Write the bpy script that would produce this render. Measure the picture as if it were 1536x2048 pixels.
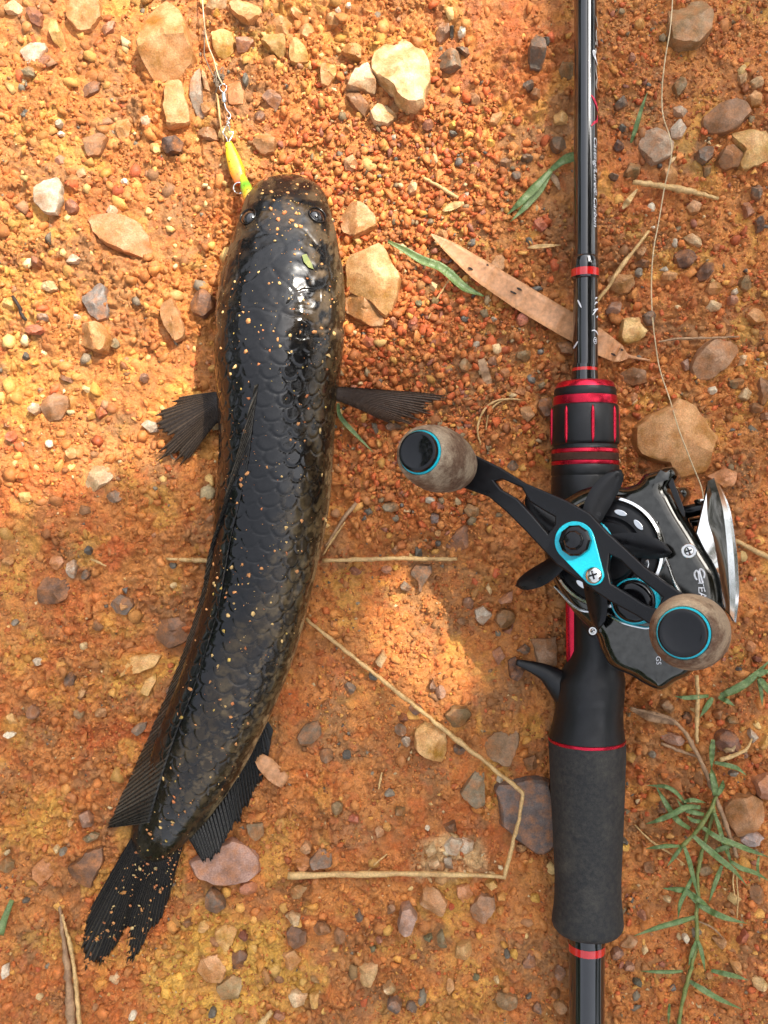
import bpy, bmesh, math, random
import numpy as np
from mathutils import Vector, Matrix
from mathutils.bvhtree import BVHTree

R = math.radians
for o in list(bpy.data.objects):
    bpy.data.objects.remove(o)
sc = bpy.context.scene
COL = sc.collection

# ------------------------------------------------------------------ camera, sky, sun, exposure
H = 0.32                      # the phone is held 32 cm above the soil, looking straight down
F = H / 0.00018               # focal length in photo pixels (the photo is 1536 px wide)
cam_d = bpy.data.cameras.new('camera')
cam_d.sensor_fit = 'HORIZONTAL'
cam_d.sensor_width = 36.0
cam_d.lens = 36.0 * F / 1536.0
cam_d.clip_start = 0.005
cam_d.clip_end = 500
cam = bpy.data.objects.new('camera', cam_d)
COL.objects.link(cam)
cam.location = (0, 0, H)
sc.camera = cam

SUN_EL = R(53)
SUN_H = Vector((0.70, 0.71, 0)).normalized()          # horizontal direction towards the sun
SUN_DIR = (SUN_H * math.cos(SUN_EL) + Vector((0, 0, math.sin(SUN_EL)))).normalized()
world = bpy.data.worlds.new('World')
sc.world = world
world.use_nodes = True
wn = world.node_tree
bg = wn.nodes['Background']
sky = wn.nodes.new('ShaderNodeTexSky')
sky.sky_type = 'NISHITA'
sky.sun_disc = False
sky.sun_elevation = SUN_EL
sky.sun_rotation = math.atan2(SUN_H.x, SUN_H.y)
sky.dust_density = 4.0
sky.air_density = 1.0
hs = wn.nodes.new('ShaderNodeHueSaturation')           # sky colour desaturated to keep the shade warm, as white balance would
hs.inputs['Saturation'].default_value = 0.32
wn.links.new(sky.outputs['Color'], hs.inputs['Color'])
wn.links.new(hs.outputs['Color'], bg.inputs['Color'])
bg.inputs['Strength'].default_value = 0.15

sun_d = bpy.data.lights.new('sun', 'SUN')
sun_d.energy = 2.1
sun_d.angle = R(0.53)
sun_d.color = (1.0, 0.93, 0.80)
sun = bpy.data.objects.new('sun', sun_d)
COL.objects.link(sun)
sun.rotation_euler = SUN_DIR.to_track_quat('Z', 'Y').to_euler()
sun.location = SUN_DIR * 5

sc.view_settings.view_transform = 'Standard'
sc.view_settings.look = 'None'
sc.view_settings.exposure = 1.65
sc.view_settings.gamma = 1.0
sc.view_settings.use_curve_mapping = False
sc.render.resolution_x = 768
sc.render.resolution_y = 1024

rnd = random.Random(7)
rng = np.random.default_rng(11)


# ------------------------------------------------------------------ helpers
def P(px, py, z=0.0):
    s = (H - z) / F
    return Vector(((px - 768) * s, -(py - 1024) * s, z))


def lin(c):
    return tuple(((v / 255) / 12.92 if v / 255 <= 0.04045 else ((v / 255 + 0.055) / 1.055) ** 2.4) for v in c)


def _hash(ix, iy, seed):
    h = (ix.astype(np.int64) * 374761393 + iy.astype(np.int64) * 668265263 + seed * 1442695041) & 0xFFFFFFFF
    h = ((h ^ (h >> 13)) * 1274126177) & 0xFFFFFFFF
    h = (h ^ (h >> 16)) & 0xFFFFFFFF
    return h / 4294967295.0


def vnoise(x, y, seed=0):
    ix = np.floor(x); iy = np.floor(y)
    fx = x - ix; fy = y - iy
    fx = fx * fx * fx * (fx * (fx * 6 - 15) + 10); fy = fy * fy * fy * (fy * (fy * 6 - 15) + 10)
    a = _hash(ix, iy, seed); b = _hash(ix + 1, iy, seed)
    c = _hash(ix, iy + 1, seed); d = _hash(ix + 1, iy + 1, seed)
    return (a * (1 - fx) + b * fx) * (1 - fy) + (c * (1 - fx) + d * fx) * fy


def fbm(x, y, seed=0, oct=4):
    v = 0; amp = 0.5; tot = 0
    for k in range(oct):
        v = v + amp * vnoise(x * 2 ** k + 17.3 * k, y * 2 ** k - 9.1 * k, seed + k)
        tot += amp; amp *= 0.5
    return v / tot


def worley(x, y, seed=0):
    """F1 distance, F2 distance and the id of the nearest cell"""
    ix = np.floor(x); iy = np.floor(y)
    f1 = np.full(np.shape(x), 9.0); f2 = np.full(np.shape(x), 9.0); cid = np.zeros(np.shape(x))
    for dx in (-1, 0, 1):
        for dy in (-1, 0, 1):
            cx = ix + dx; cy = iy + dy
            qx = cx + _hash(cx, cy, seed); qy = cy + _hash(cx, cy, seed + 77)
            d = np.hypot(qx - x, qy - y)
            near = d < f1
            f2 = np.where(near, f1, np.minimum(f2, d))
            cid = np.where(near, _hash(cx, cy, seed + 191), cid)
            f1 = np.where(near, d, f1)
    return f1, f2, cid


def sstep(a, b, x):
    t = np.clip((x - a) / (b - a), 0, 1)
    return t * t * (3 - 2 * t)


def mesh_from(name, verts, faces, smooth=True, sharp=None):
    me = bpy.data.meshes.new(name)
    if isinstance(verts, np.ndarray) and isinstance(faces, np.ndarray):
        nv, nf, k = len(verts), len(faces), faces.shape[1]
        me.vertices.add(nv); me.vertices.foreach_set('co', verts.astype(np.float32).ravel())
        me.loops.add(nf * k); me.loops.foreach_set('vertex_index', faces.astype(np.int32).ravel())
        me.polygons.add(nf); me.polygons.foreach_set('loop_start', np.arange(0, nf * k, k, dtype=np.int32))
        me.update(calc_edges=True)
    else:
        me.from_pydata([tuple(v) for v in verts], [], [tuple(f) for f in faces])
        me.update()
    if smooth:
        me.polygons.foreach_set('use_smooth', np.ones(len(me.polygons), dtype=bool))
        if sharp:
            me.set_sharp_from_angle(angle=R(sharp))
    return me


def link(name, me, mat=None, parent=None):
    o = bpy.data.objects.new(name, me)
    COL.objects.link(o)
    if mat and me is not None:
        if not me.materials:
            me.materials.append(mat)
    if parent is not None:
        o.parent = parent
        o.matrix_parent_inverse = parent.matrix_basis.inverted()
    return o


def mk(name, verts, faces, mat, parent=None, smooth=True, sharp=None):
    return link(name, mesh_from(name, verts, faces, smooth, sharp), mat, parent)


def empty(name, loc, label, cat, group=None):
    e = bpy.data.objects.new(name, None)
    e.empty_display_size = 0.01
    COL.objects.link(e)
    e.location = loc
    tag(e, label, cat, group)
    return e


def tag(o, label=None, cat=None, group=None, kind=None):
    if label: o['label'] = label
    if cat: o['category'] = cat
    if group: o['group'] = group
    if kind: o['kind'] = kind
    return o


def vcol(me, name, arr):
    a = me.color_attributes.new(name, 'FLOAT_COLOR', 'POINT')
    arr = np.asarray(arr, dtype=np.float32)
    if arr.shape[1] == 3:
        arr = np.hstack([arr, np.ones((len(arr), 1), np.float32)])
    a.data.foreach_set('color', arr.ravel())


def crom(pts, n):
    """Catmull-Rom through pts (any dimension), n samples"""
    p = np.array(pts, float)
    p = np.vstack([2 * p[0] - p[1], p, 2 * p[-1] - p[-2]])
    m = len(p) - 3
    t = np.linspace(0, m, n); i = np.minimum(t.astype(int), m - 1); f = (t - i)[:, None]
    a, b, c, d = p[i], p[i + 1], p[i + 2], p[i + 3]
    return 0.5 * (2 * b + (c - a) * f + (2 * a - 5 * b + 4 * c - d) * f ** 2 + (3 * b - 3 * c + d - a) * f ** 3)


def tube(path, rad, seg=8, cap=True):
    """verts, faces of a tube along Nx3 path; rad scalar or array"""
    path = np.asarray(path, float); n = len(path)
    rad = np.broadcast_to(np.asarray(rad, float), (n,))
    tan = np.gradient(path, axis=0); tan /= np.linalg.norm(tan, axis=1)[:, None] + 1e-12
    up = np.array([0.0, 0.0, 1.0])
    if abs(tan[0] @ up) > 0.9: up = np.array([1.0, 0, 0])
    V = []; nrm = np.cross(tan[0], up); nrm /= np.linalg.norm(nrm)
    for k in range(n):
        nrm = nrm - tan[k] * (nrm @ tan[k]); nrm /= np.linalg.norm(nrm)
        b = np.cross(tan[k], nrm)
        for j in range(seg):
            a = 2 * math.pi * j / seg
            V.append(path[k] + rad[k] * (math.cos(a) * nrm + math.sin(a) * b))
    Fc = []
    for k in range(n - 1):
        for j in range(seg):
            j2 = (j + 1) % seg
            Fc.append((k * seg + j, k * seg + j2, (k + 1) * seg + j2, (k + 1) * seg + j))
    if cap:
        Fc.append(tuple(range(seg - 1, -1, -1)))
        Fc.append(tuple((n - 1) * seg + j for j in range(seg)))
    return V, Fc


def join(*parts):
    V = []; Fc = []
    for v, f in parts:
        o = len(V); V += [tuple(q) for q in v]; Fc += [tuple(i + o for i in ff) for ff in f]
    return V, Fc


# ------------------------------------------------------------------ materials
class NT:
    def __init__(self, name):
        self.m = bpy.data.materials.new(name); self.m.use_nodes = True
        self.t = self.m.node_tree; self.b = self.t.nodes['Principled BSDF']

    def n(self, typ, **kw):
        nd = self.t.nodes.new(typ)
        for k, v in kw.items():
            if k.startswith('i_'):
                key = k[2:]
                nd.inputs[int(key) if key.isdigit() else key.replace('_', ' ')].default_value = v
            else:
                setattr(nd, k, v)
        return nd

    def l(self, a, b):
        self.t.links.new(a, b)

    def noise(self, scale, vec=None, detail=4, rough=0.55):
        nd = self.n('ShaderNodeTexNoise', i_Scale=scale, i_Detail=detail, i_Roughness=rough)
        if vec is not None: self.l(vec, nd.inputs['Vector'])
        return nd

    def ramp(self, fac, stops):
        r = self.n('ShaderNodeValToRGB'); e = r.color_ramp.elements
        while len(e) < len(stops): e.new(0.5)
        for el, (p, c) in zip(e, stops):
            el.position = p; el.color = (*c, 1) if len(c) == 3 else c
        self.l(fac, r.inputs['Fac']); return r

    def mix(self, fac, a, b, mode='MIX'):
        m = self.n('ShaderNodeMix', data_type='RGBA', blend_type=mode)
        for sock, v in ((m.inputs[0], fac), (m.inputs[6], a), (m.inputs[7], b)):
            if hasattr(v, 'is_output'): self.l(v, sock)
            elif isinstance(v, (int, float)): sock.default_value = v
            else: sock.default_value = (*v, 1)
        return m.outputs[2]

    def bump(self, height, strength=0.3, dist=0.001):
        b = self.n('ShaderNodeBump', i_Strength=strength, i_Distance=dist)
        self.l(height, b.inputs['Height']); self.l(b.outputs['Normal'], self.b.inputs['Normal'])
        return b

    def set(self, **kw):
        for k, v in kw.items():
            s = self.b.inputs[k.replace('_', ' ')]
            if hasattr(v, 'is_output'): self.l(v, s)
            elif isinstance(v, tuple) and len(v) == 3 and s.type == 'RGBA': s.default_value = (*v, 1)
            else: s.default_value = v
        return self


def plain(name, col, rough=0.5, metal=0.0, coat=0.0, nscale=900, nvar=0.25, bump=0.12, bdist=0.0002, spec=0.5, rvar=0.12):
    """base colour with grain, wear in the gloss and a fine relief"""
    t = NT(name)
    tc = t.n('ShaderNodeTexCoord')
    no = t.noise(nscale, tc.outputs['Object'])
    big = t.noise(nscale * 0.12, tc.outputs['Object'])
    dark = tuple(c * (1 - nvar) for c in col); lite = tuple(min(1, c * (1 + nvar)) for c in col)
    c1 = t.ramp(no.outputs['Fac'], [(0.3, dark), (0.7, lite)])
    r = t.n('ShaderNodeMapRange'); t.l(big.outputs['Fac'], r.inputs['Value'])
    r.inputs['From Min'].default_value = 0.3; r.inputs['From Max'].default_value = 0.7
    r.inputs['To Min'].default_value = max(0.02, rough - rvar); r.inputs['To Max'].default_value = min(1, rough + rvar)
    t.set(Base_Color=c1.outputs['Color'], Roughness=r.outputs['Result'], Metallic=metal, Coat_Weight=coat, Coat_Roughness=0.08)
    t.b.inputs['Specular IOR Level'].default_value = spec
    if bump: t.bump(no.outputs['Fac'], bump, bdist)
    return t.m


def stone_mat():
    t = NT('stone')
    oi = t.n('ShaderNodeObjectInfo'); tc = t.n('ShaderNodeTexCoord')
    add = t.n('ShaderNodeVectorMath', operation='ADD')
    sc_ = t.n('ShaderNodeVectorMath', operation='SCALE'); sc_.inputs['Scale'].default_value = 7.0
    cmb = t.n('ShaderNodeCombineXYZ')
    for k in range(3): t.l(oi.outputs['Random'], cmb.inputs[k])
    t.l(cmb.outputs[0], sc_.inputs[0]); t.l(tc.outputs['Object'], add.inputs[0]); t.l(sc_.outputs[0], add.inputs[1])
    v = add.outputs[0]
    n1 = t.noise(140, v, 6, 0.65); n2 = t.noise(420, v, 5, 0.6); n3 = t.noise(1800, v, 3)
    hsv_d = t.n('ShaderNodeHueSaturation', i_Value=0.55, i_Saturation=1.1); t.l(oi.outputs['Color'], hsv_d.inputs['Color'])
    hsv_l = t.n('ShaderNodeHueSaturation', i_Value=1.3, i_Saturation=0.85); t.l(oi.outputs['Color'], hsv_l.inputs['Color'])
    f1 = t.ramp(n1.outputs['Fac'], [(0.35, (0, 0, 0)), (0.65, (1, 1, 1))])
    base = t.mix(f1.outputs['Color'], hsv_d.outputs['Color'], hsv_l.outputs['Color'])
    n4 = t.noise(230, v, 8, 0.72)
    f2 = t.ramp(n4.outputs['Fac'], [(0.44, (0.10, 0.10, 0.10)), (0.66, (0.68, 0.68, 0.68))])
    base = t.mix(f2.outputs['Color'], base, (0.46, 0.165, 0.042))           # clinging soil
    f3 = t.ramp(n3.outputs['Fac'], [(0.3, (0.72, 0.72, 0.72)), (0.7, (1.2, 1.2, 1.2))])
    base = t.mix(1.0, base, f3.outputs['Color'], 'MULTIPLY')
    rr = t.ramp(n2.outputs['Fac'], [(0.3, (0.42,) * 3), (0.7, (0.8,) * 3)])
    t.set(Base_Color=base, Roughness=rr.outputs['Color'])
    h = t.mix(0.5, n2.outputs['Color'], n3.outputs['Color'])
    t.bump(h, 0.5, 0.0008)
    return t.m


def attr_mat(name, attr='Col', rough=(0.6, 0.95), scale=1500, var=0.3, bump=0.4, bdist=0.0004, coat=0.0, spec=0.5, rattr=None):
    t = NT(name)
    a = t.n('ShaderNodeVertexColor', layer_name=attr); tc = t.n('ShaderNodeTexCoord')
    n1 = t.noise(scale, tc.outputs['Object'], 4, 0.6); n2 = t.noise(scale * 0.2, tc.outputs['Object'], 4)
    f = t.ramp(n1.outputs['Fac'], [(0.3, (1 - var,) * 3), (0.7, (1 + var,) * 3)])
    c = t.mix(1.0, a.outputs['Color'], f.outputs['Color'], 'MULTIPLY')
    rr = t.ramp(n2.outputs['Fac'], [(0.35, (rough[0],) * 3), (0.65, (rough[1],) * 3)])
    t.set(Base_Color=c, Roughness=rr.outputs['Color'], Coat_Weight=coat, Coat_Roughness=0.12)
    if rattr:
        ra = t.n('ShaderNodeVertexColor', layer_name=rattr)
        t.set(Roughness=t.mix(1.0, rr.outputs['Color'], ra.outputs['Color'], 'MULTIPLY'))
    t.b.inputs['Specular IOR Level'].default_value = spec
    if bump: t.bump(n1.outputs['Fac'], bump, bdist)
    return t.m


M = {}
M['soil'] = attr_mat('soil', rough=(0.5, 0.9), scale=1300, var=0.30, bump=0.8, bdist=0.0008)
M['crumb'] = attr_mat('soil_crumb', rough=(0.55, 0.9), scale=1600, var=0.25, bump=0.4, bdist=0.0004)
M['stone'] = stone_mat()
M['fish'] = attr_mat('fish_skin', rough=(0.07, 0.13), scale=1100, var=0.35, bump=0.10, bdist=0.0002, spec=0.45, rattr='Gloss')
M['fin'] = attr_mat('fin_membrane', rough=(0.18, 0.42), scale=2200, var=0.5, bump=0.3, bdist=0.0003, spec=0.35)
M['eye'] = plain('eye_gel', (0.012, 0.011, 0.012), 0.06, coat=1.0, bump=0, rvar=0.02)
M['iris'] = plain('eye_rim', (0.06, 0.045, 0.03), 0.25, bump=0.1)
M['mouth'] = plain('mouth_flesh', (0.35, 0.03, 0.02), 0.3)
M['blank'] = plain('rod_lacquer', (0.007, 0.007, 0.008), 0.07, coat=1.0, bump=0, nscale=500, rvar=0.03)
M['red_band'] = plain('red_lacquer', (0.55, 0.012, 0.012), 0.1, coat=1.0, bump=0, nscale=400, rvar=0.03, nvar=0.1)
M['red_alu'] = plain('red_anodised', (0.62, 0.02, 0.05), 0.28, metal=0.85, bump=0.03, nscale=1500, nvar=0.1)
M['black_matt'] = plain('black_matt_plastic', (0.007, 0.0072, 0.008), 0.42, spec=0.4, nscale=2500, bump=0.08, bdist=0.0001)
M['thread'] = plain('brown_thread', (0.10, 0.045, 0.03), 0.5)
M['black_gloss'] = plain('black_gloss', (0.004, 0.004, 0.005), 0.12, spec=0.4, bump=0, nscale=700, rvar=0.06)
M['black_anod'] = plain('black_anodised', (0.005, 0.005, 0.006), 0.36, metal=0.0, spec=0.3, nscale=2600, bump=0.04, bdist=0.00008)
M['gunmetal'] = plain('gunmetal', (0.075, 0.072, 0.064), 0.14, metal=0.95, coat=0.3, nscale=500, bump=0.0, nvar=0.2, rvar=0.07)
M['silver'] = plain('polished_silver', (0.62, 0.63, 0.63), 0.16, metal=1.0, nscale=700, bump=0.0, nvar=0.08, rvar=0.07)
M['chrome'] = plain('chrome', (0.72, 0.70, 0.66), 0.14, metal=1.0, nscale=900, bump=0.0, nvar=0.08)
M['turquoise'] = plain('turquoise_anodised', (0.0, 0.44, 0.56), 0.3, metal=0.1, coat=0.3, nscale=1800, bump=0.0, nvar=0.08)
M['white'] = plain('white_print', (0.7, 0.7, 0.72), 0.4, bump=0, nvar=0.15)
M['grey_print'] = plain('grey_print', (0.38, 0.36, 0.33), 0.4, bump=0)
M['red_print'] = plain('red_print', (0.6, 0.02, 0.06), 0.4, bump=0)
M['line'] = plain('nylon_line', (0.55, 0.42, 0.24), 0.35, spec=0.6)
M['leader'] = plain('braid_leader', (0.16, 0.11, 0.07), 0.6)


def eva_mat(name, col, dust, lo, hi, rough=0.85):
    t = NT(name); tc = t.n('ShaderNodeTexCoord')
    n1 = t.noise(70, tc.outputs['Object'], 5, 0.7); n2 = t.noise(2600, tc.outputs['Object'], 3); n3 = t.noise(700, tc.outputs['Object'], 4)
    f = t.ramp(n1.outputs['Fac'], [(lo, (0, 0, 0)), (hi, (1, 1, 1))])
    g = t.ramp(n3.outputs['Fac'], [(0.35, (0, 0, 0)), (0.75, (1, 1, 1))])
    fac = t.mix(0.35, f.outputs['Color'], g.outputs['Color'])
    c = t.mix(fac, col, dust)
    s = t.ramp(n2.outputs['Fac'], [(0.3, (0.75,) * 3), (0.7, (1.25,) * 3)])
    c = t.mix(1.0, c, s.outputs['Color'], 'MULTIPLY')
    t.set(Base_Color=c, Roughness=rough); t.bump(n2.outputs['Fac'], 0.35, 0.0003)
    return t.m


M['grip'] = eva_mat('grip_foam', (0.011, 0.0112, 0.012), (0.075, 0.066, 0.05), 0.50, 0.80, 0.75)
M['knob'] = eva_mat('knob_foam', (0.085, 0.038, 0.018), (0.33, 0.26, 0.175), 0.44, 0.56, 0.8)


def leaf_mat(name, base, tip, rough=0.5, trans=0.3, scale=300):
    t = NT(name); tc = t.n('ShaderNodeTexCoord'); oi = t.n('ShaderNodeObjectInfo')
    n1 = t.noise(scale, tc.outputs['Object'], 5, 0.6); n2 = t.noise(scale * 6, tc.outputs['Object'], 3)
    f = t.ramp(n1.outputs['Fac'], [(0.35, base), (0.68, tip)])
    g = t.ramp(n2.outputs['Fac'], [(0.3, (0.75,) * 3), (0.7, (1.2,) * 3)])
    c = t.mix(1.0, f.outputs['Color'], g.outputs['Color'], 'MULTIPLY')
    t.set(Base_Color=c, Roughness=rough)
    tr = t.n('ShaderNodeBsdfTranslucent'); t.l(c, tr.inputs['Color'])
    ms = t.n('ShaderNodeMixShader'); ms.inputs['Fac'].default_value = trans
    out = t.t.nodes['Material Output']
    t.l(t.b.outputs[0], ms.inputs[1]); t.l(tr.outputs[0], ms.inputs[2]); t.l(ms.outputs[0], out.inputs['Surface'])
    t.bump(n2.outputs['Fac'], 0.3, 0.0003)
    return t.m


M['grass'] = leaf_mat('grass_blade', (0.12, 0.20, 0.058), (0.24, 0.31, 0.12), 0.38, 0.2)
M['grass_stem'] = leaf_mat('grass_stem', (0.16, 0.21, 0.05), (0.30, 0.30, 0.09), 0.45, 0.2)
M['straw'] = leaf_mat('straw', (0.50, 0.29, 0.11), (0.70, 0.46, 0.19), 0.5, 0.1, 220)
M['straw_grey'] = leaf_mat('grey_straw', (0.28, 0.155, 0.08), (0.45, 0.27, 0.14), 0.6, 0.1, 220)
M['bamboo'] = leaf_mat('dead_bamboo_leaf', (0.52, 0.245, 0.105), (0.62, 0.31, 0.145), 0.5, 0.1, 120)
M['spot'] = plain('leaf_spot', (0.03, 0.018, 0.012), 0.7)
M['tree_leaf'] = leaf_mat('tree_leaf', (0.035, 0.075, 0.02), (0.07, 0.12, 0.03), 0.45, 0.12, 8)
M['bark'] = plain('bark', (0.10, 0.07, 0.05), 0.9, nscale=60, bump=0.6, bdist=0.01)

# ------------------------------------------------------------------ ground


def to_px(x, y):
    s = H / F
    return x / s + 768, 1024 - y / s


def gravel_mask(px, py):
    """1 in the loose gravel between fish and rod, 0 on the packed clay"""
    n = fbm(px / 90, py / 90, 41, 3) - 0.5
    m = np.exp(-(((px - 850) / 230) ** 2 + ((py - 760) / 330) ** 2) ** 1.5)
    m2 = 0.75 * sstep(1180, 1260, px) * (1 - sstep(1950, 2100, py)) + 0 * py
    m3 = 0.8 * np.exp(-(((px - 800) / 280) ** 2 + ((py - 380) / 260) ** 2) ** 1.5)
    m4 = 0.0 * np.exp(-(((px - 560) / 300) ** 2 + ((py - 1960) / 150) ** 2) ** 1.5)
    return np.clip(np.maximum.reduce([m, m2, m3, m4]) + n * 0.5, 0, 1)


def gh(x, y):
    """height of the soil in metres"""
    x = np.asarray(x, float); y = np.asarray(y, float)
    px, py = to_px(x, y)
    near = np.exp(-((x / 0.5) ** 2 + (y / 0.5) ** 2))
    X = x * 1000; Y = y * 1000
    h = 2.4 * (fbm(X / 55, Y / 55, 3, 3) - 0.5)
    gm = gravel_mask(px, py)
    wx = X + 2.4 * (fbm(X / 5, Y / 5, 61, 3) - 0.5); wy = Y + 2.4 * (fbm(X / 5, Y / 5, 62, 3) - 0.5)
    f1, f2, cid = worley(wx / 7.5, wy / 7.5, 5)
    clod = sstep(0.40, 0.60, fbm(X / 26, Y / 26, 15, 3))                  # rough, crumbled ground against smeared smooth clay
    e7 = sstep(0.0, 0.16, f2 - f1)
    h = h + (0.3 + 1.1 * cid) * e7 * (0.35 + 0.65 * clod) * (1 - 0.6 * gm)
    g1, g2, gid = worley(wx / 2.9, wy / 2.9, 9)
    h = h + (0.25 + 0.75 * clod) * (0.15 + 1.0 * gid) * sstep(0.0, 0.35, g2 - g1) * 1.15
    k1, k2, kid = worley(wx / 1.35, wy / 1.35, 19)
    h = h + (0.35 + 0.65 * clod) * (0.05 + 0.95 * kid) * sstep(0.0, 0.5, k2 - k1) * 0.95
    h = h + 1.1 * (fbm(X / 9, Y / 9, 23, 4) - 0.5) + 1.25 * (fbm(X / 2.0, Y / 2.0, 29, 3) - 0.5) - 0.9 * np.exp(-((fbm(X / 6, Y / 6, 37, 3) - 0.5) / 0.018) ** 2) * sstep(0.45, 0.6, fbm(X / 30, Y / 30, 33, 2))
    bil = lambda sc_, sd: np.abs(fbm(wx / sc_, wy / sc_, sd, 2) - 0.5) * 2
    h = h + (0.45 + 0.55 * clod) * (3.0 * bil(7.0, 701) + 2.3 * bil(3.4, 711) + 1.7 * bil(1.7, 721)) * (1 - 0.35 * gm) - 1.75
    far = np.hypot(x, y)
    big = 40 * sstep(0.6, 3, far) * (fbm(x / 1.5, y / 1.5, 51, 3) - 0.5)
    return (h * near + big) / 1000.0


def axis(half, step, reach):
    a = list(np.arange(0, half, step)); s = step; v = a[-1]
    while v < reach:
        s *= 1.075 if s < 0.005 else 1.3; v += s; a.append(v)
    a = np.array(a)
    return np.concatenate([-a[:0:-1], a])


SOIL = {k: np.array(v) for k, v in dict(
    clay=(0.455, 0.165, 0.046), red=(0.40, 0.088, 0.022), brown=(0.30, 0.118, 0.040), tan=(0.50, 0.205, 0.066),
    cream=(0.60, 0.40, 0.24), ochre=(0.56, 0.31, 0.070), grey=(0.25, 0.130, 0.066), pink=(0.52, 0.22, 0.105)).items()}


def soil_color(x, y):
    px, py = to_px(x, y)
    X = x * 1000; Y = y * 1000
    a = fbm(X / 38, Y / 38, 101, 4); b = fbm(X / 14, Y / 14, 131, 4); c = fbm(X / 5, Y / 5, 151, 3); d = fbm(X / 70, Y / 70, 171, 3)
    mix = lambda A, B, f: A * (1 - f[..., None]) + B * f[..., None]
    col = np.broadcast_to(SOIL['clay'], x.shape + (3,)).copy()
    col = mix(col, SOIL['red'], 0.55 * sstep(0.52, 0.68, a))
    col = mix(col, SOIL['brown'], 0.8 * sstep(0.50, 0.64, b))
    col = mix(col, SOIL['tan'], 0.6 * sstep(0.54, 0.68, fbm(X / 20, Y / 20, 191, 4)))
    col = mix(col, SOIL['grey'], 0.65 * sstep(0.54, 0.68, fbm(X / 16, Y / 16, 211, 4)))
    col = mix(col, SOIL['ochre'], 0.5 * sstep(0.58, 0.7, fbm(X / 13, Y / 13, 231, 4)))
    jit = 90 * (fbm(X / 12, Y / 12, 251, 3) - 0.5)

    def blob(cx, cy, rx, ry, name, amt):
        nonlocal col
        r = np.hypot((px + jit - cx) / rx, (py - jit - cy) / ry)
        col = mix(col, SOIL[name], amt * (1 - sstep(0.6, 1.15, r)))
    blob(440, 1960, 170, 130, 'ochre', 0.95)
    blob(290, 1330, 90, 50, 'ochre', 0.7)
    blob(470, 1860, 110, 70, 'ochre', 0.85)
    blob(60, 1620, 60, 60, 'ochre', 0.6)
    blob(190, 940, 60, 50, 'pink', 0.8)
    blob(230, 1100, 40, 30, 'red', 0.8)
    blob(230, 1470, 90, 40, 'red', 0.85)
    blob(380, 1440, 90, 60, 'red', 0.6)
    blob(1340, 130, 120, 90, 'clay', 0.6)
    blob(1000, 100, 160, 130, 'red', 0.45)
    blob(660, 1330, 50, 40, 'red', 0.5)
    blob(900, 1715, 85, 60, 'cream', 0.85)
    blob(520, 1960, 110, 110, 'ochre', 0.9)
    blob(390, 1990, 110, 80, 'ochre', 0.9)
    blob(900, 1800, 50, 50, 'ochre', 0.6)
    col = col * (0.80 + 0.45 * c)[..., None]
    wx = X + 2.4 * (fbm(X / 5, Y / 5, 61, 3) - 0.5); wy = Y + 2.4 * (fbm(X / 5, Y / 5, 62, 3) - 0.5)
    g1, g2, gid = worley(wx / 2.9, wy / 2.9, 9)
    f1, f2, fid = worley(wx / 7.5, wy / 7.5, 5)
    k1, k2, kid = worley(wx / 1.35, wy / 1.35, 19)
    col = col * (0.84 + 0.14 * gid + 0.10 * fid + 0.14 * kid)[..., None]
    col = mix(col, SOIL['tan'], 0.45 * (fid > 0.80)); col = mix(col, SOIL['red'], 0.4 * (gid > 0.86)); col = mix(col, SOIL['brown'], 0.45 * ((fid > 0.1) & (fid < 0.2)))
    col = mix(col, SOIL['tan'], 0.5 * (kid > 0.9))
    return col * np.array((1.02, 0.98, 0.74))


gx = axis(0.158, 0.00048, 60); gy = axis(0.206, 0.00048, 60)
GX, GY = np.meshgrid(gx, gy)
GZ = gh(GX, GY)
gv = np.stack([GX.ravel(), GY.ravel(), GZ.ravel()], 1)
nx, ny = len(gx), len(gy)
ii = (np.arange(ny - 1)[:, None] * nx + np.arange(nx - 1)[None, :]).ravel()
gf = np.stack([ii, ii + 1, ii + nx + 1, ii + nx], 1)
gme = mesh_from('ground', gv, gf)
vcol(gme, 'Col', soil_color(GX, GY).reshape(-1, 3))
ground = link('ground', gme, M['soil'])
tag(ground, 'orange clay soil strewn with crumbs and pebbles', 'ground', kind='structure')


def gz(x, y):
    return float(gh(np.array([x]), np.array([y]))[0])


def PG(px, py, lift=0.0):
    """the point on the soil under a photo pixel"""
    p = P(px, py, 0.0)
    z = gz(p.x, p.y)
    p = P(px, py, z + lift)
    return p

# ------------------------------------------------------------------ loose crumbs (too many to count): one stuff object


def ico():
    bm = bmesh.new(); bmesh.ops.create_icosphere(bm, subdivisions=1, radius=1.0)
    v = np.array([q.co[:] for q in bm.verts]); f = np.array([[q.index for q in p.verts] for p in bm.faces]); bm.free()
    return v, f


ICO_V0, ICO_F0 = ico()
OCC = []            # (x, y, r) of the stones, so that crumbs and pebbles keep off them
CR_PAL = [((0.46, 0.150, 0.042), 32), ((0.44, 0.100, 0.030), 24), ((0.34, 0.12, 0.042), 14), ((0.52, 0.21, 0.068), 14),
          ((0.50, 0.26, 0.07), 6), ((0.13, 0.12, 0.12), 1.2), ((0.22, 0.16, 0.10), 2.5), ((0.58, 0.42, 0.26), 1.8), ((0.28, 0.11, 0.075), 3)]


OCT_V = np.array([(1, 0, 0), (-1, 0, 0), (0, 1, 0), (0, -1, 0), (0, 0, 1), (0, 0, -1)], float) * 1.15
OCT_F = np.array([(0, 2, 4), (2, 1, 4), (1, 3, 4), (3, 0, 4), (2, 0, 5), (1, 2, 5), (3, 1, 5), (0, 3, 5)])


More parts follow.
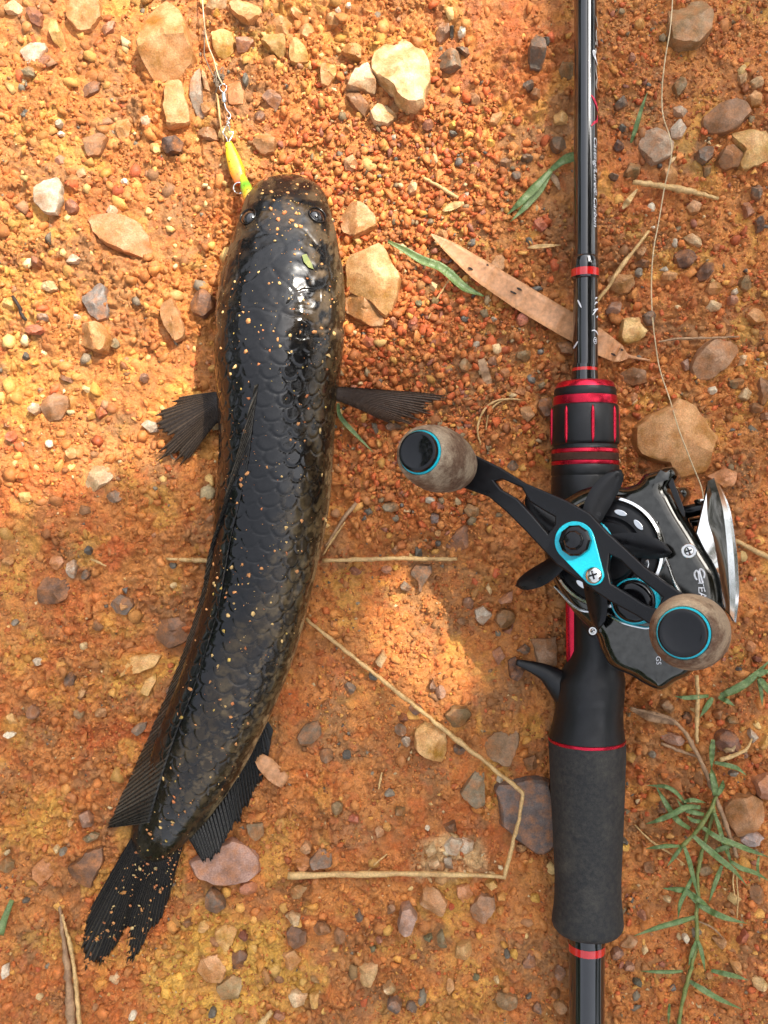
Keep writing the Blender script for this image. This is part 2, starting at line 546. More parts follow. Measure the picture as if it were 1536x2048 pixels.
def crumbs(name, pts, sizes, cols, mat, normals=None, squash=(0.55, 0.95), r=rng, fine=False):
    n = len(pts)
    ICO_V, ICO_F = (OCT_V, OCT_F) if fine else (ICO_V0, ICO_F0)
    base = np.broadcast_to(ICO_V[None], (n,) + ICO_V.shape).copy()
    for k in range(5):                                   # chip flat faces off each grain
        q = r.normal(0, 1, (n, 3)); q /= np.linalg.norm(q, axis=1)[:, None]
        dcut = r.uniform(0.18, 0.62, (n, 1))
        dd_ = np.einsum('nvk,nk->nv', base, q)
        base -= np.maximum(dd_ - dcut, 0)[..., None] * q[:, None, :]
    base *= 1.25 * (1 + 0.26 * (r.random((n, len(ICO_V), 1)) - 0.5))
    sx = r.uniform(0.7, 1.35, (n, 1, 3)); sx[..., 2] = r.uniform(*squash, (n, 1))
    base = base * sx
    a = r.random(n) * 2 * np.pi; ca, sa = np.cos(a)[:, None], np.sin(a)[:, None]
    tl = r.normal(0, 0.3, n); ct, st = np.cos(tl)[:, None], np.sin(tl)[:, None]
    x, y, z = base[..., 0], base[..., 1], base[..., 2]
    y, z = y * ct - z * st, y * st + z * ct
    x, y = x * ca - y * sa, x * sa + y * ca
    v = np.stack([x, y, z], -1) * sizes[:, None, None]
    if normals is not None:
        nn = normals / np.linalg.norm(normals, axis=1)[:, None]
        t = np.cross(nn, np.array([0.13, 0.97, 0.2])); t /= np.linalg.norm(t, axis=1)[:, None]
        b = np.cross(nn, t)
        v = v[..., 0:1] * t[:, None] + v[..., 1:2] * b[:, None] + v[..., 2:3] * nn[:, None]
    v = v + pts[:, None, :]
    f = ICO_F[None] + (np.arange(n) * len(ICO_V))[:, None, None]
    me = mesh_from(name, v.reshape(-1, 3), f.reshape(-1, 3), smooth=False)
    vcol(me, 'Col', np.repeat(cols, len(ICO_V), axis=0))
    return link(name, me, mat)


def pick(pal, n, r=rng):
    c = np.array([p[0] for p in pal]) * np.array((1.04, 0.96, 0.76)); w = np.array([p[1] for p in pal], float); w /= w.sum()
    k = r.choice(len(pal), n, p=w)
    return c[k] * r.uniform(0.72, 1.28, (n, 1)), k


# ------------------------------------------------------------------ stones
CLR = dict(ochre=(0.52, 0.27, 0.085), yellow=(0.60, 0.36, 0.085), tan=(0.46, 0.26, 0.12), orange=(0.48, 0.20, 0.065), brown=(0.23, 0.125, 0.06),
           dkbrown=(0.12, 0.066, 0.04), slate=(0.125, 0.118, 0.106), blue=(0.10, 0.094, 0.09), black=(0.025, 0.023, 0.028), grey=(0.24, 0.215, 0.185),
           pale=(0.46, 0.42, 0.36), white=(0.68, 0.63, 0.54), cream=(0.60, 0.46, 0.27), pink=(0.37, 0.18, 0.12), mauve=(0.27, 0.165, 0.125),
           maroon=(0.20, 0.075, 0.05), purple=(0.125, 0.076, 0.06), red=(0.40, 0.095, 0.045), olive=(0.20, 0.15, 0.07), green=(0.17, 0.165, 0.10))


def rock_mesh(pts, h, seed, facets=5, rough=1.0):
    """an angular stone from its outline (Nx2, local metres) and its height; sits a little into the soil"""
    r = np.random.default_rng(seed)
    p = np.array(pts, float)
    q = np.vstack([p, p[:1]])
    d = np.r_[0, np.cumsum(np.linalg.norm(np.diff(q, axis=0), axis=1))]
    N = 26
    t = (np.arange(N) + 0.5) / N * d[-1]
    o = np.stack([np.interp(t, d, q[:, 0]), np.interp(t, d, q[:, 1])], 1)
    size = math.sqrt((np.ptp(p[:, 0]) * np.ptp(p[:, 1])))
    o += r.normal(0, 0.012 * size * rough, o.shape)
    rings = [(1.0, None), (1.0, 0.0), (0.95, 1), (0.88, 1), (0.74, 1), (0.56, 1), (0.36, 1), (0.16, 1)]
    planes = [(1.0, 0, 0)]
    for k in range(facets):
        a = r.uniform(0, 6.28); g = r.uniform(0.12, 0.95)
        planes.append((r.uniform(1.0, 1.22), math.cos(a) * g, math.sin(a) * g))
    V = []
    for sc_, kind in rings:
        for (x, y) in o * sc_:
            if kind is None: z = -0.35 * h; x *= 0.9; y *= 0.9
            elif kind == 0.0: z = 0.18 * h
            else:
                z = min(c * h + gx_ * x * h / (0.5 * size) + gy_ * y * h / (0.5 * size) for c, gx_, gy_ in planes)
                z = min(z, h * (0.42 + 7.0 * (1 - sc_)))
                fx_, fy_ = np.array([x / size * 3 + seed]), np.array([y / size * 3])
                z = max(z, 0.22 * h) + 0.30 * h * rough * float(fbm(fx_, fy_, 900, 3)[0] - 0.5)
            V.append((x, y, z))
    V.append((0, 0, V[-1][2]))
    Fc = []
    L = len(rings)
    for k in range(L - 1):
        for j in range(N):
            j2 = (j + 1) % N
            Fc.append((k * N + j, k * N + j2, (k + 1) * N + j2, (k + 1) * N + j))
    for j in range(N):
        Fc.append(((L - 1) * N + j, (L - 1) * N + (j + 1) % N, len(V) - 1))
    me = mesh_from('stone', V, Fc, True, 22)
    me.materials.append(M['stone'])
    return me


RK = 0


def rock(tile, pts, hmm, colr, label, kx=1.0, cat='stone', facets=5, rough=1.0, name='stone'):
    """tile = (x0, y0, zoom): outline points were read off an enlarged crop of the photograph"""
    global RK
    RK += 1
    x0, y0, zf = tile
    if len(pts) == 3 and not hasattr(pts[0], '__len__'):       # a round one: centre and radius
        pts = (pts[0], pts[1], pts[2], pts[2])
    if not hasattr(pts[0], '__len__'):
        cx, cy, rx, ry = pts
        rr = random.Random(RK * 13)
        a0 = rr.uniform(0, 6.28)
        pts = [(cx + rx * math.cos(a0 + k * 0.7854) * rr.uniform(0.82, 1.14), cy + ry * math.sin(a0 + k * 0.7854) * rr.uniform(0.82, 1.14)) for k in range(8)]
    px = [(x0 + a / zf, y0 + b / zf) for a, b in pts]
    w = [P(a, b, 0.3 * hmm / 1000) for a, b in px]
    cx = sum(v.x for v in w) / len(w); cy = sum(v.y for v in w) / len(w)
    hmm *= 0.82
    me = rock_mesh([(v.x - cx, v.y - cy) for v in w], hmm / 1000, RK * 7 + 3, facets, rough)
    o = link(name, me)
    o.location = (cx, cy, gz(cx, cy) - 0.00022 * hmm)
    c = CLR[colr] if isinstance(colr, str) else colr
    c = (c[0] * 1.0, c[1] * 0.90, c[2] * 0.74)          # every stone here is stained by the iron-rich soil
    o.color = (*c, 1)
    tag(o, label, cat, 'stones lying on the clay')
    OCC.append((cx, cy, 0.8 * max(math.hypot(v.x - cx, v.y - cy) for v in w)))
    return o


A = (0, 0, 3); B = (0, 512, 3); C = (0, 1024, 3); D = (0, 1536, 3); E = (640, 0, 3); G = (1180, 0, 4.096); I = (1180, 480, 4.096)
J = (512, 1200, 2.56); K = (400, 1600, 3.4286); L_ = (760, 1600, 3.84); N_ = (1220, 1560, 4.196); O_ = (1230, 1280, 5.02); Q = (380, 0, 4.518); S = (640, 480, 3.012); T = (140, 1250, 2.743); U = (640, 960, 3.2)

rock(A, [(930, 20), (1000, -20), (1080, 60), (1130, 150), (1150, 260), (1180, 360), (1110, 420), (1050, 465), (930, 495), (880, 440), (830, 330), (820, 270), (850, 180), (870, 80)], 13, 'ochre', 'largest ochre slab, pointed at the top, left of the leader line', facets=3)
rock(A, [(390, 30), (440, -30), (600, -10), (605, 100), (540, 170), (470, 190), (400, 110)], 7, 'ochre', 'blocky ochre stone with a flat top next to the thin yellow flake')
rock(A, [(300, 100), (340, 120), (370, 200), (395, 280), (370, 295), (310, 240), (288, 170)], 5, 'yellow', 'thin yellow flake stone tapering to a point')
rock(A, [(1000, 490), (1090, 480), (1110, 560), (1145, 690), (1140, 740), (1060, 770), (1010, 780), (985, 680)], 6, 'ochre', 'upright rectangular ochre stone below the largest ochre slab', facets=2)
rock(A, [(1145, 470), (1200, 400), (1215, 540), (1220, 620), (1235, 690), (1190, 705), (1150, 640), (1135, 550)], 5, 'grey', 'long grey splintered slate beside the leader line')
rock(A, [(1205, 400), (1235, 440), (1262, 545), (1225, 535)], 4, 'tan', 'narrow tan sliver lying against the grey splintered slate')
rock(A, [(1255, 190), (1330, 165), (1400, 190), (1410, 240), (1400, 310), (1350, 345), (1300, 330), (1270, 270)], 6, 'yellow', 'squarish yellow stone touching the leader line', facets=3)
rock(A, [(980, 850), (1060, 820), (1105, 850), (1090, 920), (1010, 940), (975, 900)], 6, 'black', 'shiny black lump of stone left of the lure')
rock(A, [(895, 855), (960, 850), (970, 920), (940, 935), (900, 895)], 3.5, 'yellow', 'small yellow stone touching the shiny black lump')
rock(A, [(690, 715), (770, 705), (790, 760), (760, 830), (710, 840), (690, 780)], 4, 'ochre', 'rounded ochre pebble with a white pebble to its right')
rock(A, [(215, 1120), (280, 1090), (350, 1060), (390, 1130), (380, 1220), (350, 1300), (280, 1290), (215, 1230)], 5, 'pale', 'rough pale grey quartz stone beside a red brown pebble')
rock(A, (430, 1245, 46), 5, 'maroon', 'round red brown pebble beside the rough grey quartz')
rock(A, [(510, 1285), (650, 1265), (780, 1300), (850, 1340), (890, 1420), (915, 1510), (870, 1550), (780, 1530), (640, 1480), (540, 1380)], 7, 'orange', 'large sloping orange slab with a red lower edge', facets=4)
rock(A, (665, 1250, 42, 36), 4, 'white', 'bright white pebble on top edge of the orange slab')
rock(A, [(110, 300), (170, 250), (270, 250), (280, 290), (220, 380), (160, 385)], 4, 'pale', 'pale grey rough stone with a pink stone on its corner')
rock(A, (257, 357, 46, 40), 4, 'pink', 'pink stone on the corner of a pale grey stone')
rock(A, (180, 440, 42, 32), 3.5, 'green', 'grey green pebble below the pink stone')
rock(A, [(490, 830), (600, 790), (650, 820), (600, 930), (520, 940)], 4, 'brown', 'dull brown half buried stone left of the ochre pebble')
rock(A, [(1165, 750), (1290, 765), (1312, 830), (1240, 835), (1180, 800)], 5, 'brown', 'brown stone under the snap of the lure')
rock(A, (155, 685, 32, 26), 3, 'slate', 'dark slate chip alone on the sunlit clay')
rock(A, (880, 740, 26, 38), 4, 'white', 'white oblong pebble beside the rectangular ochre stone')
rock(A, (742, 1085, 24), 3, 'white', 'white chip above the white pebble of the orange slab')
rock(A, [(460, 580), (500, 510), (560, 475), (605, 490), (590, 540), (520, 580)], 3, 'purple', 'purple grey flake pointing to lower left')
rock(A, [(10, 20), (80, -10), (140, 40), (110, 80), (30, 70)], 4, 'cream', 'cream stone in the sunlit soil beside a maroon lump')
rock(A, [(150, 50), (200, 30), (260, 90), (250, 170), (190, 140)], 4, 'maroon', 'maroon lump between cream stone and yellow flake')
rock(A, [(600, 170), (640, 130), (690, 120), (680, 180), (630, 210)], 4, 'pink', 'reddish pink stone by the blocky ochre stone')
rock(A, (940, 720, 26), 3.5, 'orange', 'orange pebble right of the white oblong pebble')
rock(A, (1240, 640, 36, 50), 4.5, 'tan', 'tan pebble wedged beside the grey splintered slate')
rock(A, (1475, 480, 18, 42), 3, 'slate', 'thin slate splinter right of the swivel')
rock(A, (350, 950, 36), 3.5, 'pink', 'pinkish pebble in the sunlit soil near a slate dot')
rock(A, (360, 795, 22, 15), 3, 'white', 'white chip near two pale pink pebbles')
rock(A, (355, 740, 24), 3, 'pale', 'pale pinkish pebble above a white chip')
rock(A, [(450, 1020), (500, 1000), (520, 1050), (470, 1070)], 3, 'tan', 'little tan stone left of the sunlit crumbs')

rock(B, [(480, 250), (600, 155), (640, 180), (650, 310), (640, 370), (590, 390), (545, 360), (520, 310)], 8, (0.20, 0.22, 0.245), 'angular blue grey rock above the ochre block', facets=6)
rock(B, [(470, 410), (600, 395), (640, 450), (670, 500), (660, 560), (620, 595), (540, 560), (465, 520)], 9, 'ochre', 'flat topped ochre block with a dark lower side', facets=2)
rock(B, [(1145, 290), (1180, 220), (1240, 210), (1290, 250), (1290, 330), (1230, 380), (1160, 350)], 8, 'purple', 'black purple round stone touching the left side of the fish')
rock(B, [(975, 290), (1040, 255), (1075, 330), (1098, 390), (1115, 440), (1100, 500), (1050, 520), (990, 420), (965, 350)], 7, 'tan', 'tan rock half in the shadow of the fish')
rock(B, [(240, 870), (330, 815), (410, 840), (420, 900), (370, 980), (290, 1000), (240, 930)], 7, 'brown', 'grainy brown rock with a white pebble on its left')
rock(B, (205, 915, 36, 34), 6, 'white', 'white angular pebble leaning on the grainy brown rock')
rock(B, (295, 1125, 26), 4, 'white', 'small bright white pebble on the sunlit clay')
rock(B, (440, 25, 46, 30), 4, 'white', 'white flat stone in the sunlit clay below the orange slab')
rock(B, [(480, 1400), (560, 1250), (640, 1260), (685, 1330), (560, 1420)], 5, 'cream', 'cream and brown lump at the edge of the sunlight')
rock(B, (690, 1445, 46, 40), 4, 'grey', 'grey stone beside the cream and brown lump')
rock(B, [(355, 710), (440, 735), (435, 765), (370, 745)], 3.5, 'purple', 'small long purple brown stone on sunlit clay')
rock(B, (220, 450, 60, 30), 4, 'red', 'red crumbly stone left of the ochre block')
rock(B, (225, 50, 30, 36), 5, 'maroon', 'maroon pebble up the slope from the blue grey rock')
rock(B, [(250, 160), (320, 150), (350, 200), (300, 220), (240, 200)], 5, 'cream', 'yellowish cream stone left of the blue grey rock')
rock(B, (160, 605, 20, 24), 3.5, 'blue', 'blue grey pebble on the sunlit clay beside a yellow bead')
rock(B, (215, 645, 18, 14), 3, 'yellow', 'yellow bead stone beside a blue grey pebble')
rock(B, [(500, 775), (565, 800), (530, 830), (500, 800)], 3.5, 'cream', 'cream chip right of the purple brown stone')
rock(B, (865, 730, 28, 34), 4, 'mauve', 'mauve pebble in front of the left pectoral fin shadow')
rock(B, (430, 1180, 32, 38), 4, 'ochre', 'ochre bead stone on the lit clay below the left fin')
rock(B, [(20, 250), (90, 270), (100, 330), (30, 330)], 5, 'yellow', 'yellow stone beside a dark twig')
rock(B, (262, 372, 38, 26), 4, 'grey', 'grey pebble below the yellowish cream stone')
rock(B, (470, 375, 24, 18), 4, 'white', 'white chip touching the corner of the ochre block')
rock(B, (695, 530, 28, 34), 4, 'green', 'grey green pebble right of the ochre block')
rock(B, (70, 1080, 32, 36), 4, 'red', 'red pebble among the sunlit stones below the brown rock')
rock(B, [(520, 920), (560, 910), (570, 970), (530, 985)], 4, 'yellow', 'small yellow wedge next to a red stone')
rock(B, [(565, 930), (610, 890), (650, 940), (590, 980)], 4, 'red', 'red stone next to a small yellow wedge')
rock(B, [(110, 1420), (190, 1410), (190, 1470), (120, 1480)], 4, 'yellow', 'yellow stone at the lower edge of the sunlight')
rock(B, [(840, 1012), (880, 980), (940, 1000), (945, 1050), (900, 1062)], 4.5, 'pale', 'grey cream stone at the tip of the left pectoral fin')

rock(C, [(220, 450), (270, 380), (370, 390), (415, 440), (400, 530), (330, 555), (215, 555)], 6, 'dkbrown', 'square brown stone lying in shade left of the dark stone')
rock(C, [(660, 550), (720, 490), (800, 520), (810, 560), (760, 620), (700, 610)], 4, 'slate', 'dark diamond shaped stone capped with a lump of ochre soil')
rock(C, [(700, 540), (755, 530), (780, 570), (745, 590), (715, 575)], 5.5, 'ochre', 'ochre lump sitting on the dark diamond shaped stone')
rock(C, [(870, 680), (950, 640), (1080, 630), (1190, 660), (1170, 740), (1080, 800), (1020, 830), (940, 780)], 7, 'dkbrown', 'big brown wedge stone touching the left side of the fish', facets=6)
rock(C, [(710, 930), (780, 870), (900, 850), (970, 860), (930, 930), (820, 970), (720, 990)], 5, 'yellow', 'crumbly yellow stone below the big brown wedge')
rock(C, [(840, 1085), (870, 1010), (930, 970), (940, 1010), (890, 1110)], 4, 'yellow', 'smaller crumbly yellow stone under the larger one')
rock(C, [(380, 1000), (430, 945), (460, 980), (440, 1040), (400, 1060), (380, 1030)], 5, 'blue', 'dark blue pebble with a tan pebble at its side')
rock(C, [(795, 1300), (830, 1265), (885, 1255), (880, 1300), (830, 1340)], 5, 'grey', 'angular grey stone in the shade left of the dorsal fin')
rock(C, [(990, 1060), (1040, 1030), (1075, 1080), (1040, 1130), (1000, 1110)], 4, 'mauve', 'grey brown stone right of the crumbly yellow stones')
rock(C, (225, 900, 34, 26), 4, 'white', 'white pebble alone on the shaded clay')
rock(C, (610, 1200, 36, 34), 4.5, 'tan', 'knobbly tan pebble on shaded clay')
rock(C, (490, 1078, 28, 36), 4, 'tan', 'smooth tan pebble below the dark blue pebble')
rock(C, [(400, 310), (450, 280), (470, 330), (450, 400), (415, 390)], 4, 'pale', 'pale grey stone beside a red lump in the shade')
rock(C, (345, 300, 44, 48), 4, 'orange', 'orange red lump beside the pale grey stone')
rock(C, (537, 232, 24, 30), 4, 'blue', 'dark blue bead at the upper end of a short straw')
rock(C, (515, 375, 28, 32), 3.5, 'slate', 'slate chip below the pale grey stone in shade')
rock(C, [(550, 700), (575, 640), (625, 690), (600, 715)], 4, 'brown', 'small brown pyramid stone below the dark diamond')
rock(C, (505, 805, 24), 4, 'cream', 'cream pebble left of the crumbly yellow stone')
rock(C, (45, 295, 40, 26), 4, 'ochre', 'ochre yellow stone on shaded clay by the left sunlight edge')
rock(C, (1045, 440, 20), 3, 'cream', 'cream bead left of the fish below the broken straw')
rock(C, (1045, 318, 24, 20), 3, 'slate', 'dark bead just below the straw left of the fish')
rock(C, [(40, 1220), (85, 1190), (110, 1260), (100, 1310), (60, 1270)], 4, 'yellow', 'yellow seed shaped stone beside a curved stem')
rock(C, (65, 1330, 32, 20), 3.5, 'white', 'white chip below the yellow seed shaped stone')
rock(C, (215, 1190, 40, 46), 4, 'mauve', 'mauve lump half buried in the shade')
rock(C, (480, 1205, 32), 3.5, 'green', 'greenish pebble left of the knobbly tan pebble')
rock(C, (85, 665, 22), 3, 'grey', 'small grey chip under the square brown stone')

rock(T, [(820, 1180), (900, 1175), (980, 1210), (1040, 1290), (1040, 1370), (980, 1410), (880, 1430), (760, 1410), (690, 1390), (640, 1290), (720, 1260)], 7, (0.36, 0.22, 0.19), 'large pinkish mauve stone under the anal fin', facets=4)
rock(T, [(740, 1480), (775, 1440), (850, 1500), (855, 1550), (800, 1590), (745, 1560)], 6, 'slate', 'blue grey wedge below the large pinkish stone')
rock(D, [(400, 600), (520, 500), (620, 460), (630, 550), (580, 650), (550, 720), (450, 680)], 6, 'dkbrown', 'flat dark brown slab left of the tail')
rock(D, [(190, 590), (260, 540), (330, 560), (320, 640), (240, 710), (200, 660)], 5, 'orange', 'orange block left of the flat dark brown slab')
rock(D, (30, 592, 46, 50), 5, 'olive', 'olive pebble left of the orange block')
rock(D, [(480, 270), (530, 250), (570, 300), (560, 350), (500, 350)], 5, 'mauve', 'grey red stone beside the tip of the dorsal fin')
rock(D, [(505, 410), (560, 375), (605, 390), (590, 420), (540, 435)], 4, 'green', 'yellow green flat stone under the dorsal fin tip')
rock(D, (345, 480, 22), 3.5, 'cream', 'cream bead above the flat dark brown slab')
rock(D, (388, 490, 22), 3.5, 'grey', 'grey bead right of the cream bead by the brown slab')
rock(D, (690, 1260, 34, 50), 4, 'cream', 'oval cream pebble below the tail fin')
rock(D, (240, 1365, 22), 3, 'cream', 'cream bead beside the split twig')
rock(D, [(10, 1190), (55, 1175), (60, 1240), (20, 1265)], 4, 'white', 'white angular chip left of the split twig')
rock(D, (800, 1470, 28), 4, 'white', 'white angular chip below the tail on the clay')
rock(D, (425, 320, 24), 3.5, 'tan', 'tan bead left of the grey red stone')
rock(D, (1460, 1010, 30), 4, 'maroon', 'round maroon pebble on the ochre patch')
rock(D, [(1090, 910), (1150, 890), (1165, 930), (1100, 960)], 4, 'brown', 'brown stone right of the tail by the ochre patch')
rock(D, (160, 790, 22, 18), 3, 'slate', 'small slate bead below the orange block')

rock(E, [(300, 330), (400, 220), (480, 170), (560, 250), (640, 330), (680, 420), (650, 520), (630, 640), (590, 670), (470, 640), (440, 560), (360, 500), (300, 400)], 13, (0.66, 0.50, 0.26), 'largest pale cream quartz rock glowing in the sun', facets=6)
rock(E, [(200, 430), (290, 365), (345, 500), (330, 560), (260, 545), (150, 530)], 9, (0.58, 0.42, 0.27), 'cracked off piece at the left of the largest quartz rock')
rock(E, [(290, 680), (340, 620), (400, 610), (470, 690), (400, 750), (330, 740)], 6, 'cream', 'cream fragment below the largest quartz rock')
rock(E, [(150, 500), (240, 560), (300, 640), (270, 700), (200, 640), (140, 560)], 5, 'brown', 'brown stone in the shadow side of the quartz rock')
rock(E, [(695, 330), (780, 280), (840, 300), (880, 340), (850, 390), (780, 420), (720, 390)], 8, (0.15, 0.145, 0.12), 'dark grey rock right of the largest quartz rock')
rock(E, [(815, 262), (890, 280), (905, 310), (880, 330), (840, 300)], 6, 'slate', 'slate chip resting behind the dark grey rock')
rock(E, [(685, 210), (730, 130), (775, 150), (780, 200), (720, 250)], 6, (0.25, 0.16, 0.11), 'banded brown stone above the dark grey rock')
rock(E, [(775, 120), (800, 120), (805, 205), (785, 210)], 6, 'slate', 'thin slate sliver against the banded brown stone')
rock(E, [(1250, 280), (1280, 250), (1340, 290), (1350, 360), (1320, 430), (1260, 425), (1245, 350)], 8, 'slate', 'dark oblong stone left of the rod')
rock(E, [(1330, 235), (1360, 230), (1372, 280), (1350, 300)], 6, 'slate', 'slate chip at the upper end of dark oblong stone')
rock(E, [(895, 545), (955, 535), (970, 610), (910, 625)], 5, 'brown', 'square brown stone on red soil below the dark grey rock')
rock(E, [(1010, 740), (1030, 690), (1090, 670), (1098, 700), (1060, 748)], 4, 'ochre', 'smooth ochre oval seed shaped pebble')
rock(E, [(1425, 430), (1460, 350), (1520, 330), (1520, 470), (1460, 475)], 7, 'olive', 'olive rock half under the rod')
rock(E, (1245, 525, 38, 28), 5, 'slate', 'slate pebble left of the rod above a brown pebble')
rock(E, (1292, 572, 32, 38), 5, 'brown', 'brown pebble leaning on a slate pebble')
rock(E, [(1400, 690), (1450, 660), (1495, 690), (1490, 735), (1410, 740)], 4.5, 'yellow', 'yellow ochre stone beside the rod above the grass blade')
rock(E, (1432, 862, 52, 48), 5, (0.13, 0.11, 0.08), 'dark olive lump beside the rod over the grass blade')
rock(E, (1240, 950, 42, 28), 5, (0.12, 0.11, 0.085), 'dark pebble left of the grass blade')
rock(E, (1178, 1055, 32, 30), 4.5, 'slate', 'slate pebble under the dark pebble left of the grass blade')
rock(E, (1110, 985, 38, 40), 4.5, 'brown', 'brown pebble among three near the grass blade')
rock(E, [(135, 960), (200, 925), (232, 980), (190, 1022), (150, 1010)], 5, 'tan', 'tan pebble with a white bead at its side above the head')
rock(E, [(115, 1300), (190, 1210), (260, 1215), (340, 1300), (352, 1350), (280, 1400), (200, 1435), (125, 1380)], 9, (0.60, 0.33, 0.14), 'glowing orange cream rock beside the eye of the fish', facets=4)
rock(E, (642, 752, 42, 34), 5, 'maroon', 'maroon stone right of the cream fragment')
rock(E, (800, 793, 32, 20), 4, 'slate', 'slate pebble under a yellow bead')
rock(E, (795, 748, 32, 20), 4, 'yellow', 'yellow bead over a slate pebble')
rock(E, (1022, 858, 34, 26), 4, 'yellow', 'bright yellow pebble in the gravel')
rock(E, [(520, 1120), (555, 1070), (585, 1090), (580, 1150), (540, 1160)], 5, 'cream', 'cream pebble at the upper end of the short straw')
rock(E, (440, 820, 20), 3.5, 'pale', 'pale bead above the head on lit gravel')
rock(E, (460, 942, 18), 3.5, 'slate', 'slate bead above the head on lit gravel')
rock(E, [(895, 1060), (910, 1000), (950, 1010), (920, 1070)], 4, 'ochre', 'ochre wedge in the lit gravel')
rock(E, (738, 1408, 38, 42), 5, 'tan', 'tan pebble at the tip of the long brown leaf')
rock(E, (960, 1215, 32, 36), 4, 'orange', 'orange tan pebble right of the husk')
rock(E, (1325, 1345, 44, 42), 5, 'red', 'red pebble below the forked grass blade')
rock(E, (875, 1168, 18, 28), 4, 'pale', 'pale and black bead at the lower end of short straw')
rock(E, (850, 190, 26, 30), 4, 'white', 'whitish knob right of the slate sliver')
rock(E, [(120, 300), (200, 250), (250, 270), (250, 370), (180, 350)], 6, 'ochre', 'ochre block left of the largest quartz rock')
rock(E, [(30, 110), (80, 80), (120, 110), (110, 160), (50, 160)], 5, 'ochre', 'ochre cube near white grit')
rock(E, [(0, 390), (80, 370), (100, 430), (50, 510), (0, 500)], 6, 'ochre', 'ochre stone left of the cracked quartz')
rock(E, (110, 75, 20), 3.5, 'white', 'white grit bead above the ochre cube')
rock(E, (172, 50, 18), 3.5, 'white', 'white grit bead on its own above the ochre block')

rock(S, [(150, 110), (230, 70), (350, 20), (400, 60), (450, 150), (495, 230), (480, 310), (430, 450), (400, 470), (330, 400), (230, 340), (150, 300)], 12, (0.58, 0.34, 0.12), 'large flat ochre slab against the right side of the head', facets=2)
rock(S, [(150, 320), (240, 335), (330, 380), (385, 430), (385, 520), (300, 525), (200, 470), (150, 420)], 7, (0.28, 0.15, 0.05), 'lower face of the large flat ochre slab, shade put into its brown')  # slab's lower face as its own stone, shade put into the brown
rock(S, (292, 615, 46, 42), 5, 'red', 'round brick red pebble in the gravel beside the fish')
rock(S, [(1060, 90), (1110, 85), (1115, 170), (1080, 200), (1020, 150)], 4, 'tan', 'tan stone overlapped by the long brown leaf')
rock(S, [(1180, 680), (1300, 640), (1290, 690), (1240, 735), (1180, 710)], 5, 'olive', 'olive wedge stone left of the rod above the lock nut')
rock(S, [(1420, 620), (1515, 610), (1515, 700), (1440, 690)], 5, 'brown', 'brown stone half under the rod below the leaf')
rock(S, (1042, 730, 36, 34), 4, 'mauve', 'mauve grey pebble right of the wood chip')
rock(S, (878, 750, 40, 44), 4.5, 'olive', 'olive pebble left of the wood chip')
rock(S, [(1200, 1010), (1260, 1000), (1295, 1060), (1250, 1100), (1210, 1070)], 5, 'tan', 'tan stone left of the lock nut')
rock(S, [(1320, 960), (1400, 940), (1400, 1060), (1350, 1075), (1310, 1010)], 5, 'dkbrown', 'dark brown stone touching the lock nut')
rock(S, (1210, 912, 36, 28), 4, 'orange', 'orange pebble right of the dry rootlets')
rock(S, (1110, 800, 34, 34), 4, 'orange', 'orange pebble below the mauve grey pebble')
rock(S, (1212, 485, 38, 40), 5, 'red', 'red pebble just under the long brown leaf')
rock(S, (945, 628, 32, 22), 3.5, 'pale', 'pale blue grey chip in the gravel')
rock(S, (875, 470, 26, 22), 3.5, 'slate', 'slate bead in the gravel under the grass blade')
rock(S, (1050, 472, 24, 18), 3.5, 'pale', 'pale blue bead in the gravel under the long brown leaf')
rock(S, (680, 275, 32, 28), 4, 'cream', 'cream pebble in the gravel left of the grass blade')
rock(S, (440, 505, 30, 36), 4, 'maroon', 'maroon pebble by the lower corner of the ochre slab')
rock(S, (560, 490, 28, 30), 4, 'red', 'red bead in the gravel by the ochre slab')
rock(S, (595, 378, 26, 24), 3.5, 'green', 'grey green bead in the gravel by the ochre slab')
rock(S, (695, 362, 24, 30), 4, 'olive', 'olive bead in the gravel')
rock(S, (440, 1125, 50, 26), 4, 'slate', 'slate chip above the left handle knob')
rock(S, (1165, 1360, 42, 34), 4, (0.11, 0.11, 0.10), 'dark grey stone next to the crank arm')

rock(G, [(640, 60), (700, -30), (950, -30), (1000, 80), (1020, 140), (1000, 260), (940, 330), (880, 400), (760, 380), (650, 360), (640, 250)], 11, (0.28, 0.185, 0.085), 'big olive brown rock beside the fishing line', facets=4)
rock(G, [(400, 1060), (560, 1030), (640, 1060), (710, 1160), (690, 1260), (600, 1300), (520, 1340), (460, 1280), (400, 1130)], 9, (0.42, 0.36, 0.30), 'jagged whitish grey rock under the fishing line', facets=7)
rock(G, [(690, 860), (760, 850), (820, 900), (780, 950), (700, 930)], 5, 'pale', 'upper one of two pale pebbles by the jagged rock')
rock(G, [(665, 1040), (740, 960), (800, 1040), (760, 1120), (680, 1115)], 6, 'pale', 'pale blue grey pebble touching the jagged whitish rock')
rock(G, [(930, 950), (1050, 840), (1180, 810), (1280, 840), (1325, 930), (1200, 1060), (1110, 1090), (1000, 1080), (940, 1020)], 9, 'brown', 'cracked olive brown rock above the yellow rock', facets=6)
rock(G, [(1150, 1080), (1300, 1055), (1458, 1080), (1490, 1300), (1350, 1370), (1260, 1410), (1220, 1360), (1260, 1250), (1200, 1160)], 9, (0.60, 0.40, 0.13), 'large bright yellow rock with pale lower edge')
rock(G, [(1040, 1340), (1080, 1220), (1180, 1170), (1250, 1260), (1220, 1370), (1100, 1390)], 7, 'brown', 'brown rock leaning on the bright yellow rock')
rock(G, [(870, 1240), (960, 1180), (1010, 1200), (1000, 1300), (940, 1340), (880, 1300)], 7, 'slate', 'black and white flecked stone beside the brown rock')
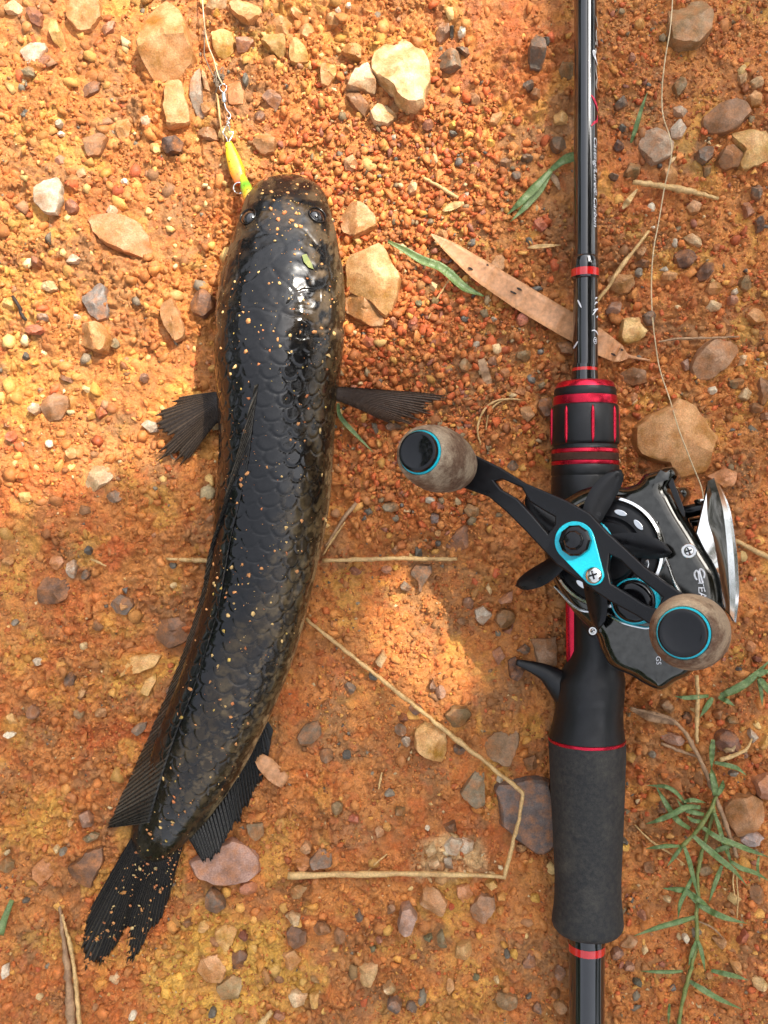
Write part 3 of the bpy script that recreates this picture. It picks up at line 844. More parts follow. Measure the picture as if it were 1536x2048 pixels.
rock(G, [(930, 1350), (1000, 1310), (990, 1420), (950, 1450)], 5, 'olive', 'olive sliver under the black flecked stone')
rock(G, [(280, 1420), (330, 1320), (420, 1340), (405, 1440), (330, 1470)], 6, 'olive', 'olive stone between the rod and the fishing line')
rock(G, (200, 1440, 46, 38), 5, (0.17, 0.115, 0.085), 'grey brown pebble close to the rod above a straw')
rock(G, [(590, 1390), (660, 1340), (730, 1400), (720, 1490), (650, 1505), (600, 1440)], 6, 'ochre', 'red and yellow stone just above the thick straw')
rock(G, [(780, 1700), (840, 1640), (905, 1680), (880, 1755), (810, 1755)], 5, 'tan', 'tan stone below the thick straw')
rock(G, [(1260, 1640), (1320, 1640), (1360, 1740), (1290, 1780)], 5, 'pink', 'pinkish tan stone by a dark pebble below the yellow rock')
rock(G, [(1325, 1510), (1400, 1500), (1420, 1570), (1385, 1645), (1340, 1600)], 6, 'slate', 'dark grey speckled pebble below the yellow rock')
rock(G, [(1360, 1800), (1400, 1760), (1440, 1800), (1430, 1880), (1380, 1900)], 6, (0.07, 0.06, 0.06), 'black pebble with a white glint under the pinkish tan stone')
rock(G, [(750, 1950), (830, 1910), (925, 1950), (920, 2015), (840, 2000)], 5, 'cream', 'flat cream stone above the purple brown stone')
rock(G, (505, 1698, 42, 36), 3.5, 'white', 'white pebble left of the fishing line under the thick straw')
rock(G, (515, 1862, 22, 16), 3, 'white', 'tiny white pebble touching the fishing line')
rock(G, (700, 1985, 30, 42), 3.5, 'pale', 'pale green grey chip left of the flat cream stone')
rock(G, [(200, 850), (270, 780), (330, 830), (290, 870), (220, 890)], 4.5, 'slate', 'slate pair stone right of the rod by the grass blade')
rock(G, (240, 1190, 50, 50), 5, (0.09, 0.07, 0.075), 'dark pebble under the grass blade right of the rod')
rock(G, (275, 1035, 32, 30), 4, 'slate', 'small slate chip left of the grass blade right of the rod')
rock(G, [(680, 690), (720, 640), (780, 640), (790, 720), (720, 790)], 5, 'olive', 'olive lump right of the fishing line bend')
rock(G, (410, 200, 48, 40), 5, 'ochre', 'ochre pebble between the rod and the olive brown rock')
rock(G, (335, 490, 30, 36), 4, 'pink', 'pink bead between the rod and the fishing line')
rock(G, [(1215, 580), (1290, 590), (1290, 660), (1240, 690)], 5, 'cream', 'left one of two cream yellow stones above the cracked rock')
rock(G, [(1320, 650), (1400, 620), (1430, 690), (1350, 720)], 5, 'cream', 'right one of two cream yellow stones above the cracked rock')
rock(G, [(1280, 800), (1330, 755), (1410, 780), (1400, 860), (1320, 870)], 6, 'ochre', 'ochre stone on the shoulder of the cracked rock')

rock(I, [(690, 110), (760, 70), (860, 90), (880, 150), (820, 220), (740, 230), (700, 180)], 7, (0.10, 0.06, 0.05), 'purple brown rounded rock right of the fishing line')
rock(I, [(870, 270), (930, 190), (1010, 180), (1022, 240), (960, 330), (900, 330)], 7, 'purple', 'dark purple stone below the purple brown rock')
rock(I, [(130, 310), (200, 280), (340, 290), (380, 350), (330, 430), (240, 450), (160, 400)], 8, (0.36, 0.19, 0.06), 'rugged ochre brown rock beside the rod ferrule')
rock(I, [(260, 640), (400, 630), (430, 710), (480, 750), (420, 820), (280, 860), (230, 820)], 7, (0.62, 0.42, 0.13), 'bright yellow block above the tip of the brown leaf', facets=3)
rock(I, [(120, 590), (190, 490), (260, 500), (240, 600), (180, 640)], 6, 'mauve', 'grey pink pitted stone right of the rod')
rock(I, (480, 645, 60, 62), 7, 'slate', 'round dark grey pebble beside the yellow block')
rock(I, [(830, 1020), (900, 880), (980, 810), (1200, 850), (1240, 900), (1100, 1060), (980, 1150), (880, 1140)], 9, (0.36, 0.21, 0.115), 'smooth pinkish brown stone with a yellow streak', facets=4)
rock(I, [(340, 1560), (480, 1420), (620, 1370), (720, 1290), (880, 1330), (980, 1480), (1090, 1620), (1010, 1740), (1000, 1870), (950, 1930), (740, 1960), (650, 1820), (500, 1830), (390, 1740)], 14, (0.50, 0.26, 0.075), 'big ochre boulder right behind the reel', facets=5)
rock(I, [(950, 1930), (1080, 1870), (1190, 1900), (1170, 2010), (1060, 2040)], 7, 'orange', 'orange rock behind the tip of the silver hood')
rock(I, [(1290, 600), (1380, 530), (1450, 600), (1455, 670), (1350, 690)], 7, 'ochre', 'ochre pyramid stone far right of the rod ferrule')
rock(I, (1020, 395, 62, 56), 6, 'ochre', 'ochre pebble right of the dark purple stone')
rock(I, [(940, 565), (1000, 470), (1080, 520), (1060, 575), (980, 590)], 6, 'cream', 'cream topped pebble below the ochre pebble')
rock(I, (1285, 350, 66, 66), 6, 'olive', 'olive tan stone above a white bead')
rock(I, (1187, 425, 26, 24), 4, 'white', 'bright white bead beside the olive tan stone')
rock(I, (1200, 1175, 62, 52), 6, 'green', 'round grey green pebble with a cream stone below')
rock(I, [(1210, 1290), (1280, 1180), (1330, 1250), (1290, 1320)], 5, 'cream', 'cream stone touching the round grey green pebble')
rock(I, (1355, 1375, 56, 50), 5, 'brown', 'brown flat pebble right of the ochre boulder')
rock(I, (1445, 1445, 50, 34), 5, 'mauve', 'grey pink pebble right of the ochre boulder')
rock(I, [(1190, 980), (1250, 935), (1310, 960), (1290, 1020), (1220, 1030)], 5, 'cream', 'cream yellow pebble at the tip of the smooth stone')
rock(I, [(250, 1090), (340, 1040), (450, 1070), (465, 1170), (350, 1195), (260, 1160)], 6, 'brown', 'half buried brown stone right of the red rod band')
rock(I, [(1390, 1120), (1490, 1080), (1490, 1360), (1390, 1350)], 7, 'brown', 'tall brown slab right of the cream stone')
rock(I, (1000, 1235, 34, 38), 4, 'white', 'whitish bead above the ochre boulder')
rock(I, (345, 1285, 46, 42), 4, 'orange', 'orange lump with a slate fleck right of the lock nut')
rock(I, (610, 245, 34, 22), 4, 'pale', 'small pale green bead left of the purple brown rock')
rock(I, [(360, 185), (420, 160), (495, 180), (490, 220), (420, 230), (370, 215)], 5, 'dkbrown', 'dark brown long pebble left of the fishing line')
rock(I, [(370, 60), (420, 40), (455, 90), (420, 150), (375, 130)], 6, 'tan', 'tan stone right of the leaning straw')
rock(I, (400, 265, 36, 40), 5, 'grey', 'grey brown pebble behind the rugged rock')
rock(I, (640, 300, 60, 44), 5, 'ochre', 'ochre crumbly stone right of the fishing line')
rock(I, [(750, 1000), (800, 970), (815, 1060), (780, 1075)], 4, 'mauve', 'grey violet chip left of the smooth stone')
rock(I, (1175, 490, 52, 46), 5, 'pink', 'dull pink stone under the bright white bead')

rock(J, [(810, 670), (880, 620), (940, 630), (980, 690), (980, 770), (960, 840), (890, 820), (815, 780)], 8, (0.60, 0.36, 0.10), 'yellow stone with a red stain next to the bent straw', facets=3)
rock(J, [(960, 590), (1000, 545), (1080, 545), (1110, 590), (1060, 650), (1000, 660)], 6, 'olive', 'olive brown pebble across the bent straw')
rock(J, (1275, 95, 56, 60), 7, (0.21, 0.125, 0.05), 'round brown pebble by the cream stone left of the reel')
rock(J, [(1115, 50), (1160, 30), (1212, 70), (1160, 132), (1125, 100)], 6, 'pale', 'cream white stone left of the round brown pebble')
rock(J, [(1290, 310), (1330, 290), (1380, 350), (1340, 420), (1300, 400)], 6, (0.06, 0.05, 0.055), 'dark purple stone under the tip of the trigger')
rock(J, [(1330, 255), (1380, 225), (1410, 250), (1380, 285)], 4, 'slate', 'black chip above the trigger tip')
rock(J, [(1165, 740), (1220, 680), (1350, 655), (1350, 740), (1300, 870), (1250, 850), (1190, 810)], 6, (0.22, 0.14, 0.07), 'brown and slate slab left of the red grip ring')
rock(J, [(1220, 940), (1300, 930), (1500, 900), (1560, 1220), (1500, 1310), (1440, 1310), (1340, 1240), (1260, 1150)], 7, (0.085, 0.088, 0.10), 'large dark slate slab half under the grip', facets=2)
rock(J, [(1040, 990), (1120, 870), (1170, 880), (1175, 1050), (1120, 1070)], 5, (0.20, 0.18, 0.12), 'grey green slab left of the dark slate slab')
rock(J, [(960, 1250), (1000, 1210), (1060, 1220), (1030, 1300), (970, 1290)], 5, 'white', 'largest white piece of the crushed white stone')
rock(J, [(1050, 1210), (1120, 1240), (1110, 1300), (1040, 1290)], 5, 'white', 'white piece right of the largest crushed white piece')
rock(J, [(860, 1270), (910, 1230), (930, 1290), (880, 1310)], 4, 'cream', 'cream piece at the left of the crushed white stone')
rock(J, [(880, 1330), (930, 1310), (950, 1360), (890, 1370)], 4, 'cream', 'cream piece under the crushed white stone above the straw')
rock(J, [(960, 1320), (1000, 1310), (1010, 1370), (970, 1380)], 4, 'pale', 'pale piece under the crushed white stone near the straw')
rock(J, [(955, 1150), (1020, 1130), (1030, 1180), (980, 1195)], 5, 'dkbrown', 'dark brown cube above the crushed white stone')
rock(J, [(715, 1060), (770, 1060), (780, 1110), (710, 1095)], 4, 'olive', 'small olive brick shaped stone')
rock(J, (465, 797, 24, 26), 4, 'blue', 'dark blue square bead on the clay right of the anal fin')
rock(J, (358, 795, 44, 38), 4.5, (0.17, 0.12, 0.08), 'grey brown pebble left of the dark blue bead')
rock(J, [(205, 700), (250, 640), (320, 620), (340, 690), (290, 740), (220, 740)], 5, (0.14, 0.115, 0.085), 'dark mottled stone right of the brown husk')
rock(J, (475, 458, 36, 38), 4.5, 'slate', 'dark grey pebble left of the bent straw')
rock(J, [(608, 320), (650, 252), (672, 290), (640, 352)], 4.5, 'cream', 'cream wedge touching the bent straw')
rock(J, (770, 727, 28, 32), 4, 'pale', 'pale grey pebble left of the yellow stained stone')
rock(J, (742, 668, 34, 34), 4.5, 'grey', 'grey pebble above the pale grey pebble')
rock(J, (752, 607, 30, 26), 4, 'maroon', 'red brown pebble above the grey pebble')
rock(J, [(270, 1330), (330, 1260), (390, 1290), (392, 1350), (290, 1372)], 5, (0.13, 0.125, 0.115), 'dark slate lump touching the bent straw near its end')
rock(J, (255, 1265, 28, 34), 4, 'tan', 'small tan pebble left of the dark slate lump')
rock(J, (243, 1338, 40, 42), 4, 'orange', 'orange pebble left of the dark slate lump')
rock(J, (415, 1055, 36, 34), 4, 'olive', 'olive pebble on the clay between fish and straw')
rock(J, [(885, 440), (905, 400), (925, 450), (900, 495)], 5, 'dkbrown', 'dark brown tooth shaped stone right of the bent straw')
rock(J, (945, 475, 32, 36), 4, 'mauve', 'mauve pebble beside the dark tooth shaped stone')
rock(J, [(1205, 270), (1250, 240), (1280, 290), (1240, 340)], 5, 'pink', 'pinkish stone left of the trigger tip')
rock(J, [(1410, 200), (1540, 190), (1540, 340), (1440, 330)], 6, (0.30, 0.20, 0.13), 'big tan grey stone under the trigger')
rock(J, [(1300, 180), (1330, 90), (1310, 150), (1260, 160)], 4, 'maroon', 'red brown chip left of the tan grey stone')
rock(J, (600, 395, 28, 24), 4, 'slate', 'slate chip just below the bent straw')
rock(J, (820, 560, 40, 30), 4.5, 'purple', 'purple stone half under the bent straw')
rock(J, (1040, 760, 34, 36), 4.5, 'blue', 'dark blue stone right of the yellow stained stone')
rock(J, (500, 1125, 36, 32), 4, 'red', 'crimson lump on the clay below the olive pebble')
rock(J, (670, 1160, 22, 26), 3.5, 'ochre', 'ochre bead below the olive brick shaped stone')
rock(J, (632, 1185, 24, 36), 3.5, 'tan', 'tan bead left of an ochre bead')
rock(J, (685, 990, 30, 20), 4, 'grey', 'grey chip above the olive brick shaped stone')
rock(J, (878, 1164, 14), 3, 'white', 'single white bead above the crushed white stone')
rock(J, [(1370, 820), (1430, 800), (1450, 860), (1390, 880)], 4, 'brown', 'brown stone between the two slabs left of the grip')
rock(J, (1250, 920, 20), 3.5, 'pale', 'pale bead at the corner of the dark slate slab')
rock(J, (1360, 1275, 30, 26), 4, 'brown', 'round brown pebble by the lower end of the slate slab')

rock(K, [(320, 150), (440, 148), (442, 240), (390, 262), (340, 215)], 5, (0.22, 0.17, 0.10), 'olive grey triangular stone right of the anal fin')
rock(K, [(1350, 880), (1380, 720), (1440, 700), (1492, 790), (1450, 890), (1400, 912)], 8, (0.36, 0.25, 0.22), 'upright pinkish grey stone below the bent straw')
rock(K, [(580, 800), (630, 762), (692, 790), (682, 848), (620, 842)], 5, 'cream', 'cream pebble above the dark brown striped stone')
rock(K, [(590, 900), (640, 850), (730, 900), (730, 990), (650, 1025), (600, 980)], 6, 'dkbrown', 'dark brown striped stone by the ochre patch')
rock(K, (832, 888, 66, 50), 5, 'brown', 'flat brown oval stone right of the striped stone')
rock(K, (956, 932, 44, 58), 5, 'brown', 'brown oval stone beside the flat brown oval')
rock(K, [(1060, 1140), (1100, 1100), (1222, 1108), (1222, 1170), (1180, 1282), (1110, 1272)], 7, (0.56, 0.38, 0.17), 'creamy ochre stone pointing down on red clay')
rock(K, (1330, 1412, 56, 54), 7, (0.13, 0.135, 0.14), 'larger one of two blue grey pebbles side by side')
rock(K, (1452, 1420, 40, 42), 6, (0.15, 0.14, 0.13), 'smaller one of two blue grey pebbles side by side')
rock(K, [(1250, 1275), (1310, 1225), (1345, 1290), (1290, 1312)], 5, 'cream', 'cream wedge above the two blue grey pebbles')
rock(K, (1088, 782, 34, 52), 5, 'blue', 'dark blue upright pebble left of the pinkish grey stone')
rock(K, (1310, 735, 34, 40), 4.5, 'brown', 'brown pebble between dark blue pebble and pinkish grey stone')
rock(K, [(600, 600), (680, 570), (740, 590), (690, 660), (640, 670)], 5, (0.34, 0.20, 0.07), 'ochre brown stone below the cut end of the straw')
rock(K, (330, 610, 70, 50), 4.5, (0.34, 0.11, 0.04), 'rusty stone between the pinkish stone and the ochre patch')
rock(K, [(100, 880), (200, 830), (270, 850), (230, 980), (180, 1040), (110, 960)], 5, 'yellow', 'yellow crumbly block at the top of the ochre patch')
rock(K, [(0, 830), (50, 810), (75, 860), (20, 920), (-20, 900)], 5, 'yellow', 'yellow lump next to the blue grey wedge')
rock(K, [(10, 1080), (120, 1060), (190, 1150), (150, 1250), (40, 1250), (-30, 1180)], 5, 'ochre', 'broad ochre lump in the ochre patch')
rock(K, [(100, 1280), (220, 1200), (300, 1250), (260, 1380), (140, 1400)], 5, (0.34, 0.27, 0.13), 'grey green lump in the ochre patch')
rock(K, [(200, 1080), (260, 1010), (330, 1060), (300, 1170), (220, 1160)], 5, 'dkbrown', 'brown lump in the ochre patch')
rock(K, [(540, 1070), (640, 1030), (700, 1090), (640, 1160), (560, 1140)], 5, 'ochre', 'ochre lump under the striped stone')
rock(K, [(600, 1330), (650, 1290), (740, 1320), (720, 1390), (640, 1400)], 5, 'cream', 'cream lump at the lower side of ochre patch')
rock(K, [(750, 1310), (820, 1290), (815, 1380), (770, 1390)], 4.5, 'yellow', 'yellow lump right of the cream lump')
rock(K, (345, 1215, 26, 20), 3.5, 'yellow', 'yellow bead in the ochre patch')
rock(K, (82, 1475, 30, 34), 4, 'slate', 'dark slate bead at the foot of the ochre patch')
rock(K, (545, 1475, 46, 40), 4.5, 'pink', 'pinkish stone beside the pale straw end')
rock(K, (1230, 945, 22, 26), 3.5, 'pink', 'pink bead left of the upright pinkish grey stone')
rock(K, (1185, 1022, 26, 22), 3.5, 'green', 'grey green bead under the pink bead')
rock(K, (912, 1128, 26, 20), 3.5, 'ochre', 'ochre bead below the brown oval stone')
rock(K, (735, 320, 36, 44), 4.5, 'tan', 'tan pebble above the orange pebble by the slate lump')

rock(L_, [(590, 1110), (700, 1080), (712, 1180), (640, 1242), (570, 1230)], 6, (0.50, 0.31, 0.10), 'golden ochre stone on red clay left of the butt')
rock(L_, (975, 1545, 102, 76), 9, (0.24, 0.165, 0.08), 'smooth egg shaped brown stone left of the butt')
rock(L_, [(690, 830), (760, 720), (880, 740), (890, 830), (800, 950), (700, 910)], 6, (0.30, 0.18, 0.11), 'rough brown rock left of the end of the grip')
rock(L_, [(340, 640), (450, 680), (520, 780), (480, 900), (400, 860), (300, 790)], 6, (0.44, 0.24, 0.10), 'tan orange rock below the crushed white stone')
rock(L_, [(330, 1060), (400, 1040), (410, 1080), (350, 1100)], 4.5, 'green', 'grey green chip left of a rough green stone')
rock(L_, [(430, 1050), (480, 1000), (520, 1130), (450, 1130)], 5, 'green', 'rough green stone left of the golden ochre stone')
rock(L_, [(580, 650), (700, 630), (720, 730), (640, 790), (590, 740)], 5, 'orange', 'orange clod under the bent straw corner')
rock(L_, [(800, 640), (860, 590), (900, 640), (850, 685)], 5, 'yellow', 'yellow green stone at the corner of the bent straw')
rock(L_, (935, 755, 40, 40), 4.5, 'ochre', 'ochre pebble right of the rough brown rock')
rock(L_, (925, 850, 34, 28), 4, 'ochre', 'ochre bead below the ochre pebble')
rock(L_, (1030, 1175, 30, 34), 4.5, 'yellow', 'yellow bead beside a slate bead left of the butt')
rock(L_, (975, 1180, 24, 34), 4, 'slate', 'slate bead left of a yellow bead')
rock(L_, [(1090, 1240), (1180, 1150), (1200, 1260), (1120, 1340)], 4.5, 'mauve', 'mauve slab stone left of the butt')
rock(L_, (1380, 1330, 46, 52), 5, 'mauve', 'grey mauve stone touching the butt')
rock(L_, (1385, 1580, 48, 46), 5, 'tan', 'tan stone touching the butt')
rock(L_, (1350, 1490, 44, 38), 4.5, 'brown', 'brown stone just above the tan one by the butt')
rock(L_, (740, 1375, 32, 28), 4, 'green', 'dark green pebble in red clay')
rock(L_, (890, 1362, 20), 3.5, 'cream', 'cream bead above the egg shaped stone')
rock(L_, [(520, 1400), (560, 1380), (575, 1450), (530, 1500), (505, 1450)], 4.5, 'ochre', 'long ochre stone left of the egg shaped stone')
rock(L_, [(1130, 1500), (1170, 1490), (1160, 1550), (1110, 1540)], 4, 'slate', 'slate fleck right of the egg shaped stone')
rock(L_, (1205, 1610, 38, 50), 4, (0.10, 0.09, 0.085), 'dark slate lump between the egg shaped stone and butt')
rock(L_, (1085, 375, 44, 32), 4.5, 'tan', 'tan pebble at the foot of the dark slate slab')
rock(L_, (1195, 765, 42, 32), 4, 'yellow', 'two toned yellow pebble left of the grip end')
rock(L_, (548, 825, 26, 22), 4, 'red', 'bright orange red bead right of the tan orange rock')

rock(N_, [(950, 250), (1030, 130), (1200, 110), (1300, 180), (1310, 320), (1200, 420), (1080, 500), (1000, 400)], 9, (0.36, 0.19, 0.08), 'big rough orange brown rock behind the grass plant')
rock(N_, [(1190, -20), (1340, -60), (1350, 180), (1250, 150)], 8, 'pink', 'pinkish red rock with a yellow edge right of the grass')
rock(N_, [(1090, 510), (1160, 430), (1250, 440), (1312, 500), (1270, 550), (1150, 562)], 6, (0.50, 0.47, 0.52), 'violet white shell like stone right of the grass')
rock(N_, (350, 752, 62, 56), 5, 'brown', 'flat tan brown stone right of the grip')
rock(N_, [(80, 1400), (160, 1315), (232, 1330), (180, 1425)], 5, 'tan', 'tan wedge stone at the end of the grip')
rock(N_, [(980, 1485), (1080, 1510), (1095, 1600), (1050, 1625), (1010, 1560)], 6, 'ochre', 'ochre yellow stone right of the grass stem')
rock(N_, (1255, 1720, 62, 62), 6, (0.64, 0.46, 0.20), 'pale yellow rock right of the low grass blade')
rock(N_, (285, 1145, 44, 36), 5, 'pink', 'pink grey stone right of the grip end')
rock(N_, (165, 1578, 52, 44), 5, 'mauve', 'pinkish grey stone right of the butt')
rock(N_, (60, 1470, 58, 54), 5, (0.26, 0.17, 0.15), 'violet brown stone touching the butt on its right')
rock(N_, (490, 1010, 42, 26), 4, 'cream', 'cream pebble by the grass stem')
rock(N_, [(860, 1330), (960, 1320), (970, 1390), (910, 1400)], 5, 'tan', 'tan angular stone right of the grass stem')
rock(N_, [(1080, 1320), (1130, 1250), (1180, 1310), (1140, 1380), (1070, 1370)], 5, 'red', 'brick red stone right of the grass stem')
rock(N_, (300, 1440, 30, 42), 4, 'cream', 'cream yellow chip right of the tan wedge')
rock(N_, (640, 1330, 28, 34), 4, 'white', 'white chip left of the grass stem')
rock(N_, (810, 770, 64, 50), 5, 'olive', 'olive stone under the grass plant')
rock(N_, (235, 1710, 38, 36), 4.5, (0.10, 0.10, 0.08), 'dark green pebble right of the butt')
rock(N_, (1235, 960, 70, 80), 5, 'brown', 'brown clod stone right of the grass roots')
rock(N_, (130, 560, 46, 34), 4.5, 'yellow', 'yellow pebble right of the grip')
rock(N_, (115, 515, 32, 30), 4.5, 'slate', 'slate bead touching the right side of the grip')
rock(N_, (500, 470, 36, 36), 4.5, 'ochre', 'ochre pebble left of the grass stalk')
rock(N_, (835, 1640, 36, 24), 4, 'tan', 'tan bead between two low grass blades')
rock(N_, (430, 225, 52, 56), 5, (0.10, 0.075, 0.065), 'dark purple stone under the left grass blade')

rock(O_, [(450, 980), (500, 915), (640, 940), (692, 1000), (660, 1052), (520, 1040)], 6, (0.30, 0.19, 0.16), 'mauve stone between the dry stems')
rock(O_, [(1020, 960), (1110, 895), (1210, 940), (1262, 1080), (1180, 1150), (1060, 1120), (1000, 1040)], 8, (0.16, 0.09, 0.08), 'purple rock with a yellow patch beside the curled straw')
rock(O_, [(1080, 1100), (1110, 1050), (1190, 1030), (1180, 1090), (1120, 1140)], 9.5, 'cream', 'yellow patch lump on the purple rock')
rock(O_, [(1345, 950), (1370, 885), (1430, 970), (1410, 1050), (1370, 1030)], 5, 'pale', 'pale green white flake at the curled straw tip')
rock(O_, (380, 1152, 46, 36), 4.5, 'grey', 'grey pebble right of the red grip ring')
rock(O_, (1055, 760, 58, 56), 5, 'brown', 'brown pebble right of the upright stem')
rock(O_, (1200, 812, 72, 46), 5, 'olive', 'olive oval pebble left of the leafy shoot')
rock(O_, (735, 790, 62, 66), 4, (0.05, 0.045, 0.04), 'black stone behind the upright stem')
rock(O_, [(430, 630), (520, 590), (600, 680), (580, 750), (500, 720)], 5, (0.24, 0.15, 0.075), 'flat brown stone under the reel bottom')
rock(O_, (945, 870, 64, 40), 5, 'ochre', 'ochre brown pebble right of the upright stem')
rock(O_, [(870, 900), (900, 940), (880, 980), (850, 960)], 4.5, 'ochre', 'ochre seed shaped stone touching the upright stem')
rock(O_, [(1430, 1070), (1540, 950), (1560, 1080), (1480, 1110)], 6, 'yellow', 'yellow red stone at the right of curled straw')
rock(O_, [(1140, 1330), (1180, 1310), (1260, 1340), (1230, 1370), (1150, 1360)], 4.5, 'grey', 'grey stone beside the green blade')
rock(O_, (1310, 1160, 40, 36), 4.5, 'mauve', 'violet grey stone under the curled straw')
rock(O_, [(900, 740), (960, 690), (985, 760), (920, 800)], 5, 'orange', 'orange pebble right of the upright stem near a blade')
rock(O_, (740, 1090, 44, 46), 4.5, 'yellow', 'yellow stone where the dry stems cross')
rock(O_, (1380, 70, 60, 60), 5, 'orange', 'orange stone right of the right handle knob')
rock(O_, (1450, 195, 46, 34), 5, 'maroon', 'dark maroon stone above the leafy shoot')
rock(O_, (1262, 308, 30, 32), 4, (0.12, 0.115, 0.12), 'black and white bead left of the leafy shoot')
rock(O_, (800, 1520, 46, 60), 5, 'orange', 'orange rust stone left of the dry stem')
rock(O_, (840, 1390, 50, 80), 5, (0.34, 0.17, 0.06), 'long ochre clod behind the dry stem')

rock(U, [(800, 420), (870, 330), (920, 280), (945, 290), (950, 430), (880, 470)], 6, (0.17, 0.085, 0.055), 'dark brown triangular stone left of the crank')
rock(U, [(570, 600), (610, 540), (720, 540), (725, 590), (670, 660), (640, 730), (620, 650)], 5, (0.075, 0.078, 0.07), 'dark pointed slate under the straight straw')
rock(U, [(610, 430), (650, 425), (660, 495), (610, 495)], 4, 'slate', 'dark slate stub above the straight straw')
rock(U, (450, 172, 60, 38), 6, (0.18, 0.165, 0.11), 'smooth grey green pebble in the red gravel')
rock(U, [(705, 240), (720, 195), (765, 195), (760, 275), (715, 285)], 5, (0.13, 0.135, 0.16), 'dark blue rounded brick pebble in the red gravel')
rock(U, [(275, 200), (320, 175), (340, 205), (300, 235)], 4.5, 'slate', 'upper slate chip of a pair in the red gravel')
rock(U, [(262, 250), (290, 225), (300, 250), (270, 265)], 4, 'blue', 'lower slate chip of a pair in the red gravel')
rock(U, (485, 243, 26, 24), 4.5, (0.22, 0.20, 0.16), 'grey bead under the smooth grey green pebble')
rock(U, [(910, 190), (950, 145), (1020, 180), (1020, 230), (950, 240)], 5, (0.24, 0.165, 0.08), 'ochre grey stone below the crank arm')
rock(U, [(510, 680), (540, 645), (590, 690), (570, 715), (520, 705)], 5, 'grey', 'grey stone left of the dark pointed slate')
rock(U, [(1060, 690), (1080, 660), (1105, 720), (1090, 740)], 4.5, 'cream', 'cream wedge below the star drag arm')
rock(U, [(1130, 770), (1200, 720), (1235, 700), (1220, 780), (1150, 790)], 5, 'pink', 'pinkish stone below the star drag arm')
rock(U, (950, 790, 42, 44), 5, 'mauve', 'mauve stone left of the cream white stone')
rock(U, (755, 405, 24, 20), 4, 'blue', 'dark blue bead left of the dark brown triangle')
rock(U, (755, 340, 24, 24), 4, 'tan', 'tan bead above the dark blue bead')
rock(U, [(450, 450), (490, 415), (515, 440), (480, 485)], 4.5, 'brown', 'brown wedge just above the straight straw')
rock(U, (225, 585, 46, 32), 4.5, 'maroon', 'maroon pebble right of the fish below the straight straw')
rock(U, (425, 575, 40, 30), 4.5, 'pink', 'pink brown pebble beside a yellow bead below the straw')
rock(U, (483, 558, 22, 24), 4, 'yellow', 'yellow bead just below the straight straw')
rock(U, (265, 855, 24, 24), 3.5, 'orange', 'orange bead on shaded clay left of the sun patch')
rock(U, (700, 130, 36, 22), 4, 'pale', 'pale shell like chip under the left knob')
rock(U, (915, 905, 40, 26), 4, 'brown', 'brown pebble at the edge of the sun patch')

rock(Q, [(640, 870), (720, 800), (800, 820), (835, 900), (780, 985), (700, 940)], 6, 'mauve', 'mauve lump right of the swivel', facets=6)
rock(Q, [(555, 1290), (600, 1200), (700, 1190), (785, 1260), (760, 1370), (640, 1385)], 6, 'tan', 'round tan stone right of the lure snap')
rock(Q, [(910, 360), (960, 345), (1040, 430), (1080, 500), (1080, 580), (960, 585), (905, 560), (890, 460)], 6, 'yellow', 'bright lemon yellow stone above the dark hollow', facets=3)
rock(Q, [(970, 215), (1110, 220), (1130, 280), (1060, 360), (960, 310)], 6, 'ochre', 'ochre stone above the lemon yellow stone')
rock(Q, [(1180, 610), (1260, 580), (1330, 600), (1320, 680), (1240, 760), (1180, 700)], 6, 'yellow', 'yellow ochre stone right of the dark hollow')
rock(Q, [(340, 60), (420, 20), (560, 30), (660, 90), (640, 160), (540, 230), (440, 180), (380, 130)], 8, 'ochre', 'orange ochre rock right of the leader line', facets=4)
rock(Q, [(130, 40), (200, -20), (340, -10), (330, 60), (200, 95)], 6, 'cream', 'cream rock above the squarish yellow stone')
rock(Q, [(410, 380), (440, 330), (560, 330), (590, 390), (520, 450), (430, 480)], 6, 'pink', 'pink rock right of the squarish yellow stone')
rock(Q, [(700, 200), (820, 160), (950, 220), (940, 300), (830, 330), (720, 300)], 6, 'ochre', 'ochre slab left of the lemon yellow stone')
rock(Q, [(640, 380), (700, 330), (870, 340), (870, 440), (840, 540), (740, 490)], 6, (0.46, 0.30, 0.09), 'mustard slab left of the lemon yellow stone')
rock(Q, [(320, 740), (450, 720), (490, 780), (480, 940), (350, 940)], 5, 'orange', 'smooth orange block right of the swivel')
rock(Q, [(905, 110), (960, 80), (1015, 120), (1000, 180), (940, 170)], 5, 'ochre', 'little ochre cube above the ochre slab')
rock(Q, [(1380, 450), (1480, 390), (1540, 420), (1540, 530), (1440, 520)], 6, 'ochre', 'ochre wedge left of the cracked off quartz')
rock(Q, (625, 1040, 56, 60), 4.5, 'purple', 'purple crumbly stone under the mauve lump')
rock(Q, (235, 125, 36, 32), 4.5, 'yellow', 'small yellow pebble touching the leader line')
rock(Q, [(1370, 1450), (1420, 1390), (1510, 1450), (1500, 1520), (1410, 1520)], 5, 'tan', 'tan grey pebble above the snout')
NHERO = RK

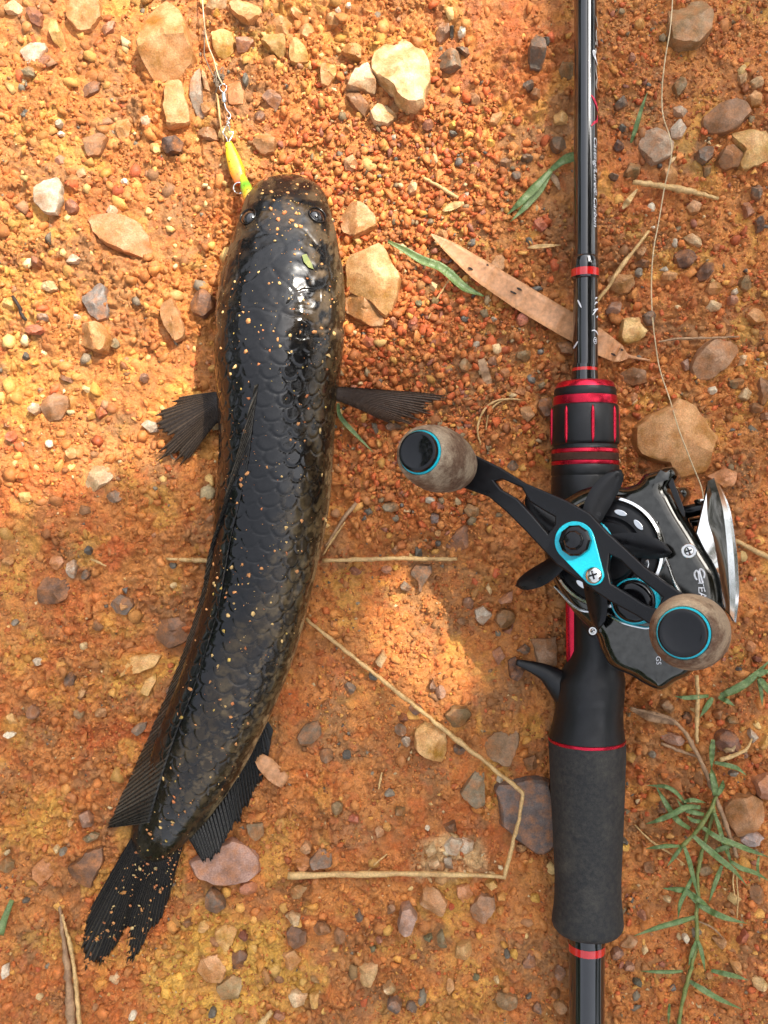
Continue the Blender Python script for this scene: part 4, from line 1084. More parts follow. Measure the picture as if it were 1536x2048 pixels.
# past about 300 stones the smallest go, as real geometry, into one heap of loose pebbles
stones = sorted([o for o in COL.objects if o.get('category') == 'stone'], key=lambda o: -(o.dimensions.x * o.dimensions.y))
pv, pf, pc = [], [], []
for o in stones[300:]:
    off = len(pv)
    pv += [tuple(v.co + o.location) for v in o.data.vertices]
    pf += [tuple(i + off for i in p.vertices) for p in o.data.polygons]
    pc += [tuple(o.color[:3])] * len(o.data.vertices)
    me_ = o.data
    bpy.data.objects.remove(o); bpy.data.meshes.remove(me_)
pme = mesh_from('small_pebbles', pv, pf, True, 25)
vcol(pme, 'Col', np.array(pc))
pebbles = link('small_pebbles', pme, M['crumb'])
tag(pebbles, 'scattered small pebbles of many colours across the clay', 'pebbles', kind='stuff')

# crumbs by kind of ground
OC = np.array(OCC)


def scatter(n, lo, hi, power, dens, seed, pal, bury=0.25, spread=1.0, clip=False):
    r = np.random.default_rng(seed)
    x = r.uniform(-0.158, 0.158, n) * spread; y = r.uniform(-0.208, 0.208, n) * spread
    px, py = to_px(x, y)
    keep = r.random(n) < dens(px, py)
    if clip: keep &= (np.abs(x) > 0.150) | (np.abs(y) > 0.196)          # only round the outside of the picture
    x, y = x[keep], y[keep]
    s = lo + (hi - lo) * r.random(len(x)) ** power
    free = np.ones(len(x), bool)
    for k0 in range(0, len(x), 4000):
        d = np.hypot(x[k0:k0 + 4000, None] - OC[None, :, 0], y[k0:k0 + 4000, None] - OC[None, :, 1]) - OC[None, :, 2] * 0.9
        free[k0:k0 + 4000] = d.min(1) > 0
    x, y, s = x[free], y[free], s[free]
    if pal is None:                                     # clods of the soil they lie on
        c = soil_color(x, y) * r.uniform(0.80, 1.22, (len(x), 1))
    else:
        c, k = pick(pal, len(x), r)
    z = gh(x, y) + s * (0.75 - 2 * bury)
    return np.stack([x, y, z], 1), s, c


mid = lambda px, py: np.clip(1.6 * gravel_mask(px, py) - 0.25, 0, 1) * (1 - sstep(1150, 1220, px))
rgt = lambda px, py: sstep(1190, 1240, px) * (0.25 + 0.75 * sstep(0.42, 0.58, fbm(px / 80, py / 80, 77, 3)))
CLAY_PAL = [((0.46, 0.165, 0.046), 30), ((0.40, 0.11, 0.03), 14), ((0.32, 0.125, 0.045), 10), ((0.50, 0.21, 0.07), 14), ((0.50, 0.25, 0.06), 5), ((0.16, 0.13, 0.11), 1.2), ((0.55, 0.42, 0.27), 1.0)]
groups = [
    scatter(62000, 0.0006, 0.0019, 2.2, lambda px, py: 0.95 * mid(px, py), 1, CR_PAL, 0.10),
    scatter(24000, 0.0004, 0.0009, 1.3, lambda px, py: 0.5 * mid(px, py), 6, CR_PAL, -0.25),
    scatter(30000, 0.0005, 0.0015, 2.2, lambda px, py: 0.75 * rgt(px, py), 7, CR_PAL, 0.12),
    scatter(60000, 0.00035, 0.00085, 1.5, lambda px, py: 0.25 + 0.6 * sstep(0.42, 0.6, fbm(px / 120, py / 120, 79, 3)), 2, CLAY_PAL, 0.22),
    scatter(5200, 0.0008, 0.0024, 2.2, lambda px, py: 0.25 + 0.75 * sstep(0.40, 0.58, fbm((px - 768) * 0.18 / 26, (1024 - py) * 0.18 / 26, 15, 3)), 12, None, 0.42),
    scatter(16000, 0.0008, 0.0034, 2.2, lambda px, py: 0.9 + 0 * px, 13, None, 0.25, 2.6, True),
    scatter(1500, 0.0014, 0.0052, 2.0, lambda px, py: 0.9 + 0 * px, 14, CR_PAL, 0.2, 2.6, True),
    scatter(3200, 0.0009, 0.0028, 2.4, lambda px, py: 0.6 * (1 - sstep(900, 1100, py)) * (1 - sstep(700, 1000, px)), 8,
            [((0.52, 0.27, 0.085), 5), ((0.46, 0.17, 0.05), 6), ((0.58, 0.38, 0.16), 3), ((0.62, 0.50, 0.32), 1.2), ((0.40, 0.20, 0.12), 2), ((0.2, 0.16, 0.13), 1)], 0.30),
    scatter(5000, 0.0006, 0.0019, 2.4, lambda px, py: 0.5 * (1 - gravel_mask(px, py)), 3, CLAY_PAL, 0.28),
    scatter(7000, 0.0007, 0.0026, 2.4, lambda px, py: 0.6 * np.exp(-(((px - 480) / 210) ** 2 + ((py - 1950) / 120) ** 2)), 4,
            [((0.52, 0.28, 0.075), 5), ((0.56, 0.34, 0.11), 3), ((0.36, 0.17, 0.06), 2), ((0.25, 0.15, 0.07), 1)], 0.3),
    scatter(9000, 0.0005, 0.0018, 1.8, lambda px, py: 1.0 * np.exp(-(((px - 900) / 75) ** 2 + ((py - 1720) / 50) ** 2)), 5,
            [((0.62, 0.52, 0.38), 5), ((0.55, 0.36, 0.19), 3), ((0.4, 0.2, 0.09), 1)], 0.2),
]
cp = np.vstack([g[0] for g in groups]); cs = np.concatenate([g[1] for g in groups]); cc = np.vstack([g[2] for g in groups])
big_ = cs > 0.00085
fine_o = crumbs('fine_grit', cp[~big_], cs[~big_], cc[~big_], M['crumb'], fine=True)
tag(fine_o, 'fine orange grit covering the clay between the stones', 'grit', kind='stuff')
crumb_o = crumbs('soil_crumbs', cp[big_], cs[big_], cc[big_], M['crumb'])
print('CRUMBS', len(cs), int(big_.sum()))
tag(crumb_o, 'loose orange and red soil crumbs and grit over the clay', 'gravel', kind='stuff')

# flat angular flakes of hard clay pressed into the surface: too many to count
r7 = np.random.default_rng(71)
nf = 5200
fxy = np.stack([r7.uniform(-0.150, 0.150, nf), r7.uniform(-0.198, 0.198, nf)], 1)
fpx, fpy = to_px(fxy[:, 0], fxy[:, 1])
w_l = 0.30 + 0.55 * (1 - sstep(560, 900, fpx)) * (1 - sstep(950, 1150, fpy)) + 0.15 * sstep(1200, 1300, fpx)
keep = (r7.random(nf) < w_l * (1 - 0.8 * mid(fpx, fpy)))
dmin = np.min(np.hypot(fxy[:, None, 0] - OC[None, :, 0], fxy[:, None, 1] - OC[None, :, 1]) - OC[None, :, 2], axis=1)
fxy = fxy[keep & (dmin > 0)]; nf = len(fxy)
fs_ = 0.0009 + 0.0024 * r7.random(nf) ** 2.6
K7 = 7
an = (np.arange(K7)[None] + r7.uniform(-0.35, 0.35, (nf, K7))) * 2 * np.pi / K7 + r7.random((nf, 1)) * 6.28
ra_ = fs_[:, None] * r7.uniform(0.6, 1.15, (nf, K7)); st_ = r7.uniform(0.55, 1.0, (nf, 1)); dr_ = r7.random((nf, 1)) * 3.14
ox = ra_ * np.cos(an); oy = ra_ * np.sin(an) * st_
ox, oy = ox * np.cos(dr_) - oy * np.sin(dr_), ox * np.sin(dr_) + oy * np.cos(dr_)
hf = fs_[:, None] * r7.uniform(0.25, 0.55, (nf, 1)); tx_, ty_ = r7.normal(0, 0.22, (nf, 1)), r7.normal(0, 0.22, (nf, 1))
z0 = gh(fxy[:, 0], fxy[:, 1])[:, None]
low = np.stack([fxy[:, :1] + ox * 1.08, fxy[:, 1:] + oy * 1.08, z0 - hf * 1.5 + ox * 0], -1)
top_ = np.stack([fxy[:, :1] + ox * 0.86, fxy[:, 1:] + oy * 0.86, z0 + hf * 0.75 + tx_ * ox + ty_ * oy], -1)
cen_ = np.stack([fxy[:, 0], fxy[:, 1], (z0 + hf * r7.uniform(0.75, 1.05, (nf, 1)))[:, 0]], -1)[:, None]
flv = np.concatenate([low, top_, cen_], 1)
tri = []
for k in range(K7):
    k2 = (k + 1) % K7
    tri += [(k, k2, K7 + k2), (k, K7 + k2, K7 + k), (K7 + k, K7 + k2, 2 * K7)]
flf = (np.array(tri)[None] + (np.arange(nf) * (2 * K7 + 1))[:, None, None]).reshape(-1, 3)
flc = soil_color(fxy[:, 0], fxy[:, 1]) * r7.uniform(0.75, 1.2, (nf, 1))
alt, _k = pick([((0.54, 0.29, 0.085), 5), ((0.50, 0.20, 0.065), 5), ((0.60, 0.42, 0.20), 2), ((0.30, 0.15, 0.075), 3), ((0.44, 0.10, 0.035), 2), ((0.20, 0.17, 0.14), 0.8)], nf, r7)
sel = r7.random(nf) < 0.45
flc[sel] = alt[sel]
flm = mesh_from('clay_flakes', flv.reshape(-1, 3), flf, False)
vcol(flm, 'Col', np.repeat(flc, 2 * K7 + 1, axis=0))
tag(link('clay_flakes', flm, M['crumb']), 'flat angular flakes of hard clay pressed into the soil', 'clay flakes', kind='stuff')

# ------------------------------------------------------------------ the fish
FS = np.array([  # centre line px, half width px, half height mm, roll of the back towards image left (degrees)
    (590, 353, 14, 2.2, 4), (588, 358, 34, 3.8, 4), (584, 371, 60, 6.6, 4), (579, 395, 79, 9.2, 5), (574, 430, 92, 11.6, 6), (571, 500, 110, 14.2, 8),
    (567, 560, 122, 16.0, 10), (561, 640, 129, 17.0, 13), (557, 720, 127, 17.4, 16), (554, 800, 118, 17.2, 21), (553, 900, 114, 16.8, 30), (546, 1000, 113, 16.2, 41),
    (533, 1100, 107, 15.2, 51), (515, 1200, 102, 14.0, 61), (486, 1300, 101, 12.4, 70), (447, 1400, 98, 12.0, 78), (402, 1500, 92, 10.4, 84), (358, 1588, 78, 8.2, 87),
    (324, 1652, 60, 5.8, 89), (302, 1692, 46, 3.8, 90), (286, 1720, 26, 2.0, 90), (277, 1738, 8, 1.2, 90)])
NS, NA = 640, 260
seg = np.r_[0, np.cumsum(np.hypot(np.diff(FS[:, 0]), np.diff(FS[:, 1])))]
sm = crom(np.column_stack([FS, seg]), NS * 3)
tt = np.interp(np.linspace(0, seg[-1], NS), sm[:, 5], np.arange(len(sm)))
fs = np.stack([np.interp(tt, np.arange(len(sm)), sm[:, k]) for k in range(5)], 1)
# finer sampling of the blunt snout
hh = fs[:, 3] / 1000
zc = hh * 0.97 - 0.0008
sc_px = (H - zc) / F
cx = (fs[:, 0] - 768) * sc_px; cy = -(fs[:, 1] - 1024) * sc_px
hw = fs[:, 2] * sc_px
tx = np.gradient(cx); ty = np.gradient(cy); tl = np.hypot(tx, ty); tx /= tl; ty /= tl
nxv, nyv = ty, -tx                        # unit vector to image left of travel (head to tail: travelling down, this is ...)
if nxv[NS // 3] > 0: nxv, nyv = -nxv, -nyv
arc = np.r_[0, np.cumsum(np.hypot(np.diff(cx), np.diff(cy)))] * 1000       # mm from the snout
th = np.linspace(0, 2 * np.pi, NA, endpoint=False)
TH, AR = np.meshgrid(th, arc)
ex = 2.25 - 0.55 * sstep(150, 235, AR)
sl = np.cos(TH); su = np.sin(TH)
prof_l = np.sign(sl) * np.abs(sl) ** (2 / ex); prof_u = np.sign(su) * np.abs(su) ** (2 / (ex - 0.1))
roll = np.radians(fs[:, 4])[:, None]
beta = np.degrees((TH - np.pi / 2 - roll + np.pi) % (2 * np.pi) - np.pi)     # 0 on the back, +-180 on the belly, + to image left
girth = np.sqrt((hw[:, None] ** 2 + hh[:, None] ** 2) / 2) * 1000
ac = np.radians(beta) * girth
# relief: overlapping scales, head plates, mouth, lateral folds
SL, SW, SR = 4.6, 5.4, 4.3
best = np.full(AR.shape, 99.0); hgt = np.zeros(AR.shape); edge = np.zeros(AR.shape); sid = np.zeros(AR.shape)
wob = 0.5 * (fbm(AR / 9, ac / 9, 301, 2) - 0.5)
A0 = AR + wob; AC = ac + 1.4 * (fbm(AR / 11, ac / 11, 305, 2) - 0.5)
i0 = np.floor(A0 / SL)
for di in (1, 0, -1, -2):                # the scale that starts nearest the head lies on top
    i = i0 + di
    sh = 0.5 * (np.mod(i, 2))
    j = np.round(AC / SW - sh)
    ds = A0 - i * SL; da = AC - (j + sh) * SW
    rr_ = np.hypot(ds / SR, da / (SW * 0.56))
    on = (rr_ < 1) & (ds > -0.4 * SR)
    hgt = np.where(on, 0.25 + 0.75 * rr_ * np.clip(ds / SR + 0.4, 0, 1), hgt)
    edge = np.where(on, sstep(0.80, 0.98, rr_) * (ds > 0), edge)
    sid = np.where(on, _hash(i, j, 5), sid)
sc_mask = sstep(58, 74, AR) * (1 - sstep(arc[-1] - 40, arc[-1] - 12, AR)) * (1 - sstep(115, 150, np.abs(beta)))
plate1, plate2, pid = worley(AR / 15 + 0.3 * fbm(AR / 8, ac / 8, 311, 2), ac / 12 + 0.4 * fbm(AR / 7, ac / 7, 313, 2), 315)
head_m = 1 - sstep(50, 72, AR)
disp = sc_mask * (0.15 * hgt - 0.32 * edge)
disp += head_m * (0.35 * (fbm(AR / 2.6, ac / 2.6, 451, 3) - 0.5) -0.20 * (1 - sstep(0.0, 0.08, plate2 - plate1)) * sstep(18, 30, AR) + 0.5 * (fbm(AR / 7, ac / 7, 317, 4) - 0.5))
disp += 0.55 * (fbm(AR / 18, ac / 12, 321, 3) - 0.5) + 0.07 * (fbm(AR / 2.5, ac / 2.5, 331, 2) - 0.5)
side = np.sin(TH)
disp -= 1.3 * np.exp(-((side - 0.02) / 0.13) ** 2) * (1 - sstep(26, 40, AR))               # mouth slit round the snout
disp -= 0.7 * np.exp(-((AR - (57 + 6 * np.cos(np.radians(beta)))) / 1.6) ** 2) * sstep(35, 60, np.abs(beta))   # gill cover edge
disp *= np.clip(hh[:, None] / 0.006, 0.15, 1)
d = disp / 1000
X3 = cx[:, None] + nxv[:, None] * 0 - 0
lat = -prof_l                      # TH=0 is image right
X = cx[:, None] + nxv[:, None] * (lat * hw[:, None] - np.cos(TH) * d)
Y = cy[:, None] + nyv[:, None] * (lat * hw[:, None] - np.cos(TH) * d)
Z = zc[:, None] + prof_u * hh[:, None] + np.sin(TH) * d
Z = np.where(prof_u < 0, zc[:, None] + prof_u * hh[:, None] * 0.97, Z)
fv = np.stack([X, Y, Z], -1).reshape(-1, 3)
r0 = np.arange(NS - 1)[:, None] * NA; c0 = np.arange(NA)[None]; c1 = (c0 + 1) % NA
ff = np.stack([(r0 + c0).ravel(), (r0 + c1).ravel(), (r0 + NA + c1).ravel(), (r0 + NA + c0).ravel()], 1)
fv = np.vstack([fv, [[P(590, 350, zc[0]).x, P(590, 350, zc[0]).y, zc[0]], [cx[-1], cy[-1], zc[-1]]]])
t1 = np.stack([np.arange(NA), np.full(NA, len(fv) - 2), (np.arange(NA) + 1) % NA, (np.arange(NA) + 1) % NA], 1)
me = bpy.data.meshes.new('body')
e0 = (NS - 1) * NA
allf = [tuple(q) for q in ff] + [(len(fv) - 2, (k + 1) % NA, k) for k in range(NA)] + [(len(fv) - 1, e0 + k, e0 + (k + 1) % NA) for k in range(NA)]
me.from_pydata([tuple(v) for v in fv], [], allf); me.update()
me.polygons.foreach_set('use_smooth', np.ones(len(me.polygons), bool))
bm = bmesh.new(); bm.from_mesh(me); bmesh.ops.recalc_face_normals(bm, faces=bm.faces); bm.to_mesh(me); bm.free()
# colour of the skin
ab = np.abs(beta)
blot = fbm(AR / 14, ac / 9, 401, 4); mott = fbm(AR / 4, ac / 3.2, 411, 4); spk = fbm(AR / 1.5, ac / 1.5, 421, 3)
mixc = lambda a, b, f: a * (1 - f[..., None]) + np.array(b) * f[..., None]
colr = np.broadcast_to(np.array((0.0050, 0.0048, 0.0054)), AR.shape + (3,)).copy()
colr = mixc(colr, (0.030, 0.020, 0.010), sstep(48, 84, ab + 40 * (blot - 0.5)))
colr = mixc(colr, (0.085, 0.058, 0.026), sstep(0.50, 0.64, mott) * sstep(45, 80, ab) * 0.8)
colr = mixc(colr, (0.008, 0.006, 0.005), sstep(0.53, 0.62, blot) * sstep(60, 90, ab) * 0.85)
colr = mixc(colr, (0.16, 0.11, 0.055), sstep(0.56, 0.70, spk) * sstep(70, 105, ab) * 0.55)
colr = mixc(colr, (0.26, 0.18, 0.09), sstep(160, 178, ab) * 0.6)
tb = np.minimum(TH, 2 * np.pi - TH)
colr = mixc(colr, (0.34, 0.24, 0.12), (1 - sstep(0.06, 0.36, tb + 0.9 * (mott - 0.5))) * sstep(85, 115, AR) * 0.85)
colr = colr * (1 - 0.75 * edge * sc_mask)[..., None]
colr = mixc(colr, (0.013, 0.010, 0.007), sstep(arc[-1] - 60, arc[-1] - 15, AR) * 0.8)
colr = mixc(colr, (0.095, 0.062, 0.032), head_m * sstep(0.48, 0.66, mott) * sstep(15, 55, ab) * 0.8)
colr = mixc(colr, (0.07, 0.045, 0.024), (1 - sstep(14, 34, AR)) * sstep(0.42, 0.62, fbm(AR / 3, ac / 3, 441, 4)) * 0.7)
colr = mixc(colr, (0.20, 0.14, 0.09), head_m * sstep(0.60, 0.70, fbm(AR / 6, ac / 5, 431, 4)) * sstep(30, 55, ab) * sstep(20, 40, AR) * 0.5)
lefts = sstep(55, 75, beta) * (1 - sstep(95, 120, beta)) * (1 - sstep(120, 150, AR))
colr = mixc(colr, (0.075, 0.030, 0.012), lefts * 0.55 * sstep(30, 60, AR))
vcol(me, 'Col', np.vstack([colr.reshape(-1, 3), colr[0, 0], colr[-1, 0]]))
gl = 1.0 + 1.6 * (1 - sstep(30, 55, AR)) * sstep(0.4, 0.6, mott) + 0.6 * (1 - sstep(38, 62, AR)) + 0.9 * sstep(0.5, 0.66, mott) * sstep(40, 70, ab) + 1.5 * edge * sc_mask
gl = np.repeat(gl.reshape(-1, 1), 3, 1)
vcol(me, 'Gloss', np.vstack([gl, gl[0], gl[-1]]))
fish = empty('fish', (cx[NS // 2], cy[NS // 2], 0), 'dead dark wet snakehead fish lying belly down on the clay', 'fish')
body = link('body', me, M['fish'], fish)
bvh = BVHTree.FromPolygons([tuple(v) for v in fv], allf)
CAMP = Vector((0, 0, H))


def on_fish(px, py, lift=0.0005, fallback=0.003):
    dr = (P(px, py, 0) - CAMP).normalized()
    loc, nrm, idx, dist = bvh.ray_cast(CAMP, dr)
    if loc is None:
        return None, None
    if nrm.dot(dr) > 0: nrm = -nrm
    return loc + nrm * lift, nrm


def fin(name, base, edge_, parent, nr=30, nl=14, lag=0.0,  thick=0.0003, ripple=0.00025, seed=1, dark=(0.010, 0.009, 0.009), ray=(0.05, 0.035, 0.022), ragged=0.06, pale=0.0, bow=0.0):
    """membrane between a base line and a free edge (lists of 3-D points), with raised rays and a frayed rim"""
    r = np.random.default_rng(seed)
    nu = nr * 6
    Bp = crom(base, nu); Ep = crom(edge_, nu)
    u = np.linspace(0, 1, nu)
    if lag:
        u2 = np.minimum(1, u + lag * np.minimum(1, u / 0.08) * (1 - 0.6 * u)) ; Ep = np.stack([np.interp(u2, u, Ep[:, k]) for k in range(3)], 1)
    ph = u * nr
    ray_h = 0.5 + 0.5 * np.cos(2 * np.pi * ph)
    rag = np.interp(ph, np.arange(nr + 2), 1 + ragged * r.normal(0, 1, nr + 2)) - ragged * 0.5 * (1 - ray_h)
    V = []; Cc = []
    tint = np.interp(ph, np.arange(nr + 2), r.random(nr + 2))
    for k in range(nl):
        t = k / (nl - 1)
        te = t * np.where(t > 0.6, 1 + (rag - 1) * (t - 0.6) / 0.4, 1)
        q = Bp + (Ep - Bp) * te[:, None]
        q[:, 2] += ripple * (ray_h - 0.5) * min(1, t * 4) + bow * math.sin(math.pi * t)
        V.append(q)
        f = np.clip(ray_h * 0.8 * (0.35 + tint) + pale * (tint > 0.6) * ray_h, 0, 1) * (0.4 + 0.6 * t)
        Cc.append(np.array(dark)[None] * (1 - f[:, None]) + np.array(ray)[None] * f[:, None])
    V = np.array(V); Cc = np.array(Cc)
    lo = V.copy(); lo[..., 2] -= thick
    allv = np.vstack([V.reshape(-1, 3), lo.reshape(-1, 3)])
    n = nl * nu; Fc = []
    for k in range(nl - 1):
        for j in range(nu - 1):
            a = k * nu + j
            Fc.append((a, a + 1, a + nu + 1, a + nu)); Fc.append((n + a, n + a + nu, n + a + nu + 1, n + a + 1))
    for j in range(nu - 1):
        a = (nl - 1) * nu + j
        Fc.append((a, a + 1, n + a + 1, n + a)); Fc.append((j, n + j, n + j + 1, j + 1))
    for k in range(nl - 1):
        for a in (k * nu, k * nu + nu - 1):
            Fc.append((a, a + nu, n + a + nu, n + a))
    me = mesh_from(name, allv, np.array(Fc))
    vcol(me, 'Col', np.vstack([Cc.reshape(-1, 3)] * 2))
    return link(name, me, M['fin'], parent)


def fpt(px, py, z=None, lift=0.0006):
    if z is None:
        p, n_ = on_fish(px, py, lift)
        if p is not None: return tuple(p)
        z = 0.004
    return tuple(P(px, py, z))


# dorsal fin, folded down along the back
db = [(517, 768), (506, 850), (496, 930), (480, 1000), (462, 1080), (450, 1150), (434, 1230), (410, 1310), (384, 1390), (356, 1460), (332, 1530), (312, 1600), (300, 1645)]
de = [(512, 772), (486, 880), (464, 960), (446, 1030), (424, 1105), (404, 1180), (378, 1268), (350, 1345), (322, 1412), (294, 1478), (264, 1545), (233, 1612), (213, 1656)]
zs = np.linspace(0, 1, len(db))
base_p = [fpt(*q, lift=0.0003) for q in db]
edge_p = []
for k, q in enumerate(de):
    p, n_ = on_fish(*q, 0.0013)
    if p is None or k > 5:
        p = P(q[0], q[1], max(0.0025, 0.012 - 0.0012 * k)) if k > 5 else P(q[0], q[1], 0.010)
    edge_p.append(tuple(p))
fin('dorsal_fin', base_p, edge_p, fish, nr=64, nl=16, lag=0.13, ripple=0.0006, seed=3, dark=(0.005, 0.005, 0.005), ray=(0.09, 0.075, 0.055), pale=0.5, ragged=0.02)
# anal fin on the far side of the tail
fin('anal_fin', [tuple(P(528, 1428, 0.006)), tuple(P(500, 1478, 0.006)), tuple(P(468, 1535, 0.005)), tuple(P(432, 1590, 0.0045)), tuple(P(398, 1635, 0.004)), tuple(P(372, 1668, 0.0035))],
    [tuple(P(548, 1462, 0.004)), tuple(P(534, 1530, 0.003)), tuple(P(504, 1596, 0.0026)), tuple(P(472, 1650, 0.008)), tuple(P(438, 1705, 0.009)), tuple(P(408, 1728, 0.008))], fish, nr=30, lag=0.16, seed=5, dark=(0.005, 0.005, 0.005), ray=(0.025, 0.021, 0.016), ripple=0.0006)
# tail fin
fin('tail_fin', [tuple(P(288, 1632, 0.0026)), tuple(P(296, 1655, 0.0030)), tuple(P(306, 1676, 0.0030)), tuple(P(322, 1684, 0.0030)), tuple(P(345, 1680, 0.0030)), tuple(P(372, 1676, 0.0026))],
    [tuple(P(178, 1822, 0.0022)), tuple(P(160, 1905, 0.0022)), tuple(P(188, 1932, 0.0022)), tuple(P(222, 1908, 0.0026)), tuple(P(249, 1866, 0.0030)), tuple(P(252, 1936, 0.0022)), tuple(P(292, 1882, 0.0024)), tuple(P(330, 1822, 0.0024)), tuple(P(352, 1742, 0.0026))],
    fish, nr=34, nl=22, seed=7, dark=(0.006, 0.005, 0.005), ray=(0.04, 0.032, 0.02), ripple=0.0005, bow=0.0016, ragged=0.04)
# pectoral fins
fin('pectoral_fin', [tuple(P(446, 782, 0.010)), tuple(P(444, 800, 0.010)), tuple(P(444, 820, 0.009)), tuple(P(446, 838, 0.008))],
    [tuple(P(352, 795, 0.005)), tuple(P(318, 838, 0.0055)), tuple(P(328, 890, 0.005)), tuple(P(352, 908, 0.0035)), tuple(P(378, 918, 0.003)), tuple(P(404, 872, 0.003))],
    fish, nr=26, nl=18, seed=9, ragged=0.10, dark=(0.020, 0.013, 0.009), ray=(0.075, 0.05, 0.032), ripple=0.00035, bow=0.001)
fin('pectoral_fin', [tuple(P(662, 772, 0.012)), tuple(P(664, 780, 0.012)), tuple(P(664, 790, 0.011)), tuple(P(662, 800, 0.010))],
    [tuple(P(815, 784, 0.009)), tuple(P(872, 790, 0.007)), tuple(P(870, 824, 0.005)), tuple(P(830, 848, 0.004)), tuple(P(778, 846, 0.004)), tuple(P(718, 812, 0.005))],
    fish, nr=30, nl=18, seed=10, dark=(0.030, 0.017, 0.011), ray=(0.13, 0.075, 0.045), ripple=0.00035, ragged=0.12, bow=0.001)


def ball(c, r, seg=24, rings=14, sq=(1, 1, 1)):
    V = []; Fc = []
    for k in range(rings + 1):
        a = math.pi * k / rings
        for j in range(seg):
            b = 2 * math.pi * j / seg
            V.append((c[0] + r * sq[0] * math.sin(a) * math.cos(b), c[1] + r * sq[1] * math.sin(a) * math.sin(b), c[2] + r * sq[2] * math.cos(a)))
    for k in range(rings):
        for j in range(seg):
            Fc.append((k * seg + j, (k + 1) * seg + j, (k + 1) * seg + (j + 1) % seg, k * seg + (j + 1) % seg))
    return V, Fc


for (ex_, ey_) in ((634, 431), (497, 434)):
    p, n_ = on_fish(ex_, ey_, 0.0)
    if p is None: p, n_ = P(ex_, ey_, 0.012), Vector((-0.8, 0, 0.5)).normalized()
    ring = [p + n_ * 0.0004 + (Matrix.Rotation(a * 2 * math.pi / 24, 3, n_) @ n_.orthogonal().normalized()) * 0.0030 for a in range(25)]
    v_, f_ = tube([tuple(q) for q in ring], 0.0003, 8, False)
    lid = mk('eye_socket', v_, f_, M['fish'], fish)
    vcol(lid.data, 'Col', np.tile(np.array([[0.006, 0.005, 0.005]]), (len(v_), 1))); vcol(lid.data, 'Gloss', np.full((len(v_), 3), 2.5))
    c_ = p - n_ * 0.0019
    v_, f_ = ball(c_, 0.0032)
    mk('eye', v_, f_, M['eye'], fish)
# torn red corner of the mouth
v_, f_ = ball(P(512, 405, 0.0125), 0.0016, 12, 8, (1.1, 0.8, 0.5))
mk('mouth_corner', v_, f_, M['mouth'], fish)

# crumbs of soil sticking to the wet skin
r5 = np.random.default_rng(55)
pp, nn_ = [], []
cents = [(560, 470, 50, 40), (600, 480, 45, 25), (640, 560, 30, 60), (520, 560, 60, 80), (470, 640, 20, 120), (620, 660, 50, 60), (560, 690, 70, 60), (500, 860, 25, 90), (470, 1050, 30, 90),
         (610, 850, 40, 80), (600, 1000, 40, 120), (450, 1160, 30, 40), (540, 1150, 60, 90), (480, 1300, 60, 80), (470, 1440, 60, 80), (370, 1560, 60, 60), (320, 1650, 50, 50), (560, 400, 45, 25), (570, 380, 30, 15)]
for k in range(800):
    if r5.random() < 0.72:
        c_ = cents[r5.integers(len(cents))]; q = (r5.normal(c_[0], c_[2]), r5.normal(c_[1], c_[3]))
    else:
        q = (r5.uniform(250, 700), r5.uniform(360, 1720))
    p, n_ = on_fish(q[0], q[1], 0.0001)
    if p is None: continue
    pp.append(tuple(p)); nn_.append(tuple(n_))
sz = 0.00014 + 0.0008 * r5.random(len(pp)) ** 4
c_, _ = pick([((0.55, 0.26, 0.11), 5), ((0.48, 0.17, 0.07), 3), ((0.60, 0.42, 0.20), 4), ((0.5, 0.36, 0.10), 1)], len(pp), r5)
fc = crumbs('clinging_soil_crumbs', np.array(pp), sz, c_, M['crumb'], np.array(nn_), (0.5, 0.9), r5)
tag(fc, 'orange and cream soil crumbs sticking to the wet fish', 'soil crumbs', kind='stuff')
# grit in the tail and fins
tp = []
for k in range(150):
    u = r5.random(); v = r5.random()
    a = np.array((285 + 80 * u, 1660 + 30 * u)) * (1 - v) + np.array((175 + 160 * u, 1890 - 40 * u)) * v
    tp.append(tuple(P(a[0], a[1], 0.0047 + 0.001 * (1 - v))))
sz = 0.0002 + 0.0006 * r5.random(len(tp)) ** 3
c_, _ = pick([((0.50, 0.24, 0.10), 4), ((0.42, 0.16, 0.07), 3), ((0.45, 0.34, 0.18), 4)], len(tp), r5)
fc = crumbs('tail_grit', np.array(tp), sz, c_, M['crumb'], None, (0.5, 0.9), r5)
tag(fc, 'fine grit caught on the tail fin of the fish', 'grit', kind='stuff')

# ------------------------------------------------------------------ the rod
RZ = 0.0131                                   # height of the rod axis: the foam grip rests on the soil
RX = P(1171, 0, RZ).x
KS = (H - RZ) / F


def ry(py): return -(py - 1024) * KS


def loft(st, seg=48, cap=True):
    """stations: (photo row, centre x px, half width px, half depth px or None, z shift mm)"""
    V = []; Fc = []
    for s in st:
        py, cxp, hwp = s[0], s[1], s[2]
        hd = s[3] if len(s) > 3 and s[3] else hwp
        dz = s[4] / 1000 if len(s) > 4 else 0
        for j in range(seg):
            a = 2 * math.pi * j / seg
            V.append(((cxp - 768) * KS + hwp * KS * math.cos(a), ry(py), RZ + dz + hd * KS * math.sin(a)))
    for k in range(len(st) - 1):
        for j in range(seg):
            j2 = (j + 1) % seg
            Fc.append((k * seg + j, k * seg + j2, (k + 1) * seg + j2, (k + 1) * seg + j))
    if cap:
        Fc.append(tuple(range(seg - 1, -1, -1))); Fc.append(tuple((len(st) - 1) * seg + j for j in range(seg)))
    return V, Fc


rod = empty('fishing_rod', (RX, ry(1500), 0), 'black casting rod with red rings, foam grip and trigger seat lying along the clay', 'fishing rod')
